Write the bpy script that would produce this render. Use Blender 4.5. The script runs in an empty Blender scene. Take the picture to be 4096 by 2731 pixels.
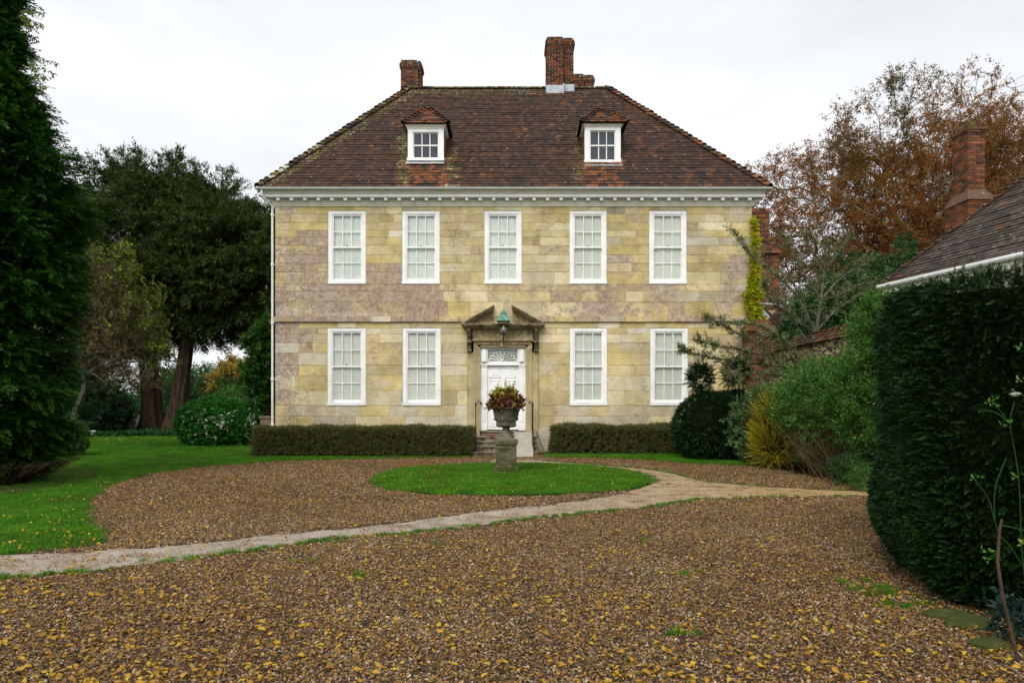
import bpy, math, random
import numpy as np
from mathutils import Vector

R = math.radians
RNG = np.random.default_rng(7)
random.seed(7)
SC = bpy.context.scene
COL = SC.collection

# ------------------------------------------------------------------ camera, sky, sun, exposure
CAM_H = 1.7
F = 2731.0            # focal length in photograph pixels (24 mm on a 36 mm sensor)
HX, HY = 2048.0, 1610.0   # vanishing point of the view direction in the photograph
cam_d = bpy.data.cameras.new('camera')
cam = bpy.data.objects.new('camera', cam_d)
COL.objects.link(cam)
cam.location = (0, 0, CAM_H)
cam.rotation_euler = (R(90), 0, 0)
cam_d.sensor_width = 36
cam_d.lens = 24
cam_d.shift_y = (HY - 1365.5) / 4096.0
cam_d.clip_end = 3000
cam_d.clip_start = 0.05
SC.camera = cam

world = bpy.data.worlds.new('World')
SC.world = world
world.use_nodes = True
wn, wl = world.node_tree.nodes, world.node_tree.links
wn.clear()
wo = wn.new('ShaderNodeOutputWorld')
wb = wn.new('ShaderNodeBackground')
sky = wn.new('ShaderNodeTexSky')
sky.sky_type = 'NISHITA'
sky.sun_disc = False
sky.sun_elevation = R(48)
sky.sun_rotation = R(200)
sky.air_density = 1.0
sky.dust_density = 4.0
sky.ozone_density = 1.0
hs = wn.new('ShaderNodeHueSaturation')
hs.inputs['Saturation'].default_value = 0.12
mx = wn.new('ShaderNodeMix'); mx.data_type = 'RGBA'
mx.inputs[0].default_value = 0.72
mx.inputs[7].default_value = (7.6, 7.8, 8.1, 1)      # the even grey-white cloud deck
# thin variation in the cloud deck
tc = wn.new('ShaderNodeTexCoord')
ns = wn.new('ShaderNodeTexNoise'); ns.inputs['Scale'].default_value = 2.2; ns.inputs['Detail'].default_value = 5
mp = wn.new('ShaderNodeMapping'); mp.inputs['Scale'].default_value = (1, 1, 3.0)
wl.new(tc.outputs['Generated'], mp.inputs[0]); wl.new(mp.outputs[0], ns.inputs['Vector'])
mr = wn.new('ShaderNodeMapRange'); mr.inputs[1].default_value = .3; mr.inputs[2].default_value = .7
mr.inputs[3].default_value = 0.84; mr.inputs[4].default_value = 1.10
wl.new(ns.outputs[0], mr.inputs[0])
vm = wn.new('ShaderNodeVectorMath'); vm.operation = 'SCALE'
wl.new(sky.outputs[0], hs.inputs['Color'])
wl.new(hs.outputs[0], mx.inputs[6])
wl.new(mx.outputs[2], vm.inputs[0]); wl.new(mr.outputs[0], vm.inputs['Scale'])
wl.new(vm.outputs[0], wb.inputs[0])
wb.inputs[1].default_value = 0.102
wl.new(wb.outputs[0], wo.inputs[0])

sun_d = bpy.data.lights.new('sun', 'SUN')
sun_d.energy = 1.35
sun_d.angle = R(38)
sun_d.color = (1.0, 0.96, 0.9)
sun = bpy.data.objects.new('sun', sun_d)
COL.objects.link(sun)
sun.rotation_euler = (R(42), 0, R(-20))

SC.view_settings.view_transform = 'Standard'
SC.view_settings.look = 'None'
SC.view_settings.gamma = 1
SC.view_settings.use_curve_mapping = False
SC.view_settings.exposure = 0.64
SC.render.engine = 'CYCLES'
SC.cycles.max_bounces = 6
SC.cycles.diffuse_bounces = 3
SC.cycles.glossy_bounces = 3
SC.cycles.transparent_max_bounces = 12
SC.cycles.use_denoising = True
SC.cycles.caustics_reflective = False
SC.cycles.caustics_refractive = False

# ------------------------------------------------------------------ small helpers
def lin(r, g, b):
    f = lambda c: ((c/255)/12.92) if c/255 <= .04045 else (((c/255)+.055)/1.055)**2.4
    return (f(r), f(g), f(b))

def W(px, py, Y):            # photograph pixel at a chosen distance -> point in the place
    return Vector(((px-HX)/F*Y, Y, CAM_H+(HY-py)/F*Y))

def G(px, py):               # photograph pixel of a point on the ground
    Y = F*CAM_H/(py-HY)
    return ((px-HX)/F*Y, Y)

class MB:
    def __init__(s):
        s.v, s.f, s.c = [], [], []
    def add(s, vs, fs, col=None):
        b = len(s.v)
        s.v += [tuple(v) for v in vs]
        s.f += [tuple(i+b for i in f) for f in fs]
        s.c += [col if col else (1, 1, 1, 0)]*len(fs)
    def box(s, x0, x1, y0, y1, z0, z1, col=None):
        s.add([(x0,y0,z0),(x1,y0,z0),(x1,y1,z0),(x0,y1,z0),(x0,y0,z1),(x1,y0,z1),(x1,y1,z1),(x0,y1,z1)],
              [(3,2,1,0),(4,5,6,7),(0,1,5,4),(1,2,6,5),(2,3,7,6),(3,0,4,7)], col)
    def bevbox(s, x0, x1, y0, y1, z0, z1, b, col=None):   # bevelled on the front (-Y) face
        s.add([(x0,y1,z0),(x1,y1,z0),(x1,y1,z1),(x0,y1,z1),
               (x0,y0+b,z0),(x1,y0+b,z0),(x1,y0+b,z1),(x0,y0+b,z1),
               (x0+b,y0,z0+b),(x1-b,y0,z0+b),(x1-b,y0,z1-b),(x0+b,y0,z1-b)],
              [(1,0,3,2),(8,9,10,11),(4,5,9,8),(5,6,10,9),(6,7,11,10),(7,4,8,11),
               (0,1,5,4),(1,2,6,5),(2,3,7,6),(3,0,4,7)], col)
    def hexa(s, p, col=None):      # 8 points ordered like box
        s.add(p, [(3,2,1,0),(4,5,6,7),(0,1,5,4),(1,2,6,5),(2,3,7,6),(3,0,4,7)], col)
    def tube(s, pts, r, k=6, col=None, cap=True):
        pts = [Vector(p) for p in pts]
        n = len(pts)
        rr = r if isinstance(r, (list, tuple)) else [r]*n
        vs = []
        up = None
        for i, p in enumerate(pts):
            d = (pts[min(i+1,n-1)]-pts[max(i-1,0)])
            d = d.normalized() if d.length > 1e-9 else Vector((0,0,1))
            if up is None:
                up = Vector((0,0,1)) if abs(d.z) < .9 else Vector((1,0,0))
            a = d.cross(up).normalized(); b = a.cross(d).normalized(); up = b
            for j in range(k):
                t = 2*math.pi*(j+.5)/k
                vs.append(p+(a*math.cos(t)+b*math.sin(t))*rr[i])
        fs = []
        for i in range(n-1):
            for j in range(k):
                fs.append((i*k+j, i*k+(j+1)%k, (i+1)*k+(j+1)%k, (i+1)*k+j))
        if cap:
            fs.append(tuple(range(k))[::-1]); fs.append(tuple((n-1)*k+j for j in range(k)))
        s.add(vs, fs, col)
    def lathe(s, prof, cx, cy, k=24, col=None):
        vs, fs = [], []
        n = len(prof)
        for r, z in prof:
            for j in range(k):
                t = 2*math.pi*j/k
                vs.append((cx+r*math.cos(t), cy+r*math.sin(t), z))
        for i in range(n-1):
            for j in range(k):
                fs.append((i*k+j, i*k+(j+1)%k, (i+1)*k+(j+1)%k, (i+1)*k+j))
        fs.append(tuple(range(k))[::-1]); fs.append(tuple((n-1)*k+j for j in range(k)))
        s.add(vs, fs, col)
    def squares(s, prof, cx, cy, col=None):      # square lathe: (half width, z)
        vs, fs = [], []
        for r, z in prof:
            vs += [(cx-r,cy-r,z),(cx+r,cy-r,z),(cx+r,cy+r,z),(cx-r,cy+r,z)]
        n = len(prof)
        for i in range(n-1):
            for j in range(4):
                fs.append((i*4+j, i*4+(j+1)%4, (i+1)*4+(j+1)%4, (i+1)*4+j))
        fs.append((3,2,1,0)); fs.append(tuple((n-1)*4+j for j in range(4)))
        s.add(vs, fs, col)
    def extr(s, poly, axis, a0, a1, col=None):    # polygon of 2D points extruded along an axis
        n = len(poly)
        def P(p, a):
            return {'x': (a, p[0], p[1]), 'y': (p[0], a, p[1]), 'z': (p[0], p[1], a)}[axis]
        vs = [P(p, a0) for p in poly]+[P(p, a1) for p in poly]
        fs = [tuple(range(n))[::-1], tuple(range(n, 2*n))]
        for i in range(n):
            fs.append((i, (i+1)%n, n+(i+1)%n, n+i))
        s.add(vs, fs, col)

def mesh_of(name, mb, mat, smooth=False, centre=None, colours=True):
    me = bpy.data.meshes.new(name)
    v = np.array(mb.v, dtype=float)
    if centre is not None:
        v = v-np.array(centre)
    me.from_pydata(v.tolist(), [], mb.f)
    if mat: me.materials.append(mat)
    if colours:
        ca = me.color_attributes.new('Col', 'FLOAT_COLOR', 'CORNER')
        lt = np.empty(len(me.polygons), dtype=np.int32)
        me.polygons.foreach_get('loop_total', lt)
        cc = np.repeat(np.array([tuple(c)+(1,)*(4-len(c)) for c in mb.c], dtype=np.float32), lt, axis=0)
        ca.data.foreach_set('color', cc.ravel())
    if smooth:
        me.polygons.foreach_set('use_smooth', [True]*len(me.polygons))
    me.update()
    return me

def wloc(o):
    v = Vector((0, 0, 0))
    while o is not None:
        v = v+o.location; o = o.parent
    return v

def obj(name, mb, mat, parent=None, smooth=False, kind=None, **props):
    a = np.array(mb.v, dtype=float)
    lo, hi = a.min(0), a.max(0)
    c = (lo+hi)/2; c[2] = lo[2]
    me = mesh_of(name, mb, mat, smooth, c)
    o = bpy.data.objects.new(name, me)
    COL.objects.link(o)
    o.location = Vector(c.tolist())-(wloc(parent) if parent else Vector((0,0,0)))
    o.parent = parent
    o.color = (1, 1, 1, 0)
    if kind: o['kind'] = kind
    for k, v in props.items(): o[k] = v
    return o

def thing(name, label, cat, loc=(0,0,0), group=None):
    o = bpy.data.objects.new(name, None)
    COL.objects.link(o)
    o.location = loc
    o.empty_display_size = .3
    o['label'] = label; o['category'] = cat
    if group: o['group'] = group
    return o

def tag(o, label, cat, group=None):
    o['label'] = label; o['category'] = cat
    if group: o['group'] = group
    return o

# ------------------------------------------------------------------ materials
class NT:
    def __init__(s, name):
        s.m = bpy.data.materials.new(name); s.m.use_nodes = True
        s.n, s.l = s.m.node_tree.nodes, s.m.node_tree.links
        s.n.clear()
        s.out = s.n.new('ShaderNodeOutputMaterial')
        s.b = s.n.new('ShaderNodeBsdfPrincipled')
        s.l.new(s.b.outputs[0], s.out.inputs[0])
        s.geo = s.n.new('ShaderNodeNewGeometry')
        s.pos = s.geo.outputs['Position']
    def set(s, inp, v):
        if hasattr(v, 'is_linked') or isinstance(v, bpy.types.NodeSocket): s.l.new(v, inp)
        else:
            if isinstance(v, (tuple, list)) and len(v) == 3 and inp.type == 'RGBA': v = tuple(v)+(1,)
            inp.default_value = v
    def noise(s, scale, detail=4, rough=.55, vec=None, stretch=None, dist=0):
        n = s.n.new('ShaderNodeTexNoise')
        n.inputs['Scale'].default_value = scale; n.inputs['Detail'].default_value = detail
        n.inputs['Roughness'].default_value = rough; n.inputs['Distortion'].default_value = dist
        v = vec or s.pos
        if stretch:
            m = s.n.new('ShaderNodeMapping'); m.inputs['Scale'].default_value = stretch
            s.l.new(v, m.inputs[0]); v = m.outputs[0]
        s.l.new(v, n.inputs['Vector'])
        return n.outputs[0]
    def voro(s, scale, out='Distance', feature='F1', vec=None):
        n = s.n.new('ShaderNodeTexVoronoi'); n.feature = feature
        n.inputs['Scale'].default_value = scale
        s.l.new(vec or s.pos, n.inputs['Vector'])
        return n.outputs[out]
    def rng(s, v, a, b, c=0, d=1):
        n = s.n.new('ShaderNodeMapRange'); n.clamp = True
        s.set(n.inputs[0], v)
        for i, x in enumerate((a, b, c, d)): n.inputs[i+1].default_value = x
        return n.outputs[0]
    def math(s, op, a, b=0.0):
        n = s.n.new('ShaderNodeMath'); n.operation = op
        s.set(n.inputs[0], a); s.set(n.inputs[1], b)
        return n.outputs[0]
    def mix(s, f, a, b, mode='MIX'):
        n = s.n.new('ShaderNodeMix'); n.data_type = 'RGBA'; n.blend_type = mode
        s.set(n.inputs[0], f); s.set(n.inputs[6], a); s.set(n.inputs[7], b)
        return n.outputs[2]
    def ramp(s, f, stops):
        n = s.n.new('ShaderNodeValToRGB')
        e = n.color_ramp.elements
        while len(e) < len(stops): e.new(.5)
        for x, (p, c) in zip(e, stops):
            x.position = p; x.color = tuple(c)+(1,)
        s.set(n.inputs[0], f)
        return n.outputs[0]
    def attr(s, name='Col'):
        n = s.n.new('ShaderNodeAttribute'); n.attribute_name = name
        return n
    def info(s):
        return s.n.new('ShaderNodeObjectInfo')
    def sep(s, v=None):
        n = s.n.new('ShaderNodeSeparateXYZ'); s.l.new(v or s.pos, n.inputs[0])
        return n.outputs
    def bump(s, h, strength=.4, dist=.01):
        n = s.n.new('ShaderNodeBump'); n.inputs['Strength'].default_value = strength
        n.inputs['Distance'].default_value = dist
        s.l.new(h, n.inputs['Height']); s.l.new(n.outputs[0], s.b.inputs['Normal'])
    def base(s, c, rough=.8, spec=.3, metal=0):
        s.set(s.b.inputs['Base Color'], c); s.set(s.b.inputs['Roughness'], rough)
        s.b.inputs['Specular IOR Level'].default_value = spec
        s.b.inputs['Metallic'].default_value = metal
        return s.m

def simple(name, c, rough=.7, var=.15, scale=8, bump=.15, spec=.3, metal=0, dist=.005, c2=None):
    t = NT(name)
    n = t.noise(scale, 5)
    lo = tuple(x*(1-var) for x in c); hi = c2 if c2 else tuple(min(1, x*(1+var)) for x in c)
    col = t.mix(t.rng(n, .35, .65), lo, hi)
    if bump: t.bump(t.noise(scale*5, 4), bump, dist)
    return t.base(col, rough, spec, metal)

def foliage_mat(name, stops, transl=.25, rough=.55, patch=None, psc=.6):
    t = NT(name)
    a, i = t.attr('Col'), t.info()
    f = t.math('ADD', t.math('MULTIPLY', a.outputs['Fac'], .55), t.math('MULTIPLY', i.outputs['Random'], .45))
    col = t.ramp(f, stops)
    if patch:
        col = t.mix(t.rng(t.noise(psc, 3), .5, .68), col, patch, 'MIX')
    m = t.base(col, rough, .25)
    tr = t.n.new('ShaderNodeBsdfTranslucent'); t.l.new(col, tr.inputs[0])
    ms = t.n.new('ShaderNodeMixShader'); ms.inputs[0].default_value = transl
    t.l.new(t.b.outputs[0], ms.inputs[1]); t.l.new(tr.outputs[0], ms.inputs[2])
    t.l.new(ms.outputs[0], t.out.inputs[0])
    return m

# ashlar: tint of each stone in the object's colour, how far it is mauve in its alpha
def make_stone():
    t = NT('ashlar_limestone')
    i = t.info()
    at = t.attr('Col')
    own = t.mix(1.0, at.outputs['Color'], i.outputs['Color'], 'MULTIPLY')
    own = t.mix(t.rng(t.noise(.75, 5, .6), .35, .65), t.mix(1.0, own, (.74, .72, .70), 'MULTIPLY'), own)
    tone = t.mix(t.rng(t.noise(2.6, 6, .65), .35, .65), own,
                 t.mix(1.0, own, (1.26, 1.25, 1.40), 'MULTIPLY'))
    tone = t.mix(t.rng(t.noise(5.0, 6, .7, stretch=(.6, 1, 2.2)), .5, .72, 0, .55), tone,
                 t.mix(1.0, tone, (.66, .62, .52), 'MULTIPLY'))
    # mauve weathered skin
    m = t.math('ADD', t.math('ADD', i.outputs['Alpha'], at.outputs['Alpha']), t.math('ADD', t.math('MULTIPLY', t.math('SUBTRACT', t.noise(1.1, 6, .65), .5), 1.7), t.math('MULTIPLY', t.math('SUBTRACT', t.noise(6.5, 7, .75), .5), 1.3)))
    mv = t.mix(t.rng(t.noise(7, 6, .75), .38, .62), lin(138, 112, 102), lin(188, 164, 150))
    tone = t.mix(t.rng(m, .40, .64, 0, .84), tone, mv)
    # grey lime and black weather streaks
    gr = t.math('MULTIPLY', t.rng(t.noise(1.1, 5, .6), .5, .66), t.rng(t.noise(14, 6, .75), .45, .6))
    tone = t.mix(t.math('MULTIPLY', gr, .75), tone, lin(190, 182, 166))
    dk = t.math('MULTIPLY', t.rng(t.noise(1.7, 4, .6, stretch=(1, 1, .8), dist=.4), .57, .72), t.rng(t.noise(22, 6, .8), .42, .62))
    tone = t.mix(t.math('MULTIPLY', dk, .7), tone, lin(96, 88, 68))
    # lichen spots, thick at the left end and over the string course
    x, y, z = t.sep()
    near = t.math('MAXIMUM', t.rng(x, -6.2, -8.0), t.math('MULTIPLY', t.rng(t.math('ABSOLUTE', t.math('SUBTRACT', z, 4.66)), .16, .0), t.rng(x, 5.0, -7.5, .25, 1)))
    near = t.math('MULTIPLY', near, t.rng(z, 7.4, 5.9))
    v = t.voro(11, 'Distance'); v2 = t.voro(23, 'Distance')
    msk = t.math('MULTIPLY', t.rng(t.math('MINIMUM', t.math('MULTIPLY', v, 1.0), t.math('ADD', v2, .1)), .26, .2),
                 t.rng(t.math('ADD', t.noise(2.4, 3), t.math('MULTIPLY', near, .30)), .58, .64))
    tone = t.mix(t.math('MULTIPLY', msk, .9), tone, lin(222, 217, 204))
    # patches of old limewash, each with its own outline
    x, y, z = t.sep()
    wob = t.noise(3.5, 6, .7)
    lw = None
    for (px, py, rx, rz) in ((1815, 1420, .42, .95), (2195, 1462, .4, .38), (2500, 1370, .42, .3), (1490, 1440, .16, .5), (1540, 1535, .45, .16), (1130, 900, .32, .45), (1780, 1010, .3, .3), (2830, 1440, .7, .35), (1150, 1245, .6, .2), (1400, 1255, 1.0, .09), (1680, 1385, .3, .5), (2950, 860, .4, .3)):
        cx, cz = (px-HX)/(F/23.2), CAM_H+(HY-py)/(F/23.2)
        dd = t.math('ADD', t.math('POWER', t.math('ABSOLUTE', t.math('DIVIDE', t.math('SUBTRACT', x, cx), rx)), 2.0), t.math('POWER', t.math('ABSOLUTE', t.math('DIVIDE', t.math('SUBTRACT', z, cz), rz)), 2.0))
        q = t.rng(t.math('ADD', dd, t.math('MULTIPLY', wob, 1.6)), 1.75, 1.15)
        lw = q if lw is None else t.math('MAXIMUM', lw, q)
    lw = t.math('MULTIPLY', lw, t.rng(t.noise(17, 6, .8), .44, .56))
    tone = t.mix(t.math('MULTIPLY', lw, .7), tone, lin(204, 198, 190))
    # rust stain beside the lower left window
    rx = t.rng(t.math('ABSOLUTE', t.math('SUBTRACT', x, -4.72)), .22, .05)
    rz = t.rng(t.math('ABSOLUTE', t.math('SUBTRACT', z, 3.45)), .62, .2)
    rs = t.math('MULTIPLY', t.math('MULTIPLY', rx, rz), t.rng(t.noise(9, 5, .7, stretch=(2.2, 1, .8)), .5, .6))
    tone = t.mix(t.math('MULTIPLY', rs, .9), tone, lin(196, 112, 28))
    gn = t.noise(26, 7, .8, stretch=(.8, 1, 1.3))
    tone = t.mix(t.rng(gn, .50, .66, 0, .42), tone, t.mix(1.0, tone, (.62, .58, .52), 'MULTIPLY'))
    tone = t.mix(t.rng(gn, .46, .36, 0, .35), tone, t.mix(1.0, tone, (1.3, 1.28, 1.3), 'MULTIPLY'))
    h = t.math('ADD', t.noise(9, 7, .7, stretch=(.7, 1, 1.6)), t.math('MULTIPLY', t.noise(40, 5, .7), .5))
    t.bump(h, .8, .03)
    return t.base(tone, .9, .2)
M = {}
M['stone'] = make_stone()

def make_doorstone():
    t = NT('carved_stone')
    n = t.noise(3.0, 6, .65)
    c = t.mix(t.rng(n, .3, .7), lin(170, 154, 112), lin(212, 197, 152))
    x, y, z = t.sep()
    d = t.math('MULTIPLY', t.rng(t.noise(6, 6, .75), .38, .6), t.rng(z, 2.6, 4.1, .35, 1))
    c = t.mix(t.math('MULTIPLY', d, .88), c, lin(84, 74, 58))
    c = t.mix(t.math('MULTIPLY', t.rng(t.noise(4.2, 5, .7), .55, .66), .5), c, lin(150, 106, 66))
    c = t.mix(t.math('MULTIPLY', t.rng(t.noise(3.4, 5, .7, stretch=(1, 1, .3)), .55, .65), .6), c, lin(140, 122, 112))
    t.bump(t.noise(25, 6, .7), .5, .01)
    return t.base(c, .9, .2)
M['doorstone'] = make_doorstone()
M['console'] = simple('sooty_carved_stone', lin(66, 58, 46), .9, .3, 14, .6, .2, c2=lin(140, 126, 96), dist=.01)
M['mortar'] = simple('mortar', lin(196, 178, 132), .95, .25, 3)
M['white'] = simple('white_paint', lin(240, 240, 237), .5, .07, 2.2, .12, .35)
M['cream'] = simple('cream_cornice_paint', lin(240, 238, 222), .5, .06, 2, .08, .35)
M['gutter'] = simple('gutter_paint', lin(208, 212, 208), .4, .08, 3, .05, .4)
M['blind'] = NT('roller_blind')
_t = M['blind']; M['blind'] = _t.base(_t.mix(_t.math('MULTIPLY', _t.info().outputs['Random'], .22), _t.mix(_t.rng(_t.noise(1.4, 3), .3, .7), lin(206, 208, 194), lin(220, 221, 208)), lin(150, 154, 140)), .9, .1)
_t = NT('curtain_lining')
_n = _t.noise(3.5, 3, .5, stretch=(3, 1, .8), dist=1.5)
_t.bump(_n, .5, .03)
M['curtain'] = _t.base(_t.mix(_t.rng(_n, .3, .7), lin(204, 209, 200), lin(226, 230, 222)), .9, .1)

def glass(name, tint=(.99, 1.0, .995), refl=1.0):
    t = NT(name)
    tr = t.n.new('ShaderNodeBsdfTransparent'); tr.inputs[0].default_value = tint+(1,)
    gl = t.n.new('ShaderNodeBsdfGlossy'); gl.inputs['Roughness'].default_value = .02
    fr = t.n.new('ShaderNodeFresnel'); fr.inputs[0].default_value = 1.5
    bp = t.n.new('ShaderNodeBump'); bp.inputs['Strength'].default_value = .05; bp.inputs['Distance'].default_value = .01
    t.l.new(t.noise(2.5, 2), bp.inputs['Height']); t.l.new(bp.outputs[0], gl.inputs['Normal'])
    f = t.math('MULTIPLY', t.math('MULTIPLY', fr.outputs[0], refl*1.5), t.math('SUBTRACT', 1.0, t.geo.outputs['Backfacing']))
    ms = t.n.new('ShaderNodeMixShader'); t.l.new(f, ms.inputs[0])
    t.l.new(tr.outputs[0], ms.inputs[1]); t.l.new(gl.outputs[0], ms.inputs[2])
    t.l.new(ms.outputs[0], t.out.inputs[0])
    return t.m
M['glass'] = glass('window_glass')
M['darkroom'] = simple('painted_room_shade', lin(60, 62, 68), .95, .2, 2, 0)  # dark tone painting the shade of an unlit room
M['fanback'] = simple('fanlight_backing', lin(176, 182, 168), .9, .06, 2, 0)
M['lampglass'] = glass('lantern_glass', (.86, .86, .8), 2.0)

def make_tile():
    t = NT('clay_tile')
    a, i = t.attr('Col'), t.info()
    c = t.mix(1.0, a.outputs['Color'], i.outputs['Color'], 'MULTIPLY')
    c = t.mix(t.rng(t.noise(18, 5, .7), .35, .7, 0, .7), c, t.mix(1.0, c, (.55, .58, .6), 'MULTIPLY'))
    c = t.mix(t.math('MULTIPLY', t.rng(t.noise(.9, 5, .65), .5, .7), .45), c, lin(46, 44, 30))
    thr = t.math('ADD', t.math('ADD', a.outputs['Alpha'], i.outputs['Alpha']), t.math('MULTIPLY', t.math('SUBTRACT', t.noise(13, 5, .7), .5), 2.0))
    lc = t.mix(t.rng(t.noise(4, 3), .44, .56), lin(148, 130, 40), lin(172, 170, 142))
    lc = t.mix(t.rng(t.noise(1.3, 3), .42, .58), lc, lin(84, 84, 34))
    lc = t.mix(t.rng(t.math('ADD', a.outputs['Alpha'], i.outputs['Alpha']), .72, .76), lc, lin(206, 202, 184))
    c = t.mix(t.rng(thr, .62, .75, 0, .85), c, lc)
    spots = t.math('MULTIPLY', t.rng(t.voro(4.2), .13, .1), t.rng(t.noise(3, 2), .5, .55))
    c = t.mix(t.math('MULTIPLY', spots, .8), c, lin(176, 164, 130))
    t.bump(t.noise(30, 5, .7), .6, .008)
    return t.base(c, .85, .25)
M['tile'] = make_tile()

def make_brick():
    t = NT('old_brick')
    a, i = t.attr('Col'), t.info()
    c = t.mix(1.0, a.outputs['Color'], i.outputs['Color'], 'MULTIPLY')
    c = t.mix(t.rng(t.noise(14, 6, .7), .4, .65, 0, .6), c, t.mix(1.0, c, (.5, .48, .5), 'MULTIPLY'))
    thr = t.math('ADD', t.math('ADD', a.outputs['Alpha'], i.outputs['Alpha']), t.math('MULTIPLY', t.math('SUBTRACT', t.noise(9, 5, .7), .5), 1.8))
    c = t.mix(t.rng(thr, .6, .75, 0, .8), c, t.mix(t.rng(t.noise(4, 2), .45, .55), lin(110, 108, 40), lin(134, 126, 96)))
    t.bump(t.noise(35, 5, .7), .6, .008)
    return t.base(c, .9, .2)
M['brick'] = make_brick()
M['brickmortar'] = simple('brick_mortar', lin(188, 172, 136), .95, .3, 6)
M['lead'] = simple('lead_flashing', lin(176, 180, 186), .6, .2, 4, .1, .3)
M['iron'] = simple('black_iron', lin(26, 28, 30), .5, .2, 10, .1, .4)
M['ironsteel'] = simple('grey_steel', lin(74, 80, 86), .45, .2, 6, .1, .5, .3)
M['copper'] = simple('green_copper', lin(78, 128, 108), .7, .25, 12, .2, .3, c2=lin(108, 160, 140))
M['step'] = simple('step_stone', lin(78, 72, 58), .9, .3, 5, .5, .2, c2=lin(150, 140, 116), dist=.01)
M['bark'] = NT('bark'); _t = M['bark']
_n = _t.noise(5, 6, .7, stretch=(3, 3, .45))
_t.bump(_n, 1.0, .08)
M['bark'] = _t.base(_t.mix(_t.rng(_n, .35, .65), lin(30, 26, 20), lin(92, 76, 60)), .95, .15)
M['beechbark'] = simple('beech_bark', lin(84, 88, 72), .9, .3, 3, .5, .2, c2=lin(136, 136, 112), dist=.03)
M['greybark'] = simple('grey_twig_bark', lin(92, 90, 80), .9, .3, 6, .3, .2)
M['twig'] = simple('brown_twigs', lin(78, 64, 48), .95, .3, 6, .3, .15)
M['straw'] = simple('bare_brown_stems', lin(96, 80, 56), .95, .35, 5, .3, .15)
M['darkcore'] = simple('painted_inner_shade', lin(26, 30, 16), 1.0, .3, 4, .6, .05, dist=.05)  # dark colour painting the shade inside foliage, for the added solid cores

def make_urnstone(name, a, b, moss):
    t = NT(name)
    c = t.mix(t.rng(t.noise(7, 6, .7), .35, .65), a, b)
    c = t.mix(t.math('MULTIPLY', t.rng(t.voro(26), .24, .12), t.rng(t.noise(9, 3), .46, .56)), c, lin(176, 174, 158))
    x, y, z = t.sep()
    mo = t.math('ADD', t.rng(z, .5, .0, 0, .3), t.noise(6, 6, .7))
    c = t.mix(t.rng(mo, .55, .75, 0, moss), c, lin(58, 66, 26))
    t.bump(t.noise(40, 6, .7), .7, .01)
    return t.base(c, .95, .15)
M['pedestal'] = make_urnstone('mossy_pedestal_stone', lin(64, 64, 44), lin(112, 108, 80), .95)
M['urn'] = make_urnstone('lichened_urn_stone', lin(78, 76, 64), lin(132, 126, 108), .4)
M['terracotta'] = simple('weathered_pot', lin(120, 104, 88), .9, .2, 6)
M['mat'] = simple('coir_mat', lin(128, 74, 42), 1, .3, 40, .6)

# ground
_t = NT('earth_under_gravel'); _n = _t.noise(30, 6, .7)
_t.bump(_n, .8, .02)
M['gravelbase'] = _t.base(_t.mix(_t.rng(_n, .35, .65), lin(44, 36, 28), lin(92, 74, 56)), .95, .15)  # earth colour, deepened to paint contact shade between the stones
_t = NT('turf_soil'); _n = _t.noise(14, 6, .7)
M['turf'] = _t.base(_t.mix(_t.rng(_n, .35, .65), lin(26, 54, 8), lin(44, 82, 12)), .95, .1)
_t = NT('compacted_path')
_x, _y, _z = _t.sep()
_side = _t.rng(_x, -1.0, 5.5)
_c = _t.mix(_side, _t.mix(_t.rng(_t.noise(3, 6, .7), .35, .65), lin(142, 130, 116), lin(176, 168, 156)),
            _t.mix(_t.rng(_t.noise(3, 6, .7), .35, .65), lin(152, 124, 80), lin(186, 158, 110)))
_c = _t.mix(_t.rng(_t.noise(45, 6, .85), .45, .62, 0, .8), _c, lin(96, 80, 62))
_c = _t.mix(_t.math('MULTIPLY', _t.rng(_t.voro(34), .2, .12), .7), _c, lin(206, 196, 176))
_t.bump(_t.noise(80, 5, .8), .6, .01)
M['path'] = _t.base(_c, .92, .2)
M['field'] = simple('far_ground', lin(44, 64, 24), 1, .3, .6, 0)
M['soil'] = simple('border_soil', lin(52, 40, 30), 1, .4, 9, .8, .1, dist=.03)

def pebble_mat():
    t = NT('gravel_stones')
    a = t.attr('Col')
    c = a.outputs['Color']
    t.bump(t.noise(120, 3), .3, .003)
    patch = t.rng(t.noise(.55, 4, .6), .42, .62)
    c = t.mix(t.math('MULTIPLY', patch, .45), c, t.mix(1.0, c, (1.0, .80, .60), 'MULTIPLY'))
    c = t.mix(t.rng(t.noise(.38, 5, .65, dist=.6), .40, .62), t.mix(1.0, c, (.8, .77, .74), 'MULTIPLY'), c)
    return t.base(c, .72, .3)
M['pebble'] = pebble_mat()

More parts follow.
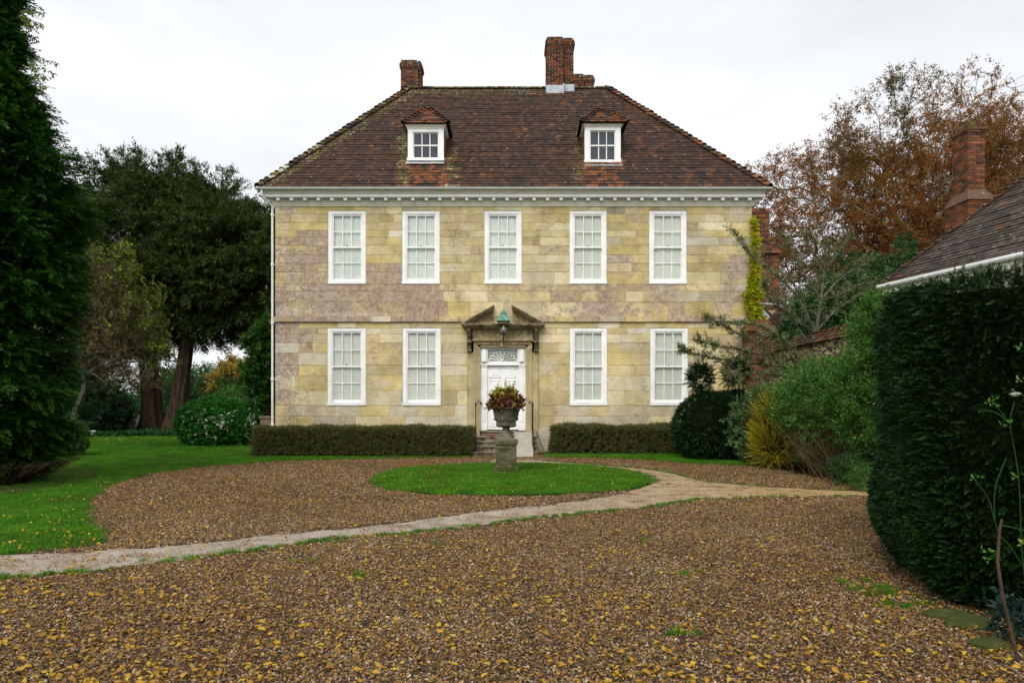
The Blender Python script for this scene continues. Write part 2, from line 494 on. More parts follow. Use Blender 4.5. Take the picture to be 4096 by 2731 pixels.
FM = {
 'cypress': foliage_mat('cypress_foliage', [(.1, lin(16, 46, 8)), (.5, lin(34, 80, 12)), (.85, lin(74, 120, 24))], .22),
 'yew': foliage_mat('yew_foliage', [(.1, lin(26, 42, 14)), (.5, lin(50, 70, 22)), (.9, lin(106, 116, 34))], .15),
 'yewhedge': foliage_mat('clipped_yew_foliage', [(.1, lin(12, 32, 10)), (.5, lin(22, 50, 16)), (.88, lin(46, 84, 26)), (.97, lin(96, 78, 34))], .12),
 'topiary': foliage_mat('topiary_yew_foliage', [(.1, lin(10, 34, 12)), (.6, lin(20, 56, 18)), (.95, lin(42, 84, 30))], .12),
 'magnolia': foliage_mat('magnolia_foliage', [(.1, lin(24, 60, 18)), (.6, lin(54, 98, 30)), (.95, lin(120, 134, 50))], .15, .35),
 'choisya': foliage_mat('choisya_foliage', [(.1, lin(22, 74, 20)), (.6, lin(48, 116, 34)), (.95, lin(104, 158, 58))], .2, .4),
 'box': foliage_mat('low_hedge_foliage', [(.1, lin(46, 52, 28)), (.45, lin(80, 88, 42)), (.75, lin(112, 106, 58)), (.95, lin(146, 96, 62))], .2),
 'redbud': foliage_mat('turning_leaves', [(.1, lin(54, 62, 30)), (.4, lin(80, 98, 34)), (.7, lin(128, 142, 40)), (.95, lin(180, 176, 48))], .4),
 'redbuddark': foliage_mat('seed_pods', [(.1, lin(78, 62, 46)), (.55, lin(108, 92, 66)), (.8, lin(104, 112, 56)), (.97, lin(150, 152, 56))], .25),
 'beech': foliage_mat('autumn_beech_leaves', [(.08, lin(92, 60, 34)), (.45, lin(152, 94, 42)), (.8, lin(146, 108, 46)), (.97, lin(122, 116, 50))], .38,
                      patch=lin(88, 80, 32), psc=.16),
 'ilex': foliage_mat('evergreen_foliage', [(.1, lin(22, 54, 24)), (.6, lin(48, 88, 38)), (.95, lin(96, 128, 62))], .18),
 'darkshrub': foliage_mat('dark_shrub_foliage', [(.1, lin(12, 34, 16)), (.6, lin(24, 56, 26)), (.95, lin(42, 78, 34))], .12),
 'green': foliage_mat('fresh_green_foliage', [(.1, lin(38, 76, 26)), (.5, lin(68, 114, 42)), (.85, lin(116, 150, 72)), (.97, lin(190, 176, 60))], .3),
 'greygreen': foliage_mat('grey_green_foliage', [(.1, lin(54, 84, 40)), (.6, lin(94, 122, 70)), (.95, lin(140, 158, 104))], .25),
 'golden': foliage_mat('golden_conifer_foliage', [(.1, lin(96, 94, 22)), (.5, lin(160, 146, 34)), (.95, lin(208, 192, 56))], .3),
 'cotoneaster': foliage_mat('cotoneaster_foliage', [(.1, lin(96, 62, 38)), (.35, lin(92, 96, 58)), (.7, lin(124, 136, 92)), (.95, lin(170, 182, 140))], .25),
 'creeper': foliage_mat('yellow_creeper_leaves', [(.1, lin(112, 130, 20)), (.55, lin(184, 190, 28)), (.95, lin(226, 216, 50))], .4),
 'autumn': foliage_mat('autumn_shrub_foliage', [(.1, lin(88, 100, 38)), (.5, lin(160, 134, 50)), (.85, lin(200, 150, 66)), (.97, lin(190, 96, 50))], .35),
 'ivy': foliage_mat('ivy_foliage', [(.1, lin(14, 50, 18)), (.6, lin(34, 82, 30)), (.95, lin(60, 110, 48))], .2),
 'coleus': foliage_mat('coleus_leaves', [(.05, lin(66, 22, 32)), (.38, lin(106, 38, 50)), (.55, lin(104, 76, 36)), (.8, lin(150, 146, 44)), (.95, lin(196, 190, 70))], .25, .4),
 'lime': foliage_mat('lime_foliage', [(.1, lin(128, 138, 36)), (.6, lin(186, 188, 66)), (.95, lin(222, 216, 120))], .4),
 'blue': foliage_mat('blue_green_leaves', [(.1, lin(18, 38, 34)), (.6, lin(32, 60, 52)), (.95, lin(56, 86, 74))], .15, .4),
 'petal': foliage_mat('white_petals', [(.1, lin(214, 214, 200)), (.9, lin(244, 244, 236))], .3),
 'litter': foliage_mat('fallen_leaves', [(.12, lin(84, 58, 34)), (.28, lin(126, 86, 36)), (.48, lin(164, 122, 34)), (.7, lin(186, 150, 36)), (.92, lin(178, 168, 64))], .2, .6),
 'grass': foliage_mat('grass_blades', [(.1, lin(36, 88, 4)), (.5, lin(64, 130, 10)), (.95, lin(122, 164, 34))], .3, .5, patch=lin(72, 104, 22), psc=.8),
}

# ------------------------------------------------------------------ instanced foliage and gravel
_src_n = 0
def source(mb, mat, smooth=False):
    """a small mesh used many times over; lives only as data"""
    global _src_n
    _src_n += 1
    me = mesh_of('sprig_mesh_%d' % _src_n, mb, mat, smooth)
    return bpy.data.objects.new('sprig_source_%d' % _src_n, me)

_groups = {}
def scatter_group(srcs):
    key = tuple(s.name for s in srcs)
    if key in _groups: return _groups[key]
    g = bpy.data.node_groups.new('scatter', 'GeometryNodeTree')
    g.interface.new_socket('Geometry', in_out='INPUT', socket_type='NodeSocketGeometry')
    g.interface.new_socket('Geometry', in_out='OUTPUT', socket_type='NodeSocketGeometry')
    n, l = g.nodes, g.links
    gi, go = n.new('NodeGroupInput'), n.new('NodeGroupOutput')
    ip = n.new('GeometryNodeInstanceOnPoints')
    jn = n.new('GeometryNodeJoinGeometry')
    for s in reversed(srcs):
        oi = n.new('GeometryNodeObjectInfo'); oi.inputs['Object'].default_value = s
        oi.inputs['As Instance'].default_value = True
        l.new(oi.outputs['Geometry'], jn.inputs[0])
    def at(nm, ty):
        a = n.new('GeometryNodeInputNamedAttribute'); a.data_type = ty
        a.inputs[0].default_value = nm
        return a.outputs[0]
    er = n.new('FunctionNodeEulerToRotation')
    l.new(at('rot', 'FLOAT_VECTOR'), er.inputs[0])
    l.new(gi.outputs[0], ip.inputs['Points'])
    l.new(jn.outputs[0], ip.inputs['Instance'])
    ip.inputs['Pick Instance'].default_value = True
    l.new(at('idx', 'INT'), ip.inputs['Instance Index'])
    l.new(er.outputs[0], ip.inputs['Rotation'])
    l.new(at('scl', 'FLOAT'), ip.inputs['Scale'])
    l.new(ip.outputs[0], go.inputs[0])
    _groups[key] = g
    return g

def scatter(name, pts, rot, scl, srcs, parent=None, kind='stuff', **props):
    pts = np.asarray(pts, dtype=np.float32)
    N = len(pts)
    c = pts.mean(0); c[2] = pts[:, 2].min()
    me = bpy.data.meshes.new(name)
    me.vertices.add(N)
    me.vertices.foreach_set('co', (pts-c).ravel())
    a = me.attributes.new('rot', 'FLOAT_VECTOR', 'POINT'); a.data.foreach_set('vector', np.asarray(rot, dtype=np.float32).ravel())
    a = me.attributes.new('scl', 'FLOAT', 'POINT'); a.data.foreach_set('value', np.asarray(scl, dtype=np.float32))
    a = me.attributes.new('idx', 'INT', 'POINT'); a.data.foreach_set('value', RNG.integers(0, len(srcs), N).astype(np.int32))
    me.materials.append(srcs[0].data.materials[0])
    o = bpy.data.objects.new(name, me)
    COL.objects.link(o)
    o.location = Vector(c.tolist())-(wloc(parent) if parent else Vector((0,0,0)))
    o.parent = parent
    md = o.modifiers.new('scatter', 'NODES'); md.node_group = scatter_group(srcs)
    if kind: o['kind'] = kind
    for k, v in props.items(): o[k] = v
    return o

def dir_rot(d, roll=None, jit=.35):
    d = np.asarray(d, dtype=float)
    d = d+RNG.normal(0, jit, d.shape)
    d /= np.linalg.norm(d, axis=1, keepdims=True)+1e-9
    yaw = np.arctan2(d[:, 1], d[:, 0]); pitch = -np.arcsin(np.clip(d[:, 2], -1, 1))
    r = RNG.uniform(-.7, .7, len(d)) if roll is None else RNG.uniform(-roll, roll, len(d))
    return np.stack([r, pitch, yaw], 1)

def leaf_pts(mb, p, d, nrm, L, Wd, col, fold=.25):
    d = d/np.linalg.norm(d); s = np.cross(d, nrm); s /= np.linalg.norm(s)+1e-9
    n = np.cross(s, d)
    a = p; b = p+d*L*.45+s*Wd/2+n*Wd*fold; c = p+d*L; e = p+d*L*.45-s*Wd/2+n*Wd*fold
    mb.add([a, b, c, e], [(0, 1, 2), (0, 2, 3)], col)

def cluster(mat, n=14, L=.07, Wd=.035, length=.2, spread=.06, seed=0, ang=.9, twig=0.0):
    """leaves set along a short twig that points to +X"""
    r = np.random.default_rng(seed); mb = MB()
    for i in range(n):
        t = r.uniform(0, 1)
        p = np.array([t*length, 0, 0])+r.normal(0, spread, 3)*(.4+.6*t)
        az = r.uniform(0, 2*math.pi)
        d = np.array([math.cos(ang*r.uniform(.4, 1.2)), math.sin(az)*math.sin(ang), math.cos(az)*math.sin(ang)])
        g = float(np.clip(r.normal(.5, .25), 0, 1))
        leaf_pts(mb, p, d, r.normal(0, 1, 3)+np.array([0, 0, 1.2]), L*r.uniform(.7, 1.2), Wd*r.uniform(.7, 1.2), (g, g, g, 1))
    return source(mb, mat)

def frond(mat, length=.3, width=.16, n=9, seed=0, droop=.2, bw=.022):
    """flat feathery conifer spray pointing to +X"""
    r = np.random.default_rng(seed); mb = MB()
    for k in range(n):
        t = (k+.5)/n
        zz = -droop*length*t*t
        for s in (-1, 1):
            L = width*(1-t*.75)*r.uniform(.7, 1.15)
            a = r.uniform(.5, .9)
            p = np.array([t*length, 0, zz])
            d = np.array([math.cos(a), s*math.sin(a), r.uniform(-.25, .15)])
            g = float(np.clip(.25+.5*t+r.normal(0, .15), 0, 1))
            leaf_pts(mb, p, d, np.array([r.normal(0, .25), r.normal(0, .25), 1.]), L, bw*r.uniform(.8, 1.3), (g, g, g, 1), .1)
    g = .8
    leaf_pts(mb, np.array([length*.8, 0, -droop*length*.7]), np.array([1., 0, -.2]), np.array([0, 0, 1.]), length*.3, bw, (g, g, g, 1), .1)
    return source(mb, mat)

SRC = {}
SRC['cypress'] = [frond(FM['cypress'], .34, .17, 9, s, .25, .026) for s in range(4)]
SRC['yew'] = [cluster(FM['yew'], 22, .15, .045, .34, .07, s, .8) for s in range(4)]
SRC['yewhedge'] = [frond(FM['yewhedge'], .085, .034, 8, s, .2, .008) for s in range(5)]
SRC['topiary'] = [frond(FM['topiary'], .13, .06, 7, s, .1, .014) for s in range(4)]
SRC['magnolia'] = [cluster(FM['magnolia'], 14, .2, .065, .12, .03, s, .9) for s in range(3)]
SRC['choisya'] = [cluster(FM['choisya'], 14, .1, .045, .1, .03, s, 1.0) for s in range(3)]
SRC['box'] = [cluster(FM['box'], 16, .035, .022, .11, .02, s, 1.0) for s in range(4)]
SRC['redbud'] = [cluster(FM['redbud'], 7, .1, .09, .16, .05, s, 1.3) for s in range(3)]
SRC['redbuddark'] = [cluster(FM['redbuddark'], 12, .09, .03, .2, .06, s, 1.3) for s in range(3)]
SRC['beech'] = [cluster(FM['beech'], 16, .15, .09, .4, .13, s, 1.1) for s in range(4)]
SRC['ilex'] = [cluster(FM['ilex'], 18, .12, .05, .28, .07, s, .9) for s in range(3)]
SRC['darkshrub'] = [cluster(FM['darkshrub'], 16, .1, .05, .2, .05, s, 1.0) for s in range(3)]
SRC['green'] = [cluster(FM['green'], 16, .075, .024, .22, .035, s, .9) for s in range(4)]
SRC['greygreen'] = [cluster(FM['greygreen'], 10, .12, .034, .14, .03, s, .9) for s in range(3)]
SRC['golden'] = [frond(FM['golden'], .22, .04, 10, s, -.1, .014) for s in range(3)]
SRC['cotoneaster'] = [cluster(FM['cotoneaster'], 11, .05, .026, .12, .022, s, 1.1) for s in range(4)]
SRC['creeper'] = [cluster(FM['creeper'], 10, .14, .075, .1, .05, s, 1.2) for s in range(3)]
SRC['autumn'] = [cluster(FM['autumn'], 14, .16, .09, .3, .12, s, 1.1) for s in range(3)]
SRC['ivy'] = [cluster(FM['ivy'], 8, .09, .08, .08, .04, s, 1.3) for s in range(3)]
SRC['coleus'] = [cluster(FM['coleus'], 6, .085, .06, .06, .025, s, 1.0) for s in range(4)]
SRC['lime'] = [cluster(FM['lime'], 10, .05, .03, .06, .02, s, 1.0) for s in range(3)]
SRC['blue'] = [cluster(FM['blue'], 8, .13, .045, .05, .02, s, 1.1) for s in range(3)]
SRC['petal'] = [cluster(FM['petal'], 9, .05, .045, .02, .02, s, 1.5) for s in range(2)]

def grass_patch(mat, n=230, rad=.2, h=.042, w=.006, seed=0):
    r = np.random.default_rng(seed); mb = MB()
    for i in range(n):
        a, q = r.uniform(0, 2*math.pi), rad*math.sqrt(r.uniform(0, 1))
        x, y = q*math.cos(a), q*math.sin(a)
        t = r.uniform(0, 2*math.pi); hh = h*r.uniform(.5, 1.25)
        dx, dy = w/2*math.cos(t), w/2*math.sin(t)
        lx, ly = r.normal(0, .5*hh, 2)
        g = float(r.uniform(0, 1))
        mb.add([(x-dx, y-dy, 0), (x+dx, y+dy, 0), (x+lx, y+ly, hh)], [(0, 1, 2)], (g, g, g, 1))
    return source(mb, mat)
SRC['grass'] = [grass_patch(FM['grass'], seed=s) for s in range(4)]
SRC['tuft'] = [grass_patch(FM['grass'], 60, .07, .06, .007, seed=s+9) for s in range(3)]

PEB = [lin(140, 118, 92), lin(108, 92, 78), lin(92, 76, 58), lin(170, 150, 118), lin(126, 104, 72), lin(74, 66, 60), lin(142, 114, 90),
       lin(192, 178, 150), lin(116, 102, 90), lin(98, 72, 46), lin(62, 50, 40), lin(128, 94, 52), lin(56, 50, 48), lin(84, 64, 44)]
SCRAP = [lin(142, 100, 32), lin(170, 128, 36), lin(110, 74, 30), lin(86, 60, 34), lin(184, 152, 56), lin(124, 96, 30)]
def pebble_patch(seed, n=175, rad=.21, size=.0088):
    r = np.random.default_rng(seed); mb = MB()
    g = (1+5**.5)/2
    ico = np.array([(-1,g,0),(1,g,0),(-1,-g,0),(1,-g,0),(0,-1,g),(0,1,g),(0,-1,-g),(0,1,-g),(g,0,-1),(g,0,1),(-g,0,-1),(-g,0,1)], float)
    ico /= np.linalg.norm(ico[0])
    fs = [(0,11,5),(0,5,1),(0,1,7),(0,7,10),(0,10,11),(1,5,9),(5,11,4),(11,10,2),(10,7,6),(7,1,8),(3,9,4),(3,4,2),(3,2,6),(3,6,8),(3,8,9),(4,9,5),(2,4,11),(6,2,10),(8,6,7),(9,8,1)]
    for i in range(n):
        a, q = r.uniform(0, 2*math.pi), rad*math.sqrt(r.uniform(0, 1))
        s = size*np.array([r.uniform(.8, 1.7), r.uniform(.6, 1.15), r.uniform(.45, .85)])*r.uniform(.65, 1.3)
        v = ico*(1+r.normal(0, .12, (12, 1)))*s
        t = r.uniform(0, math.pi); u = r.normal(0, .3)
        v[:, 2] += v[:, 0]*u
        v = np.stack([v[:, 0]*math.cos(t)-v[:, 1]*math.sin(t), v[:, 0]*math.sin(t)+v[:, 1]*math.cos(t), v[:, 2]], 1)
        v += np.array([q*math.cos(a), q*math.sin(a), s[2]*.5+r.uniform(0, .008)])
        c = np.array(PEB[r.integers(len(PEB))])*r.uniform(.62, 1.28)
        mb.add(v, fs, tuple(c)+(1,))
    for i in range(int(n*.36)):
        a, q = r.uniform(0, 2*math.pi), rad*math.sqrt(r.uniform(0, 1))
        c = np.array(SCRAP[r.integers(len(SCRAP))])*r.uniform(.7, 1.1)
        leaf_pts(mb, np.array([q*math.cos(a), q*math.sin(a), .016+r.uniform(0, .008)]), np.append(r.normal(0, 1, 2), r.normal(0, .35)),
                 np.array([r.normal(0, .4), r.normal(0, .4), 1.]), r.uniform(.012, .036), r.uniform(.005, .016), tuple(c)+(1,))
    return source(mb, M['pebble'], False)
SRC['pebble'] = [pebble_patch(s) for s in range(7)]

def fallen(seed):
    r = np.random.default_rng(seed); mb = MB()
    L, Wd = .058, .034
    prof = [(0, 0), (.18, .6), (.42, 1), (.7, .72), (1, 0)]
    curl = r.uniform(-.5, .9); bend = r.uniform(-.3, .35)
    vs = []
    for t, w in prof:
        x = (t-.5)*L; z0 = bend*L*(t-.5)**2*2+.006
        for k in (-1, 0, 1):
            y = k*w*Wd/2*r.uniform(.85, 1.1)
            vs.append((x, y, z0+abs(k)*w*curl*Wd*.45+(k*w*Wd*.12)))
    fs = []
    for i in range(len(prof)-1):
        for k in range(2):
            fs.append((i*3+k, i*3+k+1, i*3+k+4, i*3+k+3))
    for f in fs:
        pass
    g = float(r.uniform(.2, .8))
    mb.add(vs, fs, (g, g, g, 1))
    mb.add([(-.5*L, -.001, .006), (-.5*L, .001, .006), (-.78*L, .004, .01)], [(0, 1, 2)], (g*.5,)*3+(1,))
    return mb
FALLEN = [fallen(s) for s in range(8)]
SRC['fallen'] = [source(m, FM['litter'], True) for m in FALLEN]

def inpoly(pts, poly):
    x, y = pts[:, 0], pts[:, 1]
    ins = np.zeros(len(pts), bool)
    n = len(poly)
    for i in range(n):
        x0, y0 = poly[i]; x1, y1 = poly[(i+1) % n]
        c = ((y0 > y) != (y1 > y)) & (x < (x1-x0)*(y-y0)/((y1-y0) if y1 != y0 else 1e-9)+x0)
        ins ^= c
    return ins
def segdist(pts, line, closed=False):
    d = np.full(len(pts), 1e9)
    n = len(line)
    for i in range(n if closed else n-1):
        a = np.array(line[i]); b = np.array(line[(i+1) % n]); ab = b-a
        t = np.clip(((pts-a)@ab)/(ab@ab+1e-9), 0, 1)
        d = np.minimum(d, np.linalg.norm(pts-(a+t[:, None]*ab), axis=1))
    return d
def grid_pts(x0, x1, y0, y1, step):
    gx, gy = np.meshgrid(np.arange(x0, x1, step), np.arange(y0, y1, step))
    p = np.stack([gx.ravel(), gy.ravel()], 1)
    return p+RNG.uniform(-step*.45, step*.45, p.shape)
def smooth_line(pts, it=2, closed=False):
    pts = [np.array(p, float) for p in pts]
    for _ in range(it):
        out = [] if closed else [pts[0]]
        n = len(pts)
        for i in range(n if closed else n-1):
            a, b = pts[i], pts[(i+1) % n]
            out += [a*.75+b*.25, a*.25+b*.75]
        if not closed: out.append(pts[-1])
        pts = out
    return [tuple(p) for p in pts]

# ------------------------------------------------------------------ branching
def grow(base, dirs, targets, step=.6, lw=.22, r0=.012, e=2.35, wob=.12, curve=.45):
    """grow limbs from a given trunk line to every target; returns nodes, parents, radii, tips"""
    pos = [np.array(p, float) for p in base]
    par = [i-1 for i in range(len(base))]
    dr = []
    for i in range(len(pos)):
        d = pos[min(i+1, len(pos)-1)]-pos[max(i-1, 0)]
        dr.append(d/(np.linalg.norm(d)+1e-9))
    top = pos[-1]
    N = len(targets)
    P = np.zeros((len(pos)+N*40, 3)); P[:len(pos)] = pos
    D = np.zeros_like(P); D[:len(pos)] = dr
    PL = np.zeros(len(P)); PA = np.full(len(P), -1)
    PA[:len(pos)] = par
    for i in range(1, len(pos)): PL[i] = PL[i-1]+np.linalg.norm(P[i]-P[i-1])
    cnt = len(pos)
    blocked = max(1, int(len(pos)*dirs))
    tg = np.array(targets); order = np.argsort(np.linalg.norm(tg-top, axis=1)*RNG.uniform(.55, 1.3, N))
    tips = []
    for k in order:
        t = tg[k]
        dd = np.linalg.norm(P[blocked:cnt]-t, axis=1)
        v = (t-P[blocked:cnt])/(dd[:, None]+1e-6)
        back = 1-np.einsum('ij,ij->i', v, D[blocked:cnt])
        j = blocked+int(np.argmin(dd*(1+.35*back)+lw*PL[blocked:cnt]))
        a = P[j].copy(); L = np.linalg.norm(t-a)
        n = int(min(38, max(1, math.ceil(L/step))))
        ctl = a+D[j]*L*curve
        prev = j
        for q in range(1, n+1):
            u = q/n
            p = (1-u)**2*a+2*u*(1-u)*ctl+u*u*t
            if q < n: p = p+RNG.normal(0, wob*step, 3)
            P[cnt] = p; PA[cnt] = prev
            d = p-P[prev]; l = np.linalg.norm(d)
            D[cnt] = d/(l+1e-9); PL[cnt] = PL[prev]+l
            prev = cnt; cnt += 1
            if cnt >= len(P)-1: break
        tips.append(prev)
        if cnt >= len(P)-40: break
    P, PA, D = P[:cnt], PA[:cnt], D[:cnt]
    rad = np.zeros(cnt)
    tipset = np.zeros(cnt, bool); tipset[tips] = True
    acc = np.zeros(cnt)
    for i in range(cnt-1, -1, -1):
        if acc[i] == 0: acc[i] = r0**e
        rad[i] = acc[i]**(1/e)
        if PA[i] >= 0: acc[PA[i]] += acc[i]
    return P, PA, D, rad

def limbs_mesh(P, PA, rad, rmin=0, k_of=lambda r: 7 if r > .15 else (5 if r > .05 else 3), cap=1e9):
    mb = MB()
    n = len(P)
    first = {}
    for i in range(n):
        if PA[i] >= 0: first.setdefault(PA[i], []).append(i)
    for i in range(1, n):
        j = PA[i]
        if j < 0 or rad[i] < rmin: continue
        a, b = P[j], P[i]
        r1 = min(rad[i], cap); r0 = min(rad[j], r1*1.25)
        d = b-a; L = np.linalg.norm(d)
        if L < 1e-6: continue
        d = d/L; k = k_of(r1)
        u = np.array([0, 0, 1.]) if abs(d[2]) < .8 else np.array([1., 0, 0])
        s = np.cross(d, u); s /= np.linalg.norm(s); w = np.cross(s, d)
        t = 2*np.pi*np.arange(k)/k
        ring = np.outer(np.cos(t), s)+np.outer(np.sin(t), w)
        vs = np.concatenate([a+ring*r0, b+ring*r1])
        mb.add(vs, [(q, (q+1) % k, k+(q+1) % k, k+q) for q in range(k)])
    return mb

def ell_shell(ells, n, lo=.75, hi=1.0, zmin=-1e9, shrink=.8):
    """points near the surface of a union of ellipsoids, with outward directions"""
    vol = np.array([(e[3]*e[4]*e[5])**(2/3) for e in ells]); vol /= vol.sum()
    P, D = [], []
    while len(P) < n:
        i = RNG.choice(len(ells), p=vol)
        e = ells[i]
        d = RNG.normal(0, 1, 3); d /= np.linalg.norm(d)
        p = np.array(e[:3])+d*np.array(e[3:])*RNG.uniform(lo, hi)
        if p[2] < zmin: continue
        bad = False
        for j, f in enumerate(ells):
            if j != i and (((p-np.array(f[:3]))/np.array(f[3:]))**2).sum() < shrink**2: bad = True; break
        if bad: continue
        nr = d/np.array(e[3:]); nr /= np.linalg.norm(nr)
        P.append(p); D.append(nr)
    return np.array(P), np.array(D)

def boughs(C, D, per, L, Wd, T, lift=.15):
    """each bough is a flattened spray of sprigs that leaves the crown at C along D"""
    n = len(C)
    D = D.copy(); D[:, 2] = D[:, 2]*.6+lift; D /= np.linalg.norm(D, axis=1, keepdims=True)
    S = np.cross(D, [0, 0, 1.]); S /= np.linalg.norm(S, axis=1, keepdims=True)+1e-9
    U = np.cross(S, D)
    sz = RNG.uniform(.6, 1.3, n)
    i = np.repeat(np.arange(n), per)
    u = RNG.uniform(-.6, 1, len(i)); w = RNG.normal(0, .45, len(i)); h = RNG.normal(0, .5, len(i))
    taper = np.sqrt(np.clip(1-u*u*.8, .05, 1))
    p = C[i]+D[i]*(u*L*sz[i])[:, None]+S[i]*(w*Wd*sz[i]*taper)[:, None]+U[i]*(h*T*sz[i]*taper)[:, None]
    d = D[i]+S[i]*(w*.9)[:, None]+U[i]*(h*.5)[:, None]
    return p, d

# ================================================================== THE GROUND
def sheet(name, poly, z, mat, thick=0.0):
    mb = MB(); n = len(poly)
    mb.add([(x, y, z) for x, y in poly], [tuple(range(n))])
    if thick:
        mb.add([(x, y, z) for x, y in poly]+[(x, y, z-thick) for x, y in poly], [(i, (i+1) % n, n+(i+1) % n, n+i) for i in range(n)])
    o = obj(name, mb, mat, kind='structure')
    return o

def ring_ground():
    mb = MB(); mb.add([(-900, -300, -.035), (900, -300, -.035), (900, 1500, -.035), (-900, 1500, -.035)], [(0, 1, 2, 3)])
    return obj('ground', mb, M['field'], kind='structure')
ring_ground()

lawn_edge = [G(*p) for p in [(1880,1829),(1700,1831),(1500,1835),(1400,1836),(1118,1844),(900,1860),(658,1883),(460,1927),(375,1976),(332,2022),(326,2060),(348,2114),(427,2162),(400,2178),(263,2190),(100,2208),(0,2219)]]
lawn_edge = smooth_line(lawn_edge, 2)
def ragged(line, closed=False, a=.03):
    out = []
    for i in range(len(line) if closed else len(line)-1):
        p, q = np.array(line[i]), np.array(line[(i+1) % len(line)]); n_ = max(1, int(np.linalg.norm(q-p)/.1))
        for k in range(n_):
            r_ = p+(q-p)*k/n_; out.append((r_[0]+a*math.sin(r_[1]*9+r_[0]*4)+RNG.normal(0, a*.4), r_[1]+a*math.sin(r_[0]*7.7)+RNG.normal(0, a*.4)))
    return out
lawn_edge = ragged(lawn_edge)
lawn_poly = lawn_edge+[(-9, 7.5), (-40, 7.5), (-40, 40), (-8.2, 40), (-8.2, 23.1), (-1.35, 23.1)]
path_top = [G(*p) for p in [(0,2226),(460,2200),(723,2183),(986,2154),(1184,2131),(1400,2114),(1555,2098),(1810,2062),(2065,2031),(2320,2005),(2512,1970),(2614,1935)]]
circ_c = (G(2052, 1916)[0], 15.25)
path_bot = [G(*p) for p in [(0,2316),(197,2297),(460,2274),(855,2222),(1118,2189),(1300,2158),(1491,2144),(1683,2129),(1874,2107),(2129,2075),(2320,2056),(2576,2031),(2800,1996),(3080,1987),(3350,1984),(3520,1984)]]
path_in = [G(*p) for p in [(2614,1935),(2600,1915),(2500,1888),(2350,1866),(2150,1853),(2060,1850),(1960,1848)]]
path_out = [G(*p) for p in [(3520,1964),(3377,1962),(3188,1955),(2971,1941),(2808,1925),(2700,1895),(2576,1874),(2320,1855),(2180,1843),(2100,1838),(1960,1838)]]
path_poly = smooth_line(path_top, 1)+smooth_line(path_in, 1)+smooth_line(path_out, 1)[::-1]+smooth_line(path_bot, 1)[::-1]
path_poly = path_top+path_in+path_out[::-1]+path_bot[::-1]
path_poly = smooth_line([(-9, G(0,2226)[1])]+path_top+path_in, 1)+smooth_line(path_out[::-1], 1)+smooth_line(path_bot[::-1]+[(-9, G(0,2316)[1])], 1)
# circular lawn measured from its outline
cl_px = [(1492,1925),(1540,1893),(1620,1875),(1750,1864),(1900,1858),(2050,1856),(2200,1858),(2350,1865),(2480,1879),(2580,1902),(2614,1928),(2560,1950),(2430,1967),(2250,1979),(2050,1984),(1850,1983),(1700,1976),(1570,1962),(1510,1945)]
circle_poly = ragged(smooth_line([G(*p) for p in cl_px], 2, closed=True), True, .022)
strip_r = [G(*p) for p in [(2195,1829),(2400,1831),(2560,1837),(2680,1845),(2800,1856),(2950,1862)]]+[(6.9, 18.4), (8.4, 18.4), (8.4, 23.1), (1.2, 23.1)]
strip_r = [(1.25, 21.3)]+strip_r
drive_poly = [(-30, 1.0), (30, 1.0), (30, 3.0), (9, 6), (7.6, 12.9), (7.0, 14.5), (6.7, 17.0), (6.4, 19.2), (6.2, 23.1), (-8.4, 23.1), (-12, 21), (-14, 14), (-20, 8)]
sheet('gravel_drive_bed', drive_poly, 0, M['gravelbase'])
_pp = []
for i in range(len(path_poly)):
    a, b = np.array(path_poly[i]), np.array(path_poly[(i+1) % len(path_poly)])
    n_ = max(1, int(np.linalg.norm(b-a)/.12))
    for q in range(n_):
        p_ = a+(b-a)*q/n_; _pp.append((p_[0]+.02*math.sin(p_[1]*31+p_[0]*17), p_[1]+.035*math.sin(p_[0]*9.3)+.03*math.sin(p_[0]*23+1)+RNG.normal(0, .015)))
path_poly = _pp
path_o = sheet('path', path_poly, .006, M['path'])
lawn = sheet('lawn', lawn_poly, .022, M['turf'], .05)
circle = sheet('circular_lawn', circle_poly, .03, M['turf'], .05)
strip = sheet('grass_strip', strip_r, .02, M['turf'], .04)
border = sheet('border_soil', [(6.55, 18.6), (6.75, 16.6), (6.85, 14.6), (7.1, 13.2), (6.0, 9.5), (4.2, 7.9), (3.8, 6.9), (3.5, 5.9), (3.5, 4.55), (4.0, 4.6), (30, 2.5), (30, 23), (8.5, 23)], .012, M['soil'])
bl = sheet('left_border_soil', [(-9.0, 14.6), (-9.2, 12.6), (-10.6, 11.4), (-13, 11.2), (-20, 11), (-20, 19), (-10.5, 17.5)], .04, M['soil'], .03)
shady = sheet('woodland_floor', [(-30, 33.6), (-17, 34.2), (-11.5, 32.5), (-11, 60), (-60, 60)], .03, M['soil'], .03)

def lay(name, polys, minus, step, srcs, z, scl, rngbox, fade=None, kind='stuff', margin=0.0, **props):
    p = grid_pts(*rngbox, step)
    k = np.zeros(len(p), bool)
    for q in polys: k |= inpoly(p, q)
    for q in minus:
        k &= ~inpoly(p, q)
        if margin: k &= segdist(p, q, True) > margin
    # only where a step to the side could show it
    k &= (np.abs(p[:, 0]) < (p[:, 1]+1.2)*.95+1.0)
    if fade is not None: k &= RNG.uniform(0, 1, len(p)) < fade(p)
    p = p[k]
    pts = np.column_stack([p, np.full(len(p), z)+RNG.uniform(-.003, .003, len(p))])
    rot = np.zeros((len(p), 3)); rot[:, 2] = RNG.uniform(0, 6.28, len(p))
    return scatter(name, pts, rot, RNG.uniform(scl*.9, scl*1.1, len(p)), srcs, None, kind, **props)

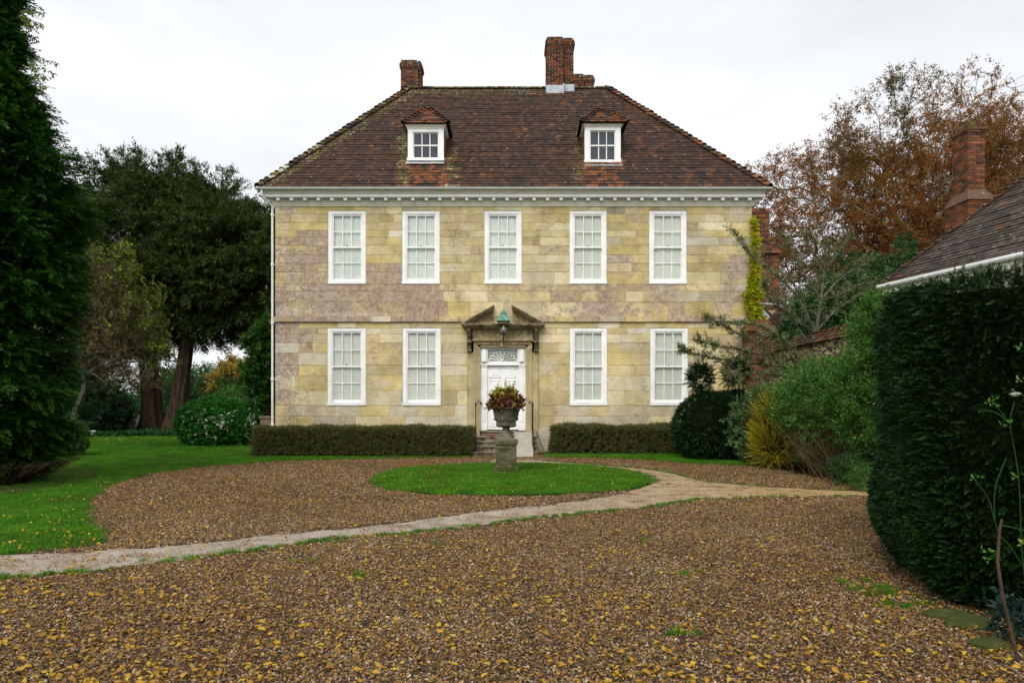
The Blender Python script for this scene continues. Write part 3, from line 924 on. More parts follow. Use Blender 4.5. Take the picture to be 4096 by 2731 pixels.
g = lay('gravel', [drive_poly], [path_poly, circle_poly, lawn_poly, strip_r], .205, SRC['pebble'], .0, 1.0, (-14, 10, 3.0, 11.5), margin=.1)
tag(g, 'loose brown and mauve gravel mixed with leaf scraps filling the near drive', 'gravel')
g = lay('gravel', [drive_poly], [path_poly, circle_poly, lawn_poly, strip_r], .29, SRC['pebble'], .0, 1.35, (-14, 10, 11.5, 23), margin=.14)
tag(g, 'tan gravel of the far drive around the circular lawn', 'gravel')
g = lay('path_grit', [path_poly], [circle_poly], .3, SRC['pebble'], -.0045, .75, (-10, 9, 6, 22), fade=lambda p: .8)
tag(g, 'sparse grit and small stones pressed into the bare path', 'grit')
g = lay('grass', [lawn_poly], [], .2, SRC['grass'], .02, 1.0, (-16, -1, 7, 24))
tag(g, 'short bright green turf of the left lawn beside the drive', 'grass')
g = lay('grass', [lawn_poly], [], .42, SRC['grass'], .02, 2.0, (-30, -8, 24, 34))
tag(g, 'short green turf of the far lawn in front of the yew trees', 'grass')
g = lay('grass', [circle_poly], [], .17, SRC['grass'], .028, 1.0, (-4, 5, 11, 20))
tag(g, 'bright green turf of the circular lawn around the urn', 'grass')
g = lay('grass', [strip_r], [], .2, SRC['grass'], .018, 1.5, (1, 9, 17, 23.2))
tag(g, 'narrow green turf strip at the foot of the right low hedge', 'grass')
# grass growing along the edge of the path
def verge():
    pts = []
    for line, wd, dn in ((smooth_line([(-9, G(0,2318)[1])]+path_bot[:13], 2), .10, 30), (smooth_line(path_out[1:9], 2), .06, 12), (lawn_edge, .05, 16), (path_bot[12:], .06, 12)):
        for i in range(len(line)-1):
            a, b = np.array(line[i]), np.array(line[i+1]); L = np.linalg.norm(b-a)
            nrm = np.array([(b-a)[1], -(b-a)[0]])/(L+1e-9)
            for _ in range(int(L*dn)+1):
                q = a+(b-a)*RNG.uniform()
                if math.sin(q[0]*2.1)+math.sin(q[0]*5.3+1) < -1.1 and RNG.uniform() < .8: continue
                q = q+nrm*(RNG.normal(0, wd*.5)+wd*.7*(1 if wd > .1 else 0))
                pts.append((q[0], q[1], .004))
    for px, py, n in ((2740,2298,14),(2780,2535,10),(1450,2310,10),(1500,2285,8),(1330,2170,12),(3490,2360,30),(3620,2420,30),(1810,2185,6),(2600,2170,6),(3370,2330,16),(3560,2380,30),(1240,2240,8)):
        c = G(px, py)
        for _ in range(n//2): pts.append((c[0]+RNG.normal(0, .12), c[1]+RNG.normal(0, .05), .006))
    pts = np.array(pts)
    rot = np.zeros((len(pts), 3)); rot[:, 2] = RNG.uniform(0, 6.28, len(pts))
    o = scatter('verge_grass', pts, rot, RNG.uniform(.35, .85, len(pts)), SRC['tuft'])
    tag(o, 'thin line of grass tufts along the edge of the bare path', 'grass')
verge()

# ================================================================== THE HOUSE
YF = 23.2
S = F/YF
fx = lambda px: (px-HX)/S
fz = lambda py: CAM_H+(HY-py)/S
XL, XR = fx(1100), fx(3008)
house = thing('stone_house', 'two storey yellow limestone house with white sash windows, hipped tiled roof and five bays', 'house', (0.05, YF, 0))

WIN_U = [(1312,1463),(1608,1759),(1937,2087),(2278,2427),(2597,2747)]
WIN_G = [(1309,1463),(1610,1763),(2279,2429),(2601,2752)]
UY, GY = (843, 1136), (1312, 1621)
openings = [(a, b)+UY for a, b in WIN_U]+[(a, b)+GY for a, b in WIN_G]+[(1869, 2154, 1300, 1745)]

# wall core behind the ashlar, with real openings
core = MB()
xs = sorted(set([1100, 3008]+[o[0] for o in openings]+[o[1] for o in openings]))
ys = sorted(set([815, 1812]+[o[2] for o in openings]+[o[3] for o in openings]))
for i in range(len(xs)-1):
    for j in range(len(ys)-1):
        cx, cy = (xs[i]+xs[i+1])/2, (ys[j]+ys[j+1])/2
        if any(o[0] < cx < o[1] and o[2] < cy < o[3] for o in openings): continue
        core.box(fx(xs[i]), fx(xs[i+1]), YF+.012, YF+.4, fz(ys[j+1]), fz(ys[j]))
core.box(XL+.01, XL+.4, YF+.4, YF+8.6, 0, fz(815))
core.box(XR-.4, XR-.01, YF+.4, YF+8.6, 0, fz(815))
core.box(XL+.4, XR-.4, YF+8.2, YF+8.6, 0, fz(815))
wall = obj('wall', core, M['mortar'], house)

TINT = [(206,190,136),(210,194,141),(201,183,122),(214,200,152),(195,178,130),(209,194,148),(205,187,125),(193,175,128),(216,205,164)]
PALE = [(204,194,162),(196,184,148),(210,202,176),(186,176,146)]
def mauve(x, y):
    m = .1+RNG.uniform(-.1, .16)
    if x < 1310 and 930 < y < 1290: m = .66
    elif x < 1180 and y < 930: m = .32
    elif x < 1250 and 1290 < y < 1510: m = .66
    elif x < 1235 and 1510 < y < 1665: m = .62
    elif 1137 < y < 1290:
        m = .68 if x < 1830 else (.40 if x < 2250 else .5)
    elif x > 2880 and y > 1030: m = .5
    elif 1463 < x < 1608 and 1040 < y < 1137: m = .55
    elif 2427 < x < 2597 and 1010 < y < 1137: m = .45
    elif x > 2750 and 1290 < y < 1500: m = .35
    return float(np.clip(m+RNG.normal(0, .13), 0, 1))
def place_stone(x0, x1, y0, y1, proud=0.0, depth=.03):
    w, h = fx(x1)-fx(x0), fz(y0)-fz(y1)
    j = .0055
    mb = MB()
    p = RNG.normal(0, .0022)
    b = .004
    # slightly uneven outline
    e = lambda: RNG.uniform(-.0025, .0025)
    X0, X1, Z0, Z1 = fx(x0)+j, fx(x1)-j, fz(y1)+j, fz(y0)-j
    y_ = YF-proud+p
    f = [(X0+e(), Z0+e()), (X1+e(), Z0+e()), (X1+e(), Z1+e()), (X0+e(), Z1+e())]
    vs = [(a, y_+.008, c) for a, c in f]+[(a+(b if a < (X0+X1)/2 else -b), y_, c+(b if c < (Z0+Z1)/2 else -b)) for a, c in f]+[(a, YF+depth, c) for a, c in f]
    fs = [(4,5,6,7)]+[(i, (i+1) % 4, 4+(i+1) % 4, 4+i) for i in range(4)]+[(8+i, 8+(i+1) % 4, (i+1) % 4, i) for i in range(4)]+[(11,10,9,8)]
    mb.add(vs, fs)
    cx, cy = (x0+x1)/2, (y0+y1)/2
    pale = (.05+(.5 if cy > 1620 else 0)+(.12 if cx > 2800 else 0))*(.3 if mauve(cx, cy) > .6 else 1)
    pool = PALE if RNG.uniform() < pale else TINT
    c = np.array(lin(*pool[RNG.integers(len(pool))]))*RNG.uniform(.88, 1.1)
    al = mauve(cx, cy) if pool is TINT else max(0, mauve(cx, cy)-.1)
    if abs(cx-1200) < 26 and cy < 860: c = np.array(lin(150, 112, 56)); al = 0
    if RNG.uniform() < .014: c = np.array(lin(208, 200, 176)); al = .1
    STONES.append((w*h, mb, (c[0], c[1], c[2], al)))
STONES = []
courses = [822,857,890,922,949,982,1020,1053,1088,1137,1165,1207,1266]
courses2 = [1288,1312,1336,1371,1411,1460,1502,1562,1621,1664,1708,1760,1812]
nst = 0
for cl in (courses, courses2):
    for k in range(len(cl)-1):
        y0, y1 = cl[k], cl[k+1]
        h = y1-y0
        # horizontal segments between openings this course meets
        segs = [(1100, 3008, y0, y1)]
        for (a, b, t, bt) in openings:
            if t >= y1-2 or bt <= y0+2: continue
            ns_ = []
            for (s0, s1, sy0, sy1) in segs:
                if b <= s0 or a >= s1: ns_.append((s0, s1, sy0, sy1)); continue
                if a > s0: ns_.append((s0, a, sy0, sy1))
                if t > y0+8: ns_.append((max(a, s0), min(b, s1), y0, t))
                if bt < y1-8: ns_.append((max(a, s0), min(b, s1), bt, y1))
                if b < s1: ns_.append((b, s1, sy0, sy1))
            segs = ns_
        for (s0, s1, sy0, sy1) in segs:
            x = s0
            first = RNG.uniform(.55, 1.0)
            while x < s1-1:
                Lm = RNG.uniform(60, 165) if h > 40 or 1130 < y0 < 1300 else RNG.uniform(48, 130)
                if y0 > 1650: Lm = RNG.uniform(55, 110)
                Lm *= first; first = 1
                nx = x+Lm
                if s1-nx < 34: nx = s1
                place_stone(x, nx, sy0, sy1); nst += 1
                x = nx
# projecting string course
for s0, s1 in ((1095, 1905), (2116, 3011)):
    x = s0
    while x < s1-1:
        nx = x+RNG.uniform(70, 150)
        if s1-nx < 45: nx = s1
        place_stone(x, nx, 1266, 1288, proud=.075, depth=.01)
        x = nx
STONES.sort(key=lambda q: -q[0])
for _, mb, c in STONES[:300]:
    obj('stone', mb, M['stone'], wall).color = c
mb = MB()
for _, q, c in STONES[300:]: mb.add(q.v, q.f, c)
obj('stones', mb, M['stone'], wall, kind='stuff')

# windows -----------------------------------------------------------
def sash_window(x0, x1, y0, y1, mat_blind):
    X0, X1, Z1, Z0 = fx(x0), fx(x1), fz(y0), fz(y1)
    px = 1/S
    w = thing_part('window', house, ((X0+X1)/2, YF, Z0))
    mb = MB()
    b = 16*px
    fy0, fy1 = YF+.012, YF+.16
    mb.bevbox(X0+.004, X0+b, fy0, fy1, Z0+12*px, Z1-.004, .006)
    mb.bevbox(X1-b, X1-.004, fy0, fy1, Z0+12*px, Z1-.004, .006)
    mb.bevbox(X0+b, X1-b, fy0+.002, fy1, Z1-13*px, Z1-.004, .006)
    # inner bead
    for a, c in ((X0+b, X0+b+2.5*px), (X1-b-2.5*px, X1-b)):
        mb.box(a, c, fy0+.018, fy1, Z0+12*px, Z1-13*px)
    mb.box(X0+b+2.5*px, X1-b-2.5*px, fy0+.018, fy1, Z1-15.5*px, Z1-13*px)
    obj('frame', mb, M['white'], w)
    mb = MB(); mb.bevbox(X0-.004, X1+.004, YF-.03, fy1, Z0, Z0+11*px, .006)
    obj('sill', mb, M['white'], w)
    # two sashes
    gx0, gx1 = X0+22*px, X1-22*px
    zt, zb = Z1-19.5*px, Z0+22*px
    zm = (zt+zb)/2
    sx0, sx1 = X0+b+2.5*px, X1-b-2.5*px
    ut, lt_ = YF+.045, YF+.085
    us = MB()
    us.box(sx0, gx0, ut, ut+.035, zm-4*px, zt+4*px); us.box(gx1, sx1, ut, ut+.035, zm-4*px, zt+4*px)
    us.box(gx0, gx1, ut, ut+.035, zt, zt+4*px); us.bevbox(sx0-2*px, sx1+2*px, ut-.012, ut+.035, zm-3.2*px, zm+3.0*px, .004)
    for q in (1, 2):
        c = gx0+(gx1-gx0)*q/3; us.box(c-1.7*px, c+1.7*px, ut+.004, ut+.03, zm+3.0*px, zt)
    c = (zt+zm)/2; us.box(gx0, gx1, ut+.007, ut+.028, c-1.5*px, c+1.5*px)
    for s in (sx0+1*px, sx1-4*px): us.box(s, s+3*px, ut-.004, ut+.03, zm-8*px, zm-3.3*px)
    obj('sash', us, M['white'], w)
    ls = MB()
    ls.box(sx0, gx0, lt_, lt_+.035, Z0+12*px, zm-3.3*px); ls.box(gx1, sx1, lt_, lt_+.035, Z0+12*px, zm-3.3*px)
    ls.box(gx0, gx1, lt_, lt_+.035, Z0+12*px, zb)
    for q in (1, 2):
        c = gx0+(gx1-gx0)*q/3; ls.box(c-1.7*px, c+1.7*px, lt_+.004, lt_+.03, zb, zm-3.3*px)
    c = (zb+zm)/2; ls.box(gx0, gx1, lt_+.007, lt_+.028, c-1.5*px, c+1.5*px)
    obj('sash', ls, M['white'], w)
    cm = MB(); cm.tube([((gx0+gx1)/2, ut, zm+3*px), ((gx0+gx1)/2, ut, zm+6*px), ((gx0+gx1)/2, ut-.01, zm+10*px)], [.018, .016, .006], 6)
    obj('sash_catch', cm, M['iron'], w)
    for r in range(4):
        yy = (ut if r < 2 else lt_)+.016
        a = zt-(zt-zm)*(r % 2)/2 if r < 2 else zm-(zm-zb)*(r % 2)/2
        d = a-(zt-zm)/2
        for q in range(3):
            p = MB(); p.box(gx0+(gx1-gx0)*q/3+.5*px, gx0+(gx1-gx0)*(q+1)/3-.5*px, yy, yy+.004, d+.5*px, a-.5*px)
            obj('pane', p, M['glass'], w)
    bl_ = MB(); bl_.box(X0+.02, X1-.02, YF+.126, YF+.136, Z0+.02, Z1-.02)
    obj('blind', bl_, mat_blind, w)
def thing_part(name, parent, loc, **props):
    o = bpy.data.objects.new(name, None); COL.objects.link(o)
    o.parent = parent; o.location = Vector(loc)-wloc(parent); o.empty_display_size = .2
    for k, v in props.items(): o[k] = v
    return o
for i, (a, b) in enumerate(WIN_U): sash_window(a, b, UY[0], UY[1], M['curtain'] if i < 3 else M['blind'])
for a, b in WIN_G: sash_window(a, b, GY[0], GY[1], M['blind'])

# cornice, modillions, gutter ------------------------------------------
def sweep(prof, x0, x1, y0, y1, mb):
    """closed profile of (out, z) carried round front and sides"""
    n = len(prof); vs = []
    for (o_, z) in prof:
        vs += [(x0-o_, y1, z), (x0-o_, y0-o_, z), (x1+o_, y0-o_, z), (x1+o_, y1, z)]
    fs = []
    for i in range(n):
        j = (i+1) % n
        for q in range(3):
            fs.append((i*4+q, i*4+q+1, j*4+q+1, j*4+q))
    fs.append(tuple(i*4 for i in range(n))); fs.append(tuple(i*4+3 for i in range(n))[::-1])
    mb.add(vs, fs)
BY = YF+8.5
cor = MB()
sweep([(0, 8.36), (.03, 8.36), (.035, 8.39), (.06, 8.42), (.065, 8.46), (.075, 8.475), (.075, 8.50), (0.0, 8.50)], XL, XR, YF, BY, cor)
sweep([(0, 8.50), (.05, 8.502), (.05, 8.60), (0, 8.60)], XL, XR, YF, BY, cor)
cornice = obj('cornice', cor, M['cream'], house)
cf = MB(); sweep([(0, 8.602), (.30, 8.602), (.30, 8.70), (0.0, 8.70)], XL, XR, YF, BY, cf)
obj('fascia', cf, M['white'], cornice)
cc = MB(); sweep([(0, 8.702), (.31, 8.702), (.325, 8.72), (.34, 8.76), (.38, 8.80), (.385, 8.82), (0, 8.82)], XL, XR, YF, BY, cc)
obj('crown_moulding', cc, M['cream'], cornice)
md = MB()
nm = 36
for i in range(nm):
    x = fx(1121+i*(2990-1121)/(nm-1))
    md = MB(); md.hexa([(x-.052, YF-.25, 8.505), (x+.052, YF-.25, 8.505), (x+.052, YF-.052, 8.505), (x-.052, YF-.052, 8.505),
                        (x-.056, YF-.26, 8.598), (x+.056, YF-.26, 8.598), (x+.056, YF-.052, 8.598), (x-.056, YF-.052, 8.598)])
    md.box(x-.066, x+.066, YF-.27, YF-.052, 8.58, 8.597)
    obj('modillion', md, M['white'], cornice)
for sx, X0 in ((-1, XL), (1, XR)):
    for q in range(4):
        yy = YF+.0+q*.45-.02
        md = MB(); xa, xb = sorted((X0+sx*.052, X0+sx*.26)); md.box(xa, xb, yy-.055, yy+.055, 8.5, 8.597)
        obj('modillion', md, M['white'], cornice)
gu = MB()
gp = [(.385+.055+.06*math.cos(math.pi+math.pi*k/6), 8.86+.075*math.sin(math.pi+math.pi*k/6)) for k in range(7)]
gp = [(.385, 8.865)]+[(.45-.065*math.cos(math.pi*k/8), 8.862-.07*math.sin(math.pi*k/8)) for k in range(1, 9)]+[(.503, 8.862)]+[(.45-.053*math.cos(math.pi*k/8), 8.862-.058*math.sin(math.pi*k/8)) for k in range(7, 0, -1)]
sweep(gp, XL, XR, YF, BY, gu)
gutter = obj('gutter', gu, M['gutter'], house)
for k in range(9):
    x = XL+.3+k*1.93
    u = MB(); sweepx = [(YF-.45+.072*math.cos(a), 8.862-.078*math.sin(a)) for a in [math.pi*q/8 for q in range(9)]]
    u.extr(sweepx, 'x', x-.035, x+.035)
    obj('gutter_joint', u, M['gutter'], gutter)
# downpipe at the left corner
dp = MB(); X0 = fx(1092); r_ = .036
dp.tube([(XL-.30, YF-.42, 8.80), (XL-.31, YF-.41, 8.66), (XL-.28, YF-.36, 8.58), (XL-.16, YF-.16, 8.45), (X0, YF-.07, 8.36), (X0, YF-.06, 8.2), (X0, YF-.06, 1.0), (X0, YF-.06, .84), (X0-.05, YF-.12, .76), (X0-.11, YF-.18, .72)], r_, 10)
dpo = obj('downpipe', dp, M['white'], house, True)
for py in (862, 1060, 1292, 1516, 1698):
    u = MB(); z = fz(py); u.lathe([(r_+.014, z-.045), (r_+.018, z-.02), (r_+.018, z+.02), (r_+.012, z+.045)], X0, YF-.06, 12)
    u.box(X0-.06, X0+.06, YF-.03, YF+.0, z-.02, z+.02)
    obj('pipe_collar', u, M['white'], dpo)

# roof ---------------------------------------------------------------
EO, EZ = .45, 8.86          # eave overhang and height
EYF = YF-EO
TANP = 1.15
RX0, RX1 = (1640-HX)/F*27.5, (2430-HX)/F*27.5
RY, RZ = EYF+4.77, 8.86+4.77*TANP
EX0, EX1 = XL-EO, XR+EO
EYB = RY+4.77
deck = MB()
A, B_, C_, D_ = (EX0, EYF, EZ), (EX1, EYF, EZ), (EX1, EYB, EZ), (EX0, EYB, EZ)
E_, F_ = (RX0, RY, RZ), (RX1, RY, RZ)
dz = -.03
deck.add([(p[0], p[1], p[2]+dz) for p in (A, B_, C_, D_, E_, F_)], [(0,1,5,4), (1,2,5), (2,3,4,5), (3,0,4), (3,2,1,0)], lin(60, 42, 34)+(0,))
roof = obj('roof', deck, M['tile'], house)
TC = [(72,50,38),(78,54,40),(64,46,38),(84,58,42),(60,46,42),(90,62,44),(68,52,42),(56,44,40)]
TG = [(80,70,64),(70,62,58),(92,80,72),(64,56,54),(86,70,60)]
ORG = [(124,74,44),(112,68,42),(130,82,50),(98,64,42)]
def tilecol(P, org=0.0, lich=0.0, pool0=None):
    pool = ORG if RNG.uniform() < org else (pool0 or TC)
    c = np.array(lin(*pool[RNG.integers(len(pool))]))*RNG.uniform(.9, 1.1)
    return (c[0], c[1], c[2], lich)
def tiles_on(O, U, V, N, u0f, u1f, vlen, gauge, tw, colf, skip=None):
    """courses of overlapping tiles on the plane O + uU + vV; returns (verts, faces, colour, row)"""
    O, U, V, N = map(np.array, (O, U, V, N))
    out = []
    rows = int(vlen/gauge)
    fs = [(0,1,2,3), (7,6,5,4), (0,4,5,1), (1,5,6,2), (2,6,7,3), (3,7,4,0)]
    for r in range(rows+1):
        v0 = r*gauge
        v1 = v0+gauge*1.65
        a, b = u0f(v0+gauge*.5), u1f(v0+gauge*.5)
        if b-a < .05: continue
        k0 = math.floor(a/tw); off = (r % 2)*.5*tw
        u = k0*tw-off
        wv = RNG.uniform(0, 10)
        while u < b:
            ua, ub = max(u, a), min(u+tw, b)
            if ub-ua > tw*.15:
                um = (ua+ub)/2
                if skip is None or not skip(um, v0+gauge*.5):
                    g_ = .0015; dv = RNG.normal(0, .004)+.006*math.sin(um*1.3+wv); lift = .029+.007*math.sin(um*.9+wv*2)+abs(RNG.normal(0, .003))
                    th = .016; tl = RNG.normal(0, .003)
                    v1_ = min(v1, vlen+.02)
                    def P(u_, v_, n_): return O+U*u_+V*v_+N*n_
                    vs = [P(ua+g_, v0+dv, lift+tl), P(ub-g_, v0+dv, lift-tl), P(ub-g_, v1_, .0), P(ua+g_, v1_, .0),
                          P(ua+g_, v0+dv, lift+tl+th), P(ub-g_, v0+dv, lift-tl+th), P(ub-g_, v1_, th), P(ua+g_, v1_, th)]
                    c = O+U*um+V*v0
                    out.append((vs, fs, colf(c), r))
            u += tw
    return out
def join(tl):
    mb = MB()
    for vs, fs, c, r in tl: mb.add(vs, fs, c)
    return mb
cp, sp = 1/math.hypot(1, TANP), TANP/math.hypot(1, TANP)
VL = 4.77/cp
def roofcol(c):
    x, y, z = c
    org = .008; li = 0.12
    px, py = HX+x*F/y, HY-(z-CAM_H)*F/y
    if (1620 < px < 1800 and py > 640) or (2340 < px < 2500 and py > 650): org = .5
    elif px > 2350: org = .04
    if z > RZ-.5: li = .58
    elif z > RZ-1.2: li = .36
    hd = min(abs(px-(1028+(745-py)*1.57)), 1e9)
    if hd < 70: li = .6
    if abs(px-(3095-(745-py)*1.70)) < 50: li = .4
    if 1785 < px < 1836 and py > 600: li = .7 if RNG.uniform() < .6 else .4
    if 1590 < px < 1635 and py > 550: li = .6
    if 2290 < px < 2345 and py > 530: li = .55
    if 2180 < px < 2330 and py < 500: li = .42
    return tilecol(c, org, li)
L_ = EX1-EX0
DORM = []
front = tiles_on(A, (1,0,0), (0,cp,sp), (0,-sp,cp), lambda v: v*cp*(RX0-EX0)/4.77, lambda v: L_-v*cp*(EX1-RX1)/4.77, VL, .172, .165, roofcol)
lw_, rw_ = EYB-EYF, EYB-EYF
def side(O, U, outx, run):
    h = math.hypot(run, RZ-EZ); c_, s_ = run/h, (RZ-EZ)/h
    V = (-outx*c_, 0, s_); N = (outx*s_, 0, c_)
    return tiles_on(O, U, V, N, lambda v: v*c_*4.77/run, lambda v: lw_-v*c_*4.77/run, h, .172, .22, roofcol)
left = side(D_, (0,-1,0), -1, RX0-EX0)
right = side(B_, (0,1,0), 1, EX1-RX1)
back = tiles_on(C_, (-1,0,0), (0,-cp,sp), (0,sp,cp), lambda v: v*cp*(EX1-RX1)/4.77, lambda v: L_-v*cp*(RX0-EX0)/4.77, VL, .25, .33, roofcol)
ind = [t for t in front if t[3] < 3][:300]
rest = front[len(ind):]+left+right+back
for vs, fs, c, r in ind:
    mb = MB(); mb.add(vs, fs, c); obj('tile', mb, M['tile'], roof)
obj('tiles', join(rest), M['tile'], roof, kind='stuff')

def bonnet(parent, a, d, up, L, r, col, name='hip_tile', lf=.06):
    a, d, up = Vector(a), Vector(d).normalized(), Vector(up)
    s = d.cross(up).normalized(); n = s.cross(d).normalized()
    mb = MB(); vs = []
    K = 7
    for (t, rr, li) in ((0, r, lf), (L, r*(.8 if lf > .03 else .97), .0)):
        for th in (0, .018):
            for k in range(K):
                an = math.pi*(k/(K-1))
                vs.append(a+d*t+s*(math.cos(an)*(rr+th))+n*(math.sin(an)*(rr*.62+th)+li-.035))
    fs = []
    q = lambda e, l, k: e*2*K+l*K+k
    for k in range(K-1):
        fs += [(q(0,1,k), q(0,1,k+1), q(1,1,k+1), q(1,1,k)), (q(0,0,k+1), q(0,0,k), q(1,0,k), q(1,0,k+1)), (q(0,0,k), q(0,0,k+1), q(0,1,k+1), q(0,1,k))]
    fs += [(q(0,0,0), q(0,1,0), q(1,1,0), q(1,0,0)), (q(0,1,K-1), q(0,0,K-1), q(1,0,K-1), q(1,1,K-1))]
    mb.add(vs, fs, col)
    return obj(name, mb, M['tile'], parent)
def hipline(parent, a, b, pitch, L, r, li, org=.15):
    a, b = Vector(a), Vector(b); d = (b-a); n = int(d.length/pitch)
    for i in range(n):
        j = Vector((RNG.normal(0, .008), 0, RNG.normal(0, .008)))
        bonnet(parent, a+d*(i/n)+j, d, (0,0,1), L, r, tilecol(a, org, min(.71 if RNG.uniform() < .85 else .8, li*RNG.uniform(.5, 1.15))))
hipline(roof, Vector(A)+Vector((.02,.02,.03)), Vector(E_)+Vector((0,0,.03)), .235, .33, .16, .72)
hipline(roof, Vector(B_)+Vector((-.02,.02,.03)), Vector(F_)+Vector((0,0,.03)), .235, .33, .16, .5, .4)
n = 18
for i in range(n):
    a = Vector(E_)+(Vector(F_)-Vector(E_))*(i/n)+Vector((0, 0, .0+RNG.normal(0, .006)))
    bonnet(roof, a, (1,0,0), (0,0,1), (RX1-RX0)/n*1.01, .14, tilecol(a, 0, .62), 'ridge_tile', .008)

# bricks ---------------------------------------------------------------
BU = MB(); BU.box(-.5, .5, -.5, .5, -.5, .5); BU.c = [(1,1,1,0)]*6
BRICK_ME = mesh_of('brick', BU, M['brick'])
BT = [(128,76,54),(112,66,50),(140,86,58),(96,62,50),(82,58,50),(120,72,50),(70,54,48),(104,74,56)]
BRICK_GAIN = [1.0, 1.0, 1.0]
def brickcol(dark=0.0):
    c = np.array(lin(*BT[RNG.integers(len(BT))]))*RNG.uniform(.8, 1.2)*(1-dark)*np.array(BRICK_GAIN)
    return c
def brick_faces(faces, bh=.065, bl=.215, j=.015):
    """faces: (x0, x1, y0, y1, z0, z1, nx, ny): list of (centre, size, z)"""
    out = []
    for (x0, x1, y0, y1, z0, z1, nx, ny) in faces:
        n = max(1, round((z1-z0)/(bh+j))); ch = (z1-z0)/n
        along_x = abs(ny) > 0
        a0, a1 = (x0, x1) if along_x else (y0, y1)
        for r in range(n):
            zc = z0+(r+.5)*ch; u = a0+(0 if r % 2 else -(bl+j)/2)
            head = r % 2
            while u < a1-.02:
                L = bl
                ua, ub = max(u, a0), min(u+L, a1)
                if ub-ua > .03:
                    um, sz = (ua+ub)/2, ub-ua
                    pr = .006+RNG.uniform(-.002, .003)
                    if along_x: c = (um, (y0 if ny < 0 else y1)-(-ny)*(.02-pr) if False else (y0+.02-pr if ny < 0 else y1-.02+pr), zc); s = (sz, .04, ch-j)
                    else: c = ((x0+.02-pr if nx < 0 else x1-.02+pr), um, zc); s = (.04, sz, ch-j)
                    out.append((c, s))
                u += L+j
    return out
def put_bricks(parent, bl_, limit, dark=lambda c: 0, lich=lambda c: 0):
    for i, (c, s) in enumerate(bl_):
        if i >= limit: break
        o = bpy.data.objects.new('brick', BRICK_ME); COL.objects.link(o)
        o.parent = parent; o.location = Vector(c)-wloc(parent)
        o.scale = s; cc_ = brickcol(dark(c)); o.color = (cc_[0], cc_[1], cc_[2], lich(c))
    rest = bl_[limit:]
    if rest:
        mb = MB()
        for c, s in rest:
            cc_ = brickcol(dark(c))
            mb.box(c[0]-s[0]/2, c[0]+s[0]/2, c[1]-s[1]/2, c[1]+s[1]/2, c[2]-s[2]/2, c[2]+s[2]/2, (cc_[0], cc_[1], cc_[2], lich(c)))
        obj('bricks', mb, M['brick'], parent, kind='stuff')
def stack(parent, name, x0, x1, y0, y1, z0, z1, limit, sides=(1, 1), cap=True, lichz=.5, **kw):
    ch = thing_part(name, parent, ((x0+x1)/2, (y0+y1)/2, z0), **kw)
    mb = MB(); mb.box(x0+.012, x1-.012, y0+.012, y1-.012, z0, z1+.002)
    steps = [(.0, z1)]
    if cap:
        h = .075
        prof = [(.025, h), (.05, h), (.05, h), (.02, h), (-.02, h*1.3)]
        z = z1
        for o_, hh in prof:
            mb.box(x0-o_+.012, x1+o_-.012, y0-o_+.012, y1+o_-.012, z-.002, z+hh-.003); z += hh
    obj('mortar_core', mb, M['brickmortar'], ch)
    f = [(x0, x1, y0, y1, z0, z1, 0, -1)]
    if sides[0]: f.append((x0, x1, y0+.045, y1, z0, z1, -1, 0))
    if sides[1]: f.append((x0, x1, y0+.045, y1, z0, z1, 1, 0))
    bk = brick_faces(f)
    if cap:
        z = z1
        for o_, hh in prof:
            f = [(x0-o_, x1+o_, y0-o_, y1+o_, z, z+hh, 0, -1)]
            if sides[0]: f.append((x0-o_, x1+o_, y0-o_+.045, y1+o_, z, z+hh, -1, 0))
            if sides[1]: f.append((x0-o_, x1+o_, y0-o_+.045, y1+o_, z, z+hh, 1, 0))
            bk = brick_faces(f)+bk if False else bk+brick_faces(f); z += hh
    put_bricks(ch, bk, limit, lambda c: .35 if c[2] > z1 else .3*RNG.uniform(), lambda c: lichz if c[2] > z1+.1 else .05)
    return ch

# left chimney, behind the hip
Yc = 29.0
stack(house, 'chimney', (1603-HX)/F*Yc, (1669-HX)/F*Yc, Yc, Yc+.9, 13.2, CAM_H+(HY-276)/F*Yc, 90, (1, 0), True, .5, label='left brick chimney with mossy stepped cap')
stack(house, 'chimney', (1669.5-HX)/F*(Yc+.2), (1684-HX)/F*(Yc+.2), Yc+.2, Yc+.8, 13.4, CAM_H+(HY-280)/F*(Yc+.2), 40, (0, 1), True, .4, label='narrow brick rib on the right of the left chimney')
# right chimney on the ridge with lead flashing
Yc = 27.2
xa, xb, xc = (2187-HX)/F*Yc, (2254-HX)/F*Yc, (2294-HX)/F*(Yc+.15)
cr = stack(house, 'chimney', xa, xb, Yc, Yc+.9, 14.0, CAM_H+(HY-186)/F*Yc, 110, (1, 0), True, .5, label='tall left flue of the ridge chimney')
fl = MB(); fl.box(xa-.03, xb+.015, Yc-.03, Yc+.6, 13.95, 14.33); fl.box(xb-.02, xb+.02, Yc-.05, Yc+.2, 13.95, 14.4)
obj('lead_flashing', fl, M['lead'], cr)
cr2 = stack(house, 'chimney', xb+.003, xc, Yc+.15, Yc+.8, 14.1, CAM_H+(HY-190)/F*(Yc+.15), 60, (0, 1), True, .4, label='set back right flue of the ridge chimney')
fl = MB(); fl.box(xb+.022, xc+.03, Yc+.10, Yc+.6, 13.95, 14.42)
obj('lead_flashing', fl, M['lead'], cr2)
Yc = 30.5
stack(house, 'chimney', (2290-HX)/F*Yc, (2336-HX)/F*Yc, Yc, Yc+.7, 14.0, CAM_H+(HY-330)/F*Yc, 26, (0, 0), True, .55, label='low left half of the rear chimney')
stack(house, 'chimney', (2337-HX)/F*Yc, (2376-HX)/F*Yc, Yc+.1, Yc+.8, 14.0, CAM_H+(HY-334)/F*(Yc+.1), 24, (0, 1), True, .5, label='low right half of the rear chimney')

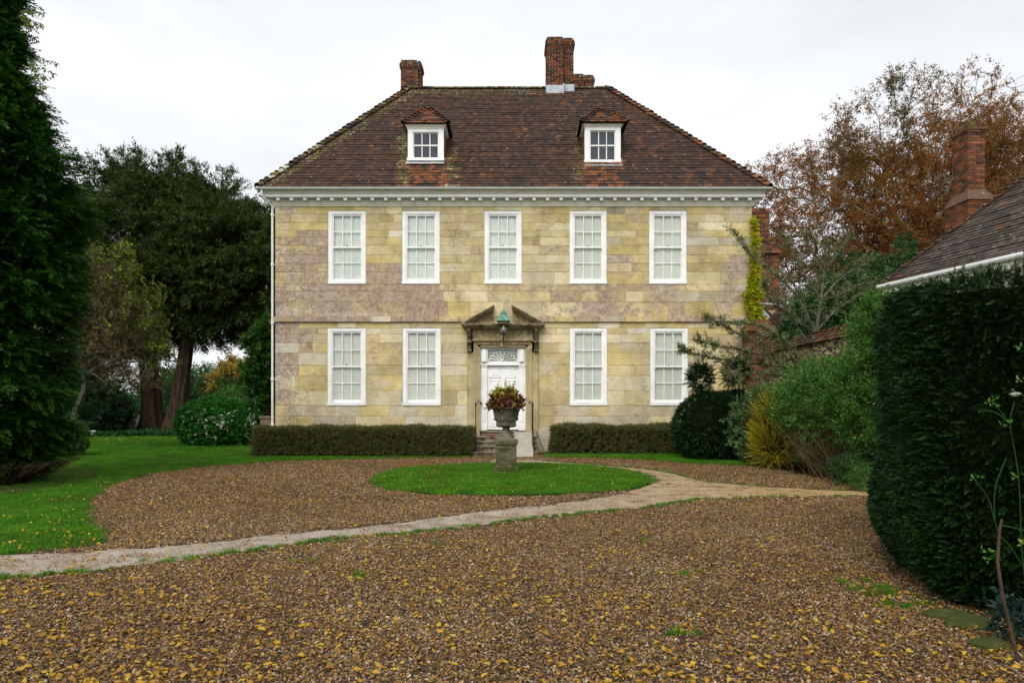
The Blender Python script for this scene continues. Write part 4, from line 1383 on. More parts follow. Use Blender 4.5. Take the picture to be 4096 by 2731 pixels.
# dormers ---------------------------------------------------------------
def dormer(x0p, x1p, y0p, y1p, cx0p, cx1p, cy0p, peakp, lab):
    Yd = 23.8; s_ = F/Yd
    X = lambda p: (p-HX)/s_
    Z = lambda p: CAM_H+(HY-p)/s_
    x0, x1, zb, zt, zc = X(x0p), X(x1p), Z(y1p), Z(y0p), Z(cy0p)
    d = thing_part('dormer', roof, ((x0+x1)/2, Yd, zb), label=lab)
    b = 21/s_
    mb = MB()
    mb.bevbox(x0, x0+b, Yd, Yd+.12, zb+.1, zt, .006); mb.bevbox(x1-b, x1, Yd, Yd+.12, zb+.1, zt, .006)
    mb.bevbox(x0+b, x1-b, Yd+.002, Yd+.12, zt-.13, zt, .006); mb.bevbox(x0-.02, x1+.02, Yd-.06, Yd+.12, zb, zb+.1, .008)
    gx0, gx1, gz0, gz1 = x0+b+.03, x1-b-.03, zb+.145, zt-.16
    sy = Yd+.05
    mb.box(x0+b, gx0, sy, sy+.04, zb+.1, zt-.13); mb.box(gx1, x1-b, sy, sy+.04, zb+.1, zt-.13)
    mb.box(gx0, gx1, sy, sy+.04, zb+.1, gz0); mb.box(gx0, gx1, sy, sy+.04, gz1, zt-.13)
    zm = (gz0+gz1)/2
    mb.box(gx0, gx1, sy-.01, sy+.03, zm-.022, zm+.022)
    for q in (1, 2):
        c = gx0+(gx1-gx0)*q/3
        mb.box(c-.015, c+.015, sy+.004, sy+.03, gz0, zm-.022); mb.box(c-.015, c+.015, sy+.004, sy+.03, zm+.022, gz1)
    obj('window_frame', mb, M['white'], d)
    for r in range(2):
        for q in range(3):
            p = MB(); za = gz0 if r == 0 else zm+.02; zz = zm-.02 if r == 0 else gz1
            p.box(gx0+(gx1-gx0)*q/3+.01, gx0+(gx1-gx0)*(q+1)/3-.01, sy+.015, sy+.02, za, zz)
            obj('pane', p, M['glassdark'], d)
    dk = MB(); dk.box(x0+.06, x1-.06, Yd+.13, Yd+.15, zb+.05, zt-.02); obj('room_shade_panel', dk, M['darkroom'], d)  # flat dark panel just behind the sash, stands in for the room's shade
    # hung-tile cheeks
    cy = EYF+(zt-EZ)/TANP
    cyb = EYF+(zb-EZ)/TANP
    for xx, sg in ((x0, -1), (x1, 1)):
        mb = MB()
        pl = [(Yd+.12, zb), (Yd+.12, zt), (cy+.2, zt), (Yd+.2, zb)]
        xa_, xb_ = sorted((xx-sg*.05, xx+sg*.005)); mb.extr(pl, 'x', xa_, xb_, tilecol(None, .4, 0)[:3]+(0,))
        rows = int((zt-zb)/.1)
        for r in range(rows):
            z0 = zb+r*.1; ym = EYF+(z0-EZ)/TANP+.15
            y = Yd+.12
            while y < ym:
                c = tilecol(None, .6, .15)
                xo = sorted((xx+sg*.004, xx+sg*.03))
                mb.box(xo[0], xo[1], y, min(y+.158, ym), z0, z0+.1, c)
                y += .16
        obj('tile_hung_cheek', mb, M['tile'], d)
    # moulded cornice on three sides
    cx0, cx1 = X(cx0p), X(cx1p)
    ov = x0-cx0
    cb = MB()
    prof = [(0, zt), (.02, zt), (.03, zt+.03), (ov*.7, zt+.07), (ov, zc-.01), (0, zc-.01)]
    sweep(prof, x0, x1, Yd, cy+.15, cb)
    cb.box(x0, x1, Yd, cy, zt, zc-.012)
    obj('cornice', cb, M['cream'], d)
    # hipped roof
    e0, e1, ye = cx0-.05, cx1+.05, Yd-ov-.05
    mxx = (e0+e1)/2; hw = (e1-e0)/2
    yp = ye+hw*.95
    zp = CAM_H+(HY-peakp)/F*yp
    yb = EYF+(zp-EZ)/TANP+.1; ye2 = EYF+(zc-EZ)/TANP+.1
    rf = MB(); rf.add([(e0, ye, zc), (e1, ye, zc), (mxx, yp, zp), (mxx, yb, zp), (e0, ye2, zc), (e1, ye2, zc)], [(0,1,2), (1,5,3,2), (4,0,2,3)], lin(60, 44, 34)+(0,))
    obj('roof_deck', rf, M['tile'], d)
    h = math.hypot(yp-ye, zp-zc); V = (0, (yp-ye)/h, (zp-zc)/h); N = (0, -V[2], V[1])
    lc = lambda c: tilecol(c, .5, .34)
    tl = tiles_on((e0, ye, zc), (1,0,0), V, N, lambda v: v/h*hw, lambda v: 2*hw-v/h*hw, h, .15, .165, lc)
    for sg, ex in ((-1, e0), (1, e1)):
        hh = math.hypot(hw, zp-zc); V = (-sg*hw/hh, 0, (zp-zc)/hh); N = (sg*V[2], 0, abs(V[0])); 
        O = (ex, ye, zc) if sg > 0 else (ex, ye2, zc); U = (0, sg*1, 0) if sg > 0 else (0, -1, 0)
        Lb = ye2-ye
        if sg > 0: tl += tiles_on(O, U, V, N, lambda v: v/hh*(yp-ye), lambda v: Lb+v/hh*(yb-ye2), hh, .15, .165, lc)
        else: tl += tiles_on(O, U, V, N, lambda v: -v/hh*(yb-ye2), lambda v: Lb-v/hh*(yp-ye), hh, .15, .165, lc)
    obj('tiles', join(tl), M['tile'], d, kind='stuff')
    for ex in (e0, e1):
        a, b2 = Vector((ex, ye, zc+.01)), Vector((mxx, yp, zp+.03)); dd = b2-a; n_ = 8
        for i in range(n_):
            bonnet(d, a+dd*(i/n_), dd, (0,0,1), .2, .085, tilecol(None, .3, .4))
    n_ = 4
    for i in range(n_):
        bonnet(d, Vector((mxx, yp-.05, zp))+Vector((0, (yb-yp)/n_*i, 0)), (0,1,0), (0,0,1), (yb-yp)/n_*1.1, .09, tilecol(None, .1, .5), 'ridge_tile', .01)
    lf = MB(); lf.hexa([(x0-.03, Yd-.22, zb-.16), (x1+.03, Yd-.22, zb-.16), (x1+.03, Yd+.05, zb-.0), (x0-.03, Yd+.05, zb-.0),
                        (x0-.03, Yd-.22, zb-.14), (x1+.03, Yd-.22, zb-.14), (x1+.03, Yd+.05, zb+.02), (x0-.03, Yd+.05, zb+.02)])
    obj('lead_apron', lf, M['lead'], d)
M['glassdark'] = glass('dormer_glass', (.8, .85, .9), 1.3)
dormer(1631, 1775, 514, 645, 1620, 1789, 501, 436, 'left dormer window in the tiled roof')
dormer(2339, 2483, 507, 653, 2328, 2502, 498, 441, 'right dormer window in the tiled roof')

# doorway ----------------------------------------------------------------
ds = MB()
y_ = YF
def pbox(mb, x0, x1, y0, y1, out, back=.2, bev=0, col=None):
    a = (fx(x0), fx(x1), YF-out, YF+back, fz(y1), fz(y0))
    if bev: mb.bevbox(*a, bev, col)
    else: mb.box(*a, col)
for (a, b) in ((1869, 1895), (2127, 2154)):          # outer pilaster strips
    pbox(ds, a, b, 1409, 1745, .05, .2, .01)
for sx in (0, 1):
    m = (lambda v: v) if sx == 0 else (lambda v: 4023-v)
    for (a, b, o_) in ((1895, 1903, .10), (1903, 1912, .075), (1912, 1920.5, .05)):
        q = sorted((m(a), m(b))); pbox(ds, q[0], q[1], 1366, 1745, o_, .2, .004)
    q = sorted((m(1893), m(1920))); pbox(ds, q[0], q[1], 1712, 1745, .12, .02, .01)
pbox(ds, 1903.2, 2119.8, 1366, 1378, .097, .2, .006)
pbox(ds, 1912, 2111, 1378.3, 1389, .05, .2, .006)
pbox(ds, 1890, 2133, 1357, 1365.7, .17, .2, .01)
pbox(ds, 1896, 2128, 1353, 1356.8, .12, .2, .004)
pbox(ds, 1889.5, 2133, 1312, 1352.8, .04, .2, .006)
pbox(ds, 1999, 2022, 1367, 1388, .12, .2, .01)
surround = obj('door_surround', ds, M['doorstone'], house)
pd = MB()
pbox(pd, 1849, 2175, 1301, 1306, .36, .0, .006); pbox(pd, 1853, 2171, 1306.2, 1311, .29, .0, .006); pbox(pd, 1858, 2166, 1311.2, 1316, .2, .0, .006)
pbox(pd, 1847, 2177, 1297.5, 1300.8, .39, .0)
def rake(xa, ya, xb, yb, t, o0, o1):
    """a sloping cornice bar from (xa,ya) up to (xb,yb) in photograph pixels of the facade"""
    pts = [(fx(xa), fz(ya)), (fx(xb), fz(yb)), (fx(xb), fz(yb+t)), (fx(xa), fz(ya+t))]
    pd.extr(pts if fx(xa) < fx(xb) else pts[::-1], 'y', YF-o1, YF-o0)
for m in (lambda v: v, lambda v: 4024-v):
    rake(m(1847), 1296, m(1978), 1224, 4.5, -.02, .40)
    rake(m(1851), 1297.5, m(1977), 1229, 6, -.02, .34)
    rake(m(1862), 1297.5, m(1975), 1236, 7, -.02, .22)
    q = [(fx(m(1880)), fz(1297.4)), (fx(m(1974)), fz(1244)), (fx(m(1974)), fz(1297.4))]
    pd.extr(q, 'y', YF-.05, YF+.0)
    q = [(fx(m(1900)), fz(1293)), (fx(m(1965)), fz(1258)), (fx(m(1965)), fz(1262)), (fx(m(1908)), fz(1293))]
    pd.extr(q, 'y', YF-.075, YF-.045)
obj('broken_pediment', pd, M['doorstone'], house)
for cx in (1878.5, 2144):                       # scrolled consoles
    mb = MB(); x0, x1 = fx(cx-9.5), fx(cx+9.5)
    prof = [(YF, fz(1317)), (YF-.26, fz(1317)), (YF-.27, fz(1325)), (YF-.22, fz(1336)), (YF-.17, fz(1350)), (YF-.15, fz(1362)), (YF-.19, fz(1368)), (YF-.19, fz(1376)), (YF-.13, fz(1383)), (YF-.11, fz(1395)), (YF-.13, fz(1403)), (YF-.09, fz(1409)), (YF, fz(1411))]
    mb.extr(prof[::-1], 'x', x0+.02, x1-.02)
    for q in (-.065, -.022, .022, .065):
        xx = (x0+x1)/2+q*.75
        mb.tube([(xx, p[0]-.004, p[1]) for p in prof[1:8]], .013, 5)
    mb.tube([(x0, YF-.2, fz(1370)), (x1, YF-.2, fz(1370))], .04, 10)
    mb.tube([(x0+.01, YF-.12, fz(1403)), (x1-.01, YF-.12, fz(1403))], .045, 10)
    for k in range(5):
        z = fz(1382+k*4); mb.tube([((x0+x1)/2-.05+.02*k % .04, YF-.13, z), ((x0+x1)/2, YF-.16, z-.03), ((x0+x1)/2+.05, YF-.13, z)], [.012, .02, .012], 5)
    obj('console', mb, M['console'], surround)
# white joinery
dj = MB()
pbox(dj, 1920, 1952, 1390, 1460, -.06, .2, .01); pbox(dj, 2069, 2103.5, 1390, 1460, -.06, .2, .01)
pbox(dj, 1952, 2069, 1390, 1396, -.06, .2, .0); pbox(dj, 1952, 2069, 1449, 1460, -.06, .2, .0)
for a, b in ((1928, 1945), (2077, 2095)):
    pbox(dj, a, b, 1399, 1446, -.045, -.06 if False else -.03, 0)
pbox(dj, 1919.8, 2103.8, 1455.5, 1461, -.03, .15, .006)
for a, b in ((1920, 1949.5), (2074, 2103.6)):
    pbox(dj, a, b, 1461.2, 1722, -.07, .2, .006)
    pbox(dj, a+1, b-1, 1461.3, 1468, -.05, .08, .004); pbox(dj, a+1, b-1, 1697, 1721.5, -.05, .08, .006)
    pbox(dj, a+8, b-8, 1475, 1690, -.058, .08, .008)
door_frame = obj('door_frame', dj, M['white'], house)
dl = MB(); pbox(dl, 1949.8, 2073.7, 1462, 1718, -.13, .2, 0)
door = obj('door', dl, M['white'], house)
for a, b in ((1959, 2001), (2022, 2064)):
    for t, u in ((1472, 1510), (1520, 1610), (1624, 1705)):
        mb = MB(); pbox(mb, a, b, t, u, -.122, .14, 0)
        for q0, q1, w0, w1 in ((a, b, t, t+3), (a, b, u-3, u), (a, a+3, t, u), (b-3, b, t, u)):
            pbox(mb, q0, q1, w0, w1, -.112, .12, 0)
        pbox(mb, a+8, b-8, t+8, u-8, -.112, .125, .008)
        obj('door_panel', mb, M['white'], door)
kb = MB(); kb.lathe([(.0, 0), (.03, .005), (.035, .03), (.02, .05), (.0, .055)], 0, 0, 12)
kb.v = [(fx(2066)+a, YF+.12-c, fz(1600)+b) for a, b, c in kb.v]
obj('door_knob', kb, M['iron'], door)
# fanlight
fan = thing_part('fanlight', house, (fx(2010), YF, fz(1448)))
mb = MB(); pbox(mb, 1953, 2068, 1397, 1448, -.13, .135, 0); obj('pane', mb, M['glass'], fan)
mb = MB(); pbox(mb, 1953, 2068, 1397, 1448, -.16, .17, 0); obj('blind', mb, M['fanback'], fan)
mb = MB(); cxp, cyp = 2010, 1446
def T2(px, py, o_=-.115): return (fx(px), YF-o_, fz(py))
rxp, ryp = 56, 45
def arc(r, n=24, a0=0, a1=math.pi): return [T2(cxp+rxp*r*math.cos(a0+(a1-a0)*i/n), cyp-ryp*r*math.sin(a0+(a1-a0)*i/n)) for i in range(n+1)]
mb.tube(arc(.13, 10), .016, 5)
NP = 9
for k in range(NP):
    am = math.pi*(k+.5)/NP; hw_ = math.pi/NP/2*.92
    pts = []
    for t in np.linspace(0, 1, 15):
        if t < .5: a = am-hw_; rr = .18+(.82-.18)*(t/.36) if t < .36 else None
        pts_ = None
    rim = [T2(cxp+rxp*rr*math.cos(a), cyp-ryp*rr*math.sin(a)) for rr, a in
           [(.17, am-hw_), (.45, am-hw_), (.8, am-hw_), (.9, am-hw_*.8), (.97, am-hw_*.4), (1.0, am), (.97, am+hw_*.4), (.9, am+hw_*.8), (.8, am+hw_), (.45, am+hw_), (.17, am+hw_)]]
    mb.tube(rim, .0115, 5)
mb.tube([T2(1953, 1447.5), T2(2068, 1447.5)], .014, 4)
# the outer band under the springing
mb.tube([T2(cxp+rxp*1.03*math.cos(a), cyp-ryp*1.02*math.sin(a)) for a in (0, .25)], .014, 5)
mb.tube([T2(cxp+rxp*1.03*math.cos(a), cyp-ryp*1.02*math.sin(a)) for a in (math.pi, math.pi-.25)], .014, 5)
obj('glazing_bars', mb, M['white'], fan)
th = MB(); pbox(th, 1920.2, 2103.6, 1722.3, 1729, .04, .2, .01); pbox(th, 1920.5, 2103.3, 1729.3, 1745, .0, .2, .01)
obj('threshold', th, M['step'], house)

BRICK_GAIN[:] = [1.3, 1.25, 1.15]
# side chimney breast of brick behind the right corner, and the low tiled lean-to
Yb = 27.0
sb = F/Yb
bx = lambda p: (p-HX)/sb
bz = lambda p: CAM_H+(HY-p)/sb
br = thing_part('side_chimney_breast', house, (bx(3050), Yb, 0), label='dark red brick chimney breast with tiled weathering at the right side')
mb = MB(); mb.box(XR-.2, bx(3094)-.012, Yb+.432, Yb+1.2, bz(1010), bz(832)); mb.box(XR-.2, bx(3118)-.012, Yb+.012, Yb+1.4, 0, bz(1012))
obj('mortar_core', mb, M['brickmortar'], br)
bf = brick_faces([(bx(2985), bx(3094), Yb+.42, Yb+1.4, bz(960), bz(832), 0, -1)])
bf += brick_faces([(bx(2985), bx(3098), Yb+.40, Yb+1.4, bz(842), bz(822), 0, -1)])
bf += brick_faces([(bx(2990), bx(3118), Yb, Yb+1.4, bz(1240), bz(1012), 0, -1)])
put_bricks(br, bf, 180, lambda c: .3*RNG.uniform(), lambda c: .1)
O = np.array((bx(2985), Yb-.08, bz(1016)))
h = math.hypot(.5, bz(958)-bz(1016)); V = (0, .5/h, (bz(958)-bz(1016))/h); n_ = math.hypot(V[1], V[2]); V = (0, V[1]/n_, V[2]/n_)
tl = tiles_on(O, (1,0,0), V, (0,-V[2],V[1]), lambda v: 0, lambda v: bx(3124)-bx(2985)-v*.4, h, .105, .165, lambda c: tilecol(c, .45, .1))
for vs, fs, c, r in tl:
    m_ = MB(); m_.add(vs, fs, c); obj('tile', m_, M['tile'], br)
lean = thing_part('lean_to', house, (bx(3070), 25.2, 0), label='low tiled lean-to roof with lead flashing beside the creeper')
Yl = 25.2
lx = lambda p: (p-HX)/F*Yl
lz = lambda p: CAM_H+(HY-p)/F*Yl
mb = MB(); mb.box(lx(3010), lx(3120), Yl+.12, Yl+1.6, 0, lz(1345)); obj('wall', mb, M['mortar'], lean)
mb = MB(); mb.box(lx(3058), lx(3122), Yl+1.2, Yl+1.7, lz(1246), lz(1228)); mb.hexa([(lx(3072), Yl+.95, lz(1252)), (lx(3140), Yl+.95, lz(1252)), (lx(3140), Yl+1.5, lz(1245)), (lx(3060), Yl+1.5, lz(1245)), (lx(3072), Yl+.95, lz(1247)), (lx(3140), Yl+.95, lz(1247)), (lx(3140), Yl+1.5, lz(1238)), (lx(3060), Yl+1.5, lz(1238))])
obj('lead_flashing', mb, M['lead'], lean)
mb = MB(); mb.tube([(XR, 25.0, bz(1238)), (lx(3100), 25.1, bz(1246))], .045, 8); obj('drain_pipe', mb, M['lead'], lean)
tl = tiles_on((lx(3040), Yl-.1, lz(1325)), (1,0,0), (0,.7,.714), (0,-.714,.7), lambda v: v*.75, lambda v: 1.25+v*.0, 1.35, .11, .165, lambda c: tilecol(c, .15, .1))
obj('tiles', join(tl), M['tile'], lean, kind='stuff')
mb = MB(); mb.tube([(lx(3058), Yl-.14, lz(1243)), (lx(3140), Yl-.16, lz(1318))], .05, 4); obj('verge_board', mb, M['twig'], lean)

# ================================================================== AT THE DOOR
steps = thing('entrance_steps', 'worn stone entrance steps below the white front door', 'steps', (fx(2012), 22.0, 0))
sxa, sxb = (1889-HX)/F*21.8, (2150-HX)/F*21.8
for k, (yf, z1) in enumerate(((21.5, .15), (21.8, .30), (22.1, .45), (22.4, .59))):
    mb = MB(); z0 = z1-(.14 if k == 3 else .15)
    mb.bevbox(sxa, sxb, yf, YF-.05, z1-.05, z1, .012); mb.box(sxa+.02, sxb-.02, yf+.035, YF-.06, z0+.001, z1-.0505)
    obj('step', mb, M['step'], steps)
ramp = thing('access_ramp', 'pale ribbed metal ramp laid over the right half of the steps', 'ramp', (.4, 21.8, 0))
ra, rb_ = (2060-HX)/F*21.9, (2128-HX)/F*21.9
y0_, y1_, z0_, z1_ = 21.12, 22.5, .01, .70
mb = MB(); mb.hexa([(ra, y0_, z0_), (rb_+.02, y0_, z0_), (rb_, y1_, z1_), (ra, y1_, z1_), (ra, y0_, z0_+.03), (rb_+.02, y0_, z0_+.03), (rb_, y1_, z1_+.03), (ra, y1_, z1_+.03)])
obj('deck', mb, M['lead'], ramp)
M['rib'] = simple('ramp_metal', lin(160, 154, 142), .6, .12, 5, .2, .3)
for o in bpy.data.objects:
    if o.name == 'deck': o.data.materials[0] = M['rib']
nr = 9
for i in range(nr):
    x = ra+.02+(rb_-ra-.04)*i/(nr-1)
    mb = MB(); mb.hexa([(x-.008, y0_+.02, z0_+.03), (x+.008, y0_+.02, z0_+.03), (x+.008, y1_, z1_+.03), (x-.008, y1_, z1_+.03),
                        (x-.008, y0_+.02, z0_+.042), (x+.008, y0_+.02, z0_+.042), (x+.008, y1_, z1_+.042), (x-.008, y1_, z1_+.042)])
    obj('rib', mb, M['rib'], ramp)
for x in (ra-.012, rb_+.012):
    mb = MB(); mb.hexa([(x-.01, y0_, z0_), (x+.01, y0_, z0_), (x+.01, y1_, z1_), (x-.01, y1_, z1_), (x-.01, y0_, z0_+.06), (x+.01, y0_, z0_+.06), (x+.01, y1_, z1_+.06), (x-.01, y1_, z1_+.06)])
    obj('side_rail', mb, M['rib'], ramp)
cm = MB(); cm.bevbox(fx(1941), fx(2090), YF-.62, YF-.12, .60, .63, .006)
tag(obj('doormat', cm, M['mat']), 'reddish brown coir doormat in front of the white front door', 'doormat')

def handrail(px, lab, right):
    yf = 21.62; x = (px-HX)/F*yf
    z0 = .15; zt = CAM_H+(HY-1618)/F*yf
    r = thing('handrail', lab, 'handrail', (x, yf, z0))
    mb = MB(); mb.tube([(x, yf, z0), (x, yf, zt)], .018, 8)
    for z in (z0+.03, (zt+z0)/2, (zt+z0)/2-.16, zt-.02): mb.lathe([(.018, z-.03), (.032, z-.01), (.032, z+.012), (.018, z+.03)], x, yf, 10)
    mb.lathe([(.018, zt), (.034, zt+.03), (.03, zt+.055), (.0, zt+.075)], x, yf, 10)
    obj('post', mb, M['iron'], r)
    mb = MB(); s = -1 if right else 1
    xw = x+(.06 if right else -.02)*1
    zb_ = zt-.03
    mb.tube([(x, yf, zb_), (x, yf+.4, zb_+.08), (x+.04*s, 22.6, zb_+.14), (x+.05*s, 22.95, zb_+.13), (x+.09*s, YF-.03, zb_+.10)], .018, 8)
    mb.tube([(x+.09*s, YF-.03, zb_+.10), (x+.12*s, YF-.02, zb_+.04)], .03, 8)
    obj('rail', mb, M['iron'], r)
    if right:
        for k in range(1, 6):
            yy = yf+k*.24; zz = .15+.15*min(3, int((yy-21.5)/.3))
            b = MB(); b.tube([(x+.01, yy, zz), (x+.01, yy, zb_+.05)], .01, 6); obj('baluster', b, M['iron'], r)
        b = MB(); b.tube([(x+.01, yf, .32), (x+.01, YF-.1, .95)], .012, 6); obj('lower_rail', b, M['iron'], r)
handrail(1903, 'black iron handrail with a knobbed post left of the steps', False)
handrail(2131, 'black iron railing with balusters beside the ramp', True)
bar = MB(); a_, b2 = W(2144, 1724, 22.8), W(2184, 1822, 21.5); b2.z = .02
d_ = .022
bar.hexa([(b2.x-d_, b2.y, b2.z), (b2.x+d_, b2.y, b2.z), (b2.x+d_, b2.y+.06, b2.z), (b2.x-d_, b2.y+.06, b2.z),
          (a_.x-d_, a_.y, a_.z), (a_.x+d_, a_.y, a_.z), (a_.x+d_, a_.y+.06, a_.z), (a_.x-d_, a_.y+.06, a_.z)])
tag(obj('support_bar', bar, M['ironsteel']), 'grey flat metal bar leaning from the wall to the gravel right of the ramp', 'metal bar')

# lantern
Yn = 22.72; sn = F/Yn
nx = lambda p: (p-HX)/sn
nz = lambda p: CAM_H+(HY-p)/sn
lan = thing('wall_lantern', 'tapered lantern with green copper roof on a black bracket over the door', 'lantern', (nx(2014), Yn, nz(1372)))
lc_ = nx(2014)
def hexring(w, z): return [(lc_+w*math.cos(math.pi/4+math.pi/2*k)*1.414, Yn+w*math.sin(math.pi/4+math.pi/2*k)*1.414, z) for k in range(4)]
def loft(mb, rings):
    n = len(rings[0]); vs = [p for r in rings for p in r]; fs = []
    for i in range(len(rings)-1):
        for j in range(n): fs.append((i*n+j, i*n+(j+1) % n, (i+1)*n+(j+1) % n, (i+1)*n+j))
    fs += [tuple(range(n))[::-1], tuple((len(rings)-1)*n+j for j in range(n))]
    mb.add(vs, fs)
px_ = 1/sn
mb = MB(); loft(mb, [hexring(27*px_, nz(1286)), hexring(27*px_, nz(1283)), hexring(24*px_, nz(1279)), hexring(12*px_, nz(1257)), hexring(12*px_, nz(1256)), hexring(13.5*px_, nz(1255.5)), hexring(12.5*px_, nz(1250)), hexring(9*px_, nz(1247)), hexring(3*px_, nz(1244))])
mb.lathe([(.012, nz(1244)), (.028, nz(1242)), (.028, nz(1240)), (.008, nz(1238)), (.012, nz(1235)), (.0, nz(1233))], lc_, Yn, 8)
obj('copper_roof', mb, M['copper'], lan)
mb = MB()
t_, b_ = hexring(21*px_, nz(1286.3)), hexring(13*px_, nz(1333))
for k in range(4): mb.tube([t_[k], b_[k]], .009, 4)
for rg in (t_, b_):
    for k in range(4): mb.tube([rg[k], rg[(k+1) % 4]], .01, 4)
mb.tube([(lc_, Yn, nz(1334)), (lc_, Yn, nz(1338)), (lc_, Yn, nz(1341)), (lc_, Yn, nz(1345))], [.05, .05, .02, .02], 8)
obj('lantern_frame', mb, M['iron'], lan)
for k in range(4):
    mb = MB(); ti, bi = hexring(20*px_, nz(1287)), hexring(12.4*px_, nz(1332))
    mb.add([ti[k], ti[(k+1) % 4], bi[(k+1) % 4], bi[k]], [(0, 1, 2, 3)]); obj('pane', mb, M['lampglass'], lan)
mb = MB(); mb.lathe([(.0, nz(1325)), (.05, nz(1322)), (.055, nz(1312)), (.03, nz(1304)), (.0, nz(1300))], lc_, Yn, 10); obj('lamp_holder', mb, M['curtain'], lan)
mb = MB(); mb.tube([(lc_, Yn, nz(1345)), (lc_, Yn+.02, nz(1358)), (lc_, Yn+.14, nz(1366)), (lc_, YF-.1, nz(1368))], .022, 8)
mb.tube([(lc_, YF-.11, nz(1350)), (lc_, YF-.11, nz(1378))], .025, 6)
obj('bracket', mb, M['iron'], lan)

# ================================================================== URN
UYp = 16.3; su = F/UYp
uz = lambda p: CAM_H+(HY-p)/su+.02
UX, = ((2024-HX)/su,)
UYc = UYp+.3
ped = thing('pedestal', 'square mossy stone pedestal standing in the circular lawn', 'pedestal', (UX, UYc, .02))
mb = MB(); mb.squares([(.305, .0), (.305, .10), (.295, .12)], UX, UYc); obj('plinth', mb, M['pedestal'], ped)
mb = MB(); mb.squares([(.285, .1201), (.283, .155), (.262, .175), (.258, .20), (.238, .215)], UX, UYc); obj('base_moulding', mb, M['pedestal'], ped)
mb = MB(); mb.squares([(.235, .2151), (.235, .66)], UX, UYc)
for sx, sy in ((0, -1), (1, 0), (-1, 0)):       # raised border round the sunk panel
    for (a, b, c, d) in ((-.235, -.175, .216, .66), (.175, .235, .216, .66), (-.175, .175, .216, .27), (-.175, .175, .60, .66)):
        if sy: mb.box(UX+a, UX+b, UYc-.252, UYc-.2352, c, d)
        else: mb.box(UX+sx*.2352 if sx > 0 else UX-.252, UX+.252 if sx > 0 else UX-.2352, UYc+a, UYc+b, c, d)
obj('die', mb, M['pedestal'], ped)
mb = MB(); mb.squares([(.25, .6601), (.255, .69), (.285, .71), (.285, .75), (.292, .755), (.292, .785), (.28, .80)], UX, UYc); obj('cap', mb, M['pedestal'], ped)
urn = thing('garden_urn', 'large carved stone urn on the mossy pedestal', 'urn', (UX, UYc, .8))
mb = MB(); mb.squares([(.205, .801), (.205, .90), (.195, .905)], UX, UYc); obj('foot_block', mb, M['urn'], urn)
mb = MB(); mb.lathe([(.17, .906), (.165, .93), (.125, .95), (.10, .99), (.088, 1.04), (.085, 1.08), (.11, 1.095), (.11, 1.11)], UX, UYc, 28); obj('socle', mb, M['urn'], urn, True)
mb = MB()
prof = [(.09, 1.111), (.17, 1.125), (.215, 1.155), (.235, 1.19), (.225, 1.20), (.235, 1.215), (.245, 1.23), (.262, 1.32), (.285, 1.43), (.30, 1.50), (.335, 1.535), (.385, 1.56), (.392, 1.575), (.38, 1.59), (.34, 1.585), (.30, 1.55), (.27, 1.53), (.0, 1.52)]
mb.lathe(prof, UX, UYc, 40)
bowl = obj('bowl', mb, M['urn'], urn, True)
mb = MB()
for k in range(22):                              # gadroons under the bowl
    a = 2*math.pi*k/22
    f = lambda r, z, da=0: (UX+r*math.cos(a+da), UYc+r*math.sin(a+da), z)
    mb.tube([f(.10, 1.118), f(.175, 1.122), f(.225, 1.158), f(.243, 1.19)], [.01, .022, .028, .01], 6)
pts = []
for k in range(97):                              # vine relief around the body
    a = 2*math.pi*k/96; w = math.sin(a*8)
    z = 1.36+.045*w; r = .268+.05*(z-1.32)/.2*.5
    pts.append((UX+(r+.012)*math.cos(a), UYc+(r+.012)*math.sin(a), z))
mb.tube(pts, .009, 5, cap=False)
for k in range(32):
    a = 2*math.pi*(k+.5)/32; z = 1.36+.06*(1 if k % 2 else -1); r = .275+.1*(z-1.32)*.5
    c = (UX+(r+.004)*math.cos(a), UYc+(r+.004)*math.sin(a), z)
    mb.tube([(c[0], c[1], z-.035), (c[0]+.01*math.cos(a), c[1]+.01*math.sin(a), z), (c[0], c[1], z+.035)], [.004, .024, .004], 6)
for k in range(24):
    a = 2*math.pi*k/24
    mb.tube([(UX+.285*math.cos(a), UYc+.285*math.sin(a), 1.44), (UX+.318*math.cos(a), UYc+.318*math.sin(a), 1.505)], [.008, .016], 5)
obj('carved_relief', mb, M['urn'], urn, True)
plant = thing('urn_planting', 'coleus with burgundy and lime leaves spilling over the stone urn', 'plant', (UX, UYc, 1.53))
mb = MB(); P, D = [], []
for k in range(400):
    a, q = RNG.uniform(0, 6.28), abs(RNG.normal(0, .55)); q = min(q, 1.15)
    el = RNG.uniform(.0, 1.4)
    r = .40*math.cos(el)+.03; z = 1.60+.40*math.sin(el)*RNG.uniform(.4, 1.0)
    p = (UX+r*math.cos(a)*RNG.uniform(.6, 1.05), UYc+r*math.sin(a)*RNG.uniform(.6, 1.05), z-(.03 if el < .3 else 0))
    P.append(p); D.append((math.cos(a)*.8, math.sin(a)*.8, .15+.5*math.sin(el)))
    if k % 4 == 0: mb.tube([(UX+RNG.normal(0, .08), UYc+RNG.normal(0, .08), 1.51), (p[0], p[1], p[2])], .004, 4)
obj('stems', mb, M['twig'], plant)
P, D = np.array(P), np.array(D)
scatter('coleus_leaves', P, dir_rot(D, 1.2, .4), RNG.uniform(.75, 1.25, len(P)), SRC['coleus'], plant)
k = np.argsort(P[:, 2])[-120:]; P2 = P[k]+RNG.normal(0, .04, (120, 3)); D2 = D[k]+np.array([0, 0, .8])
scatter('lime_leaves', P2-np.array([.06, 0, -.0]), dir_rot(D2, 1, .4), RNG.uniform(.7, 1.2, 120), SRC['lime'], plant)
mb = MB()
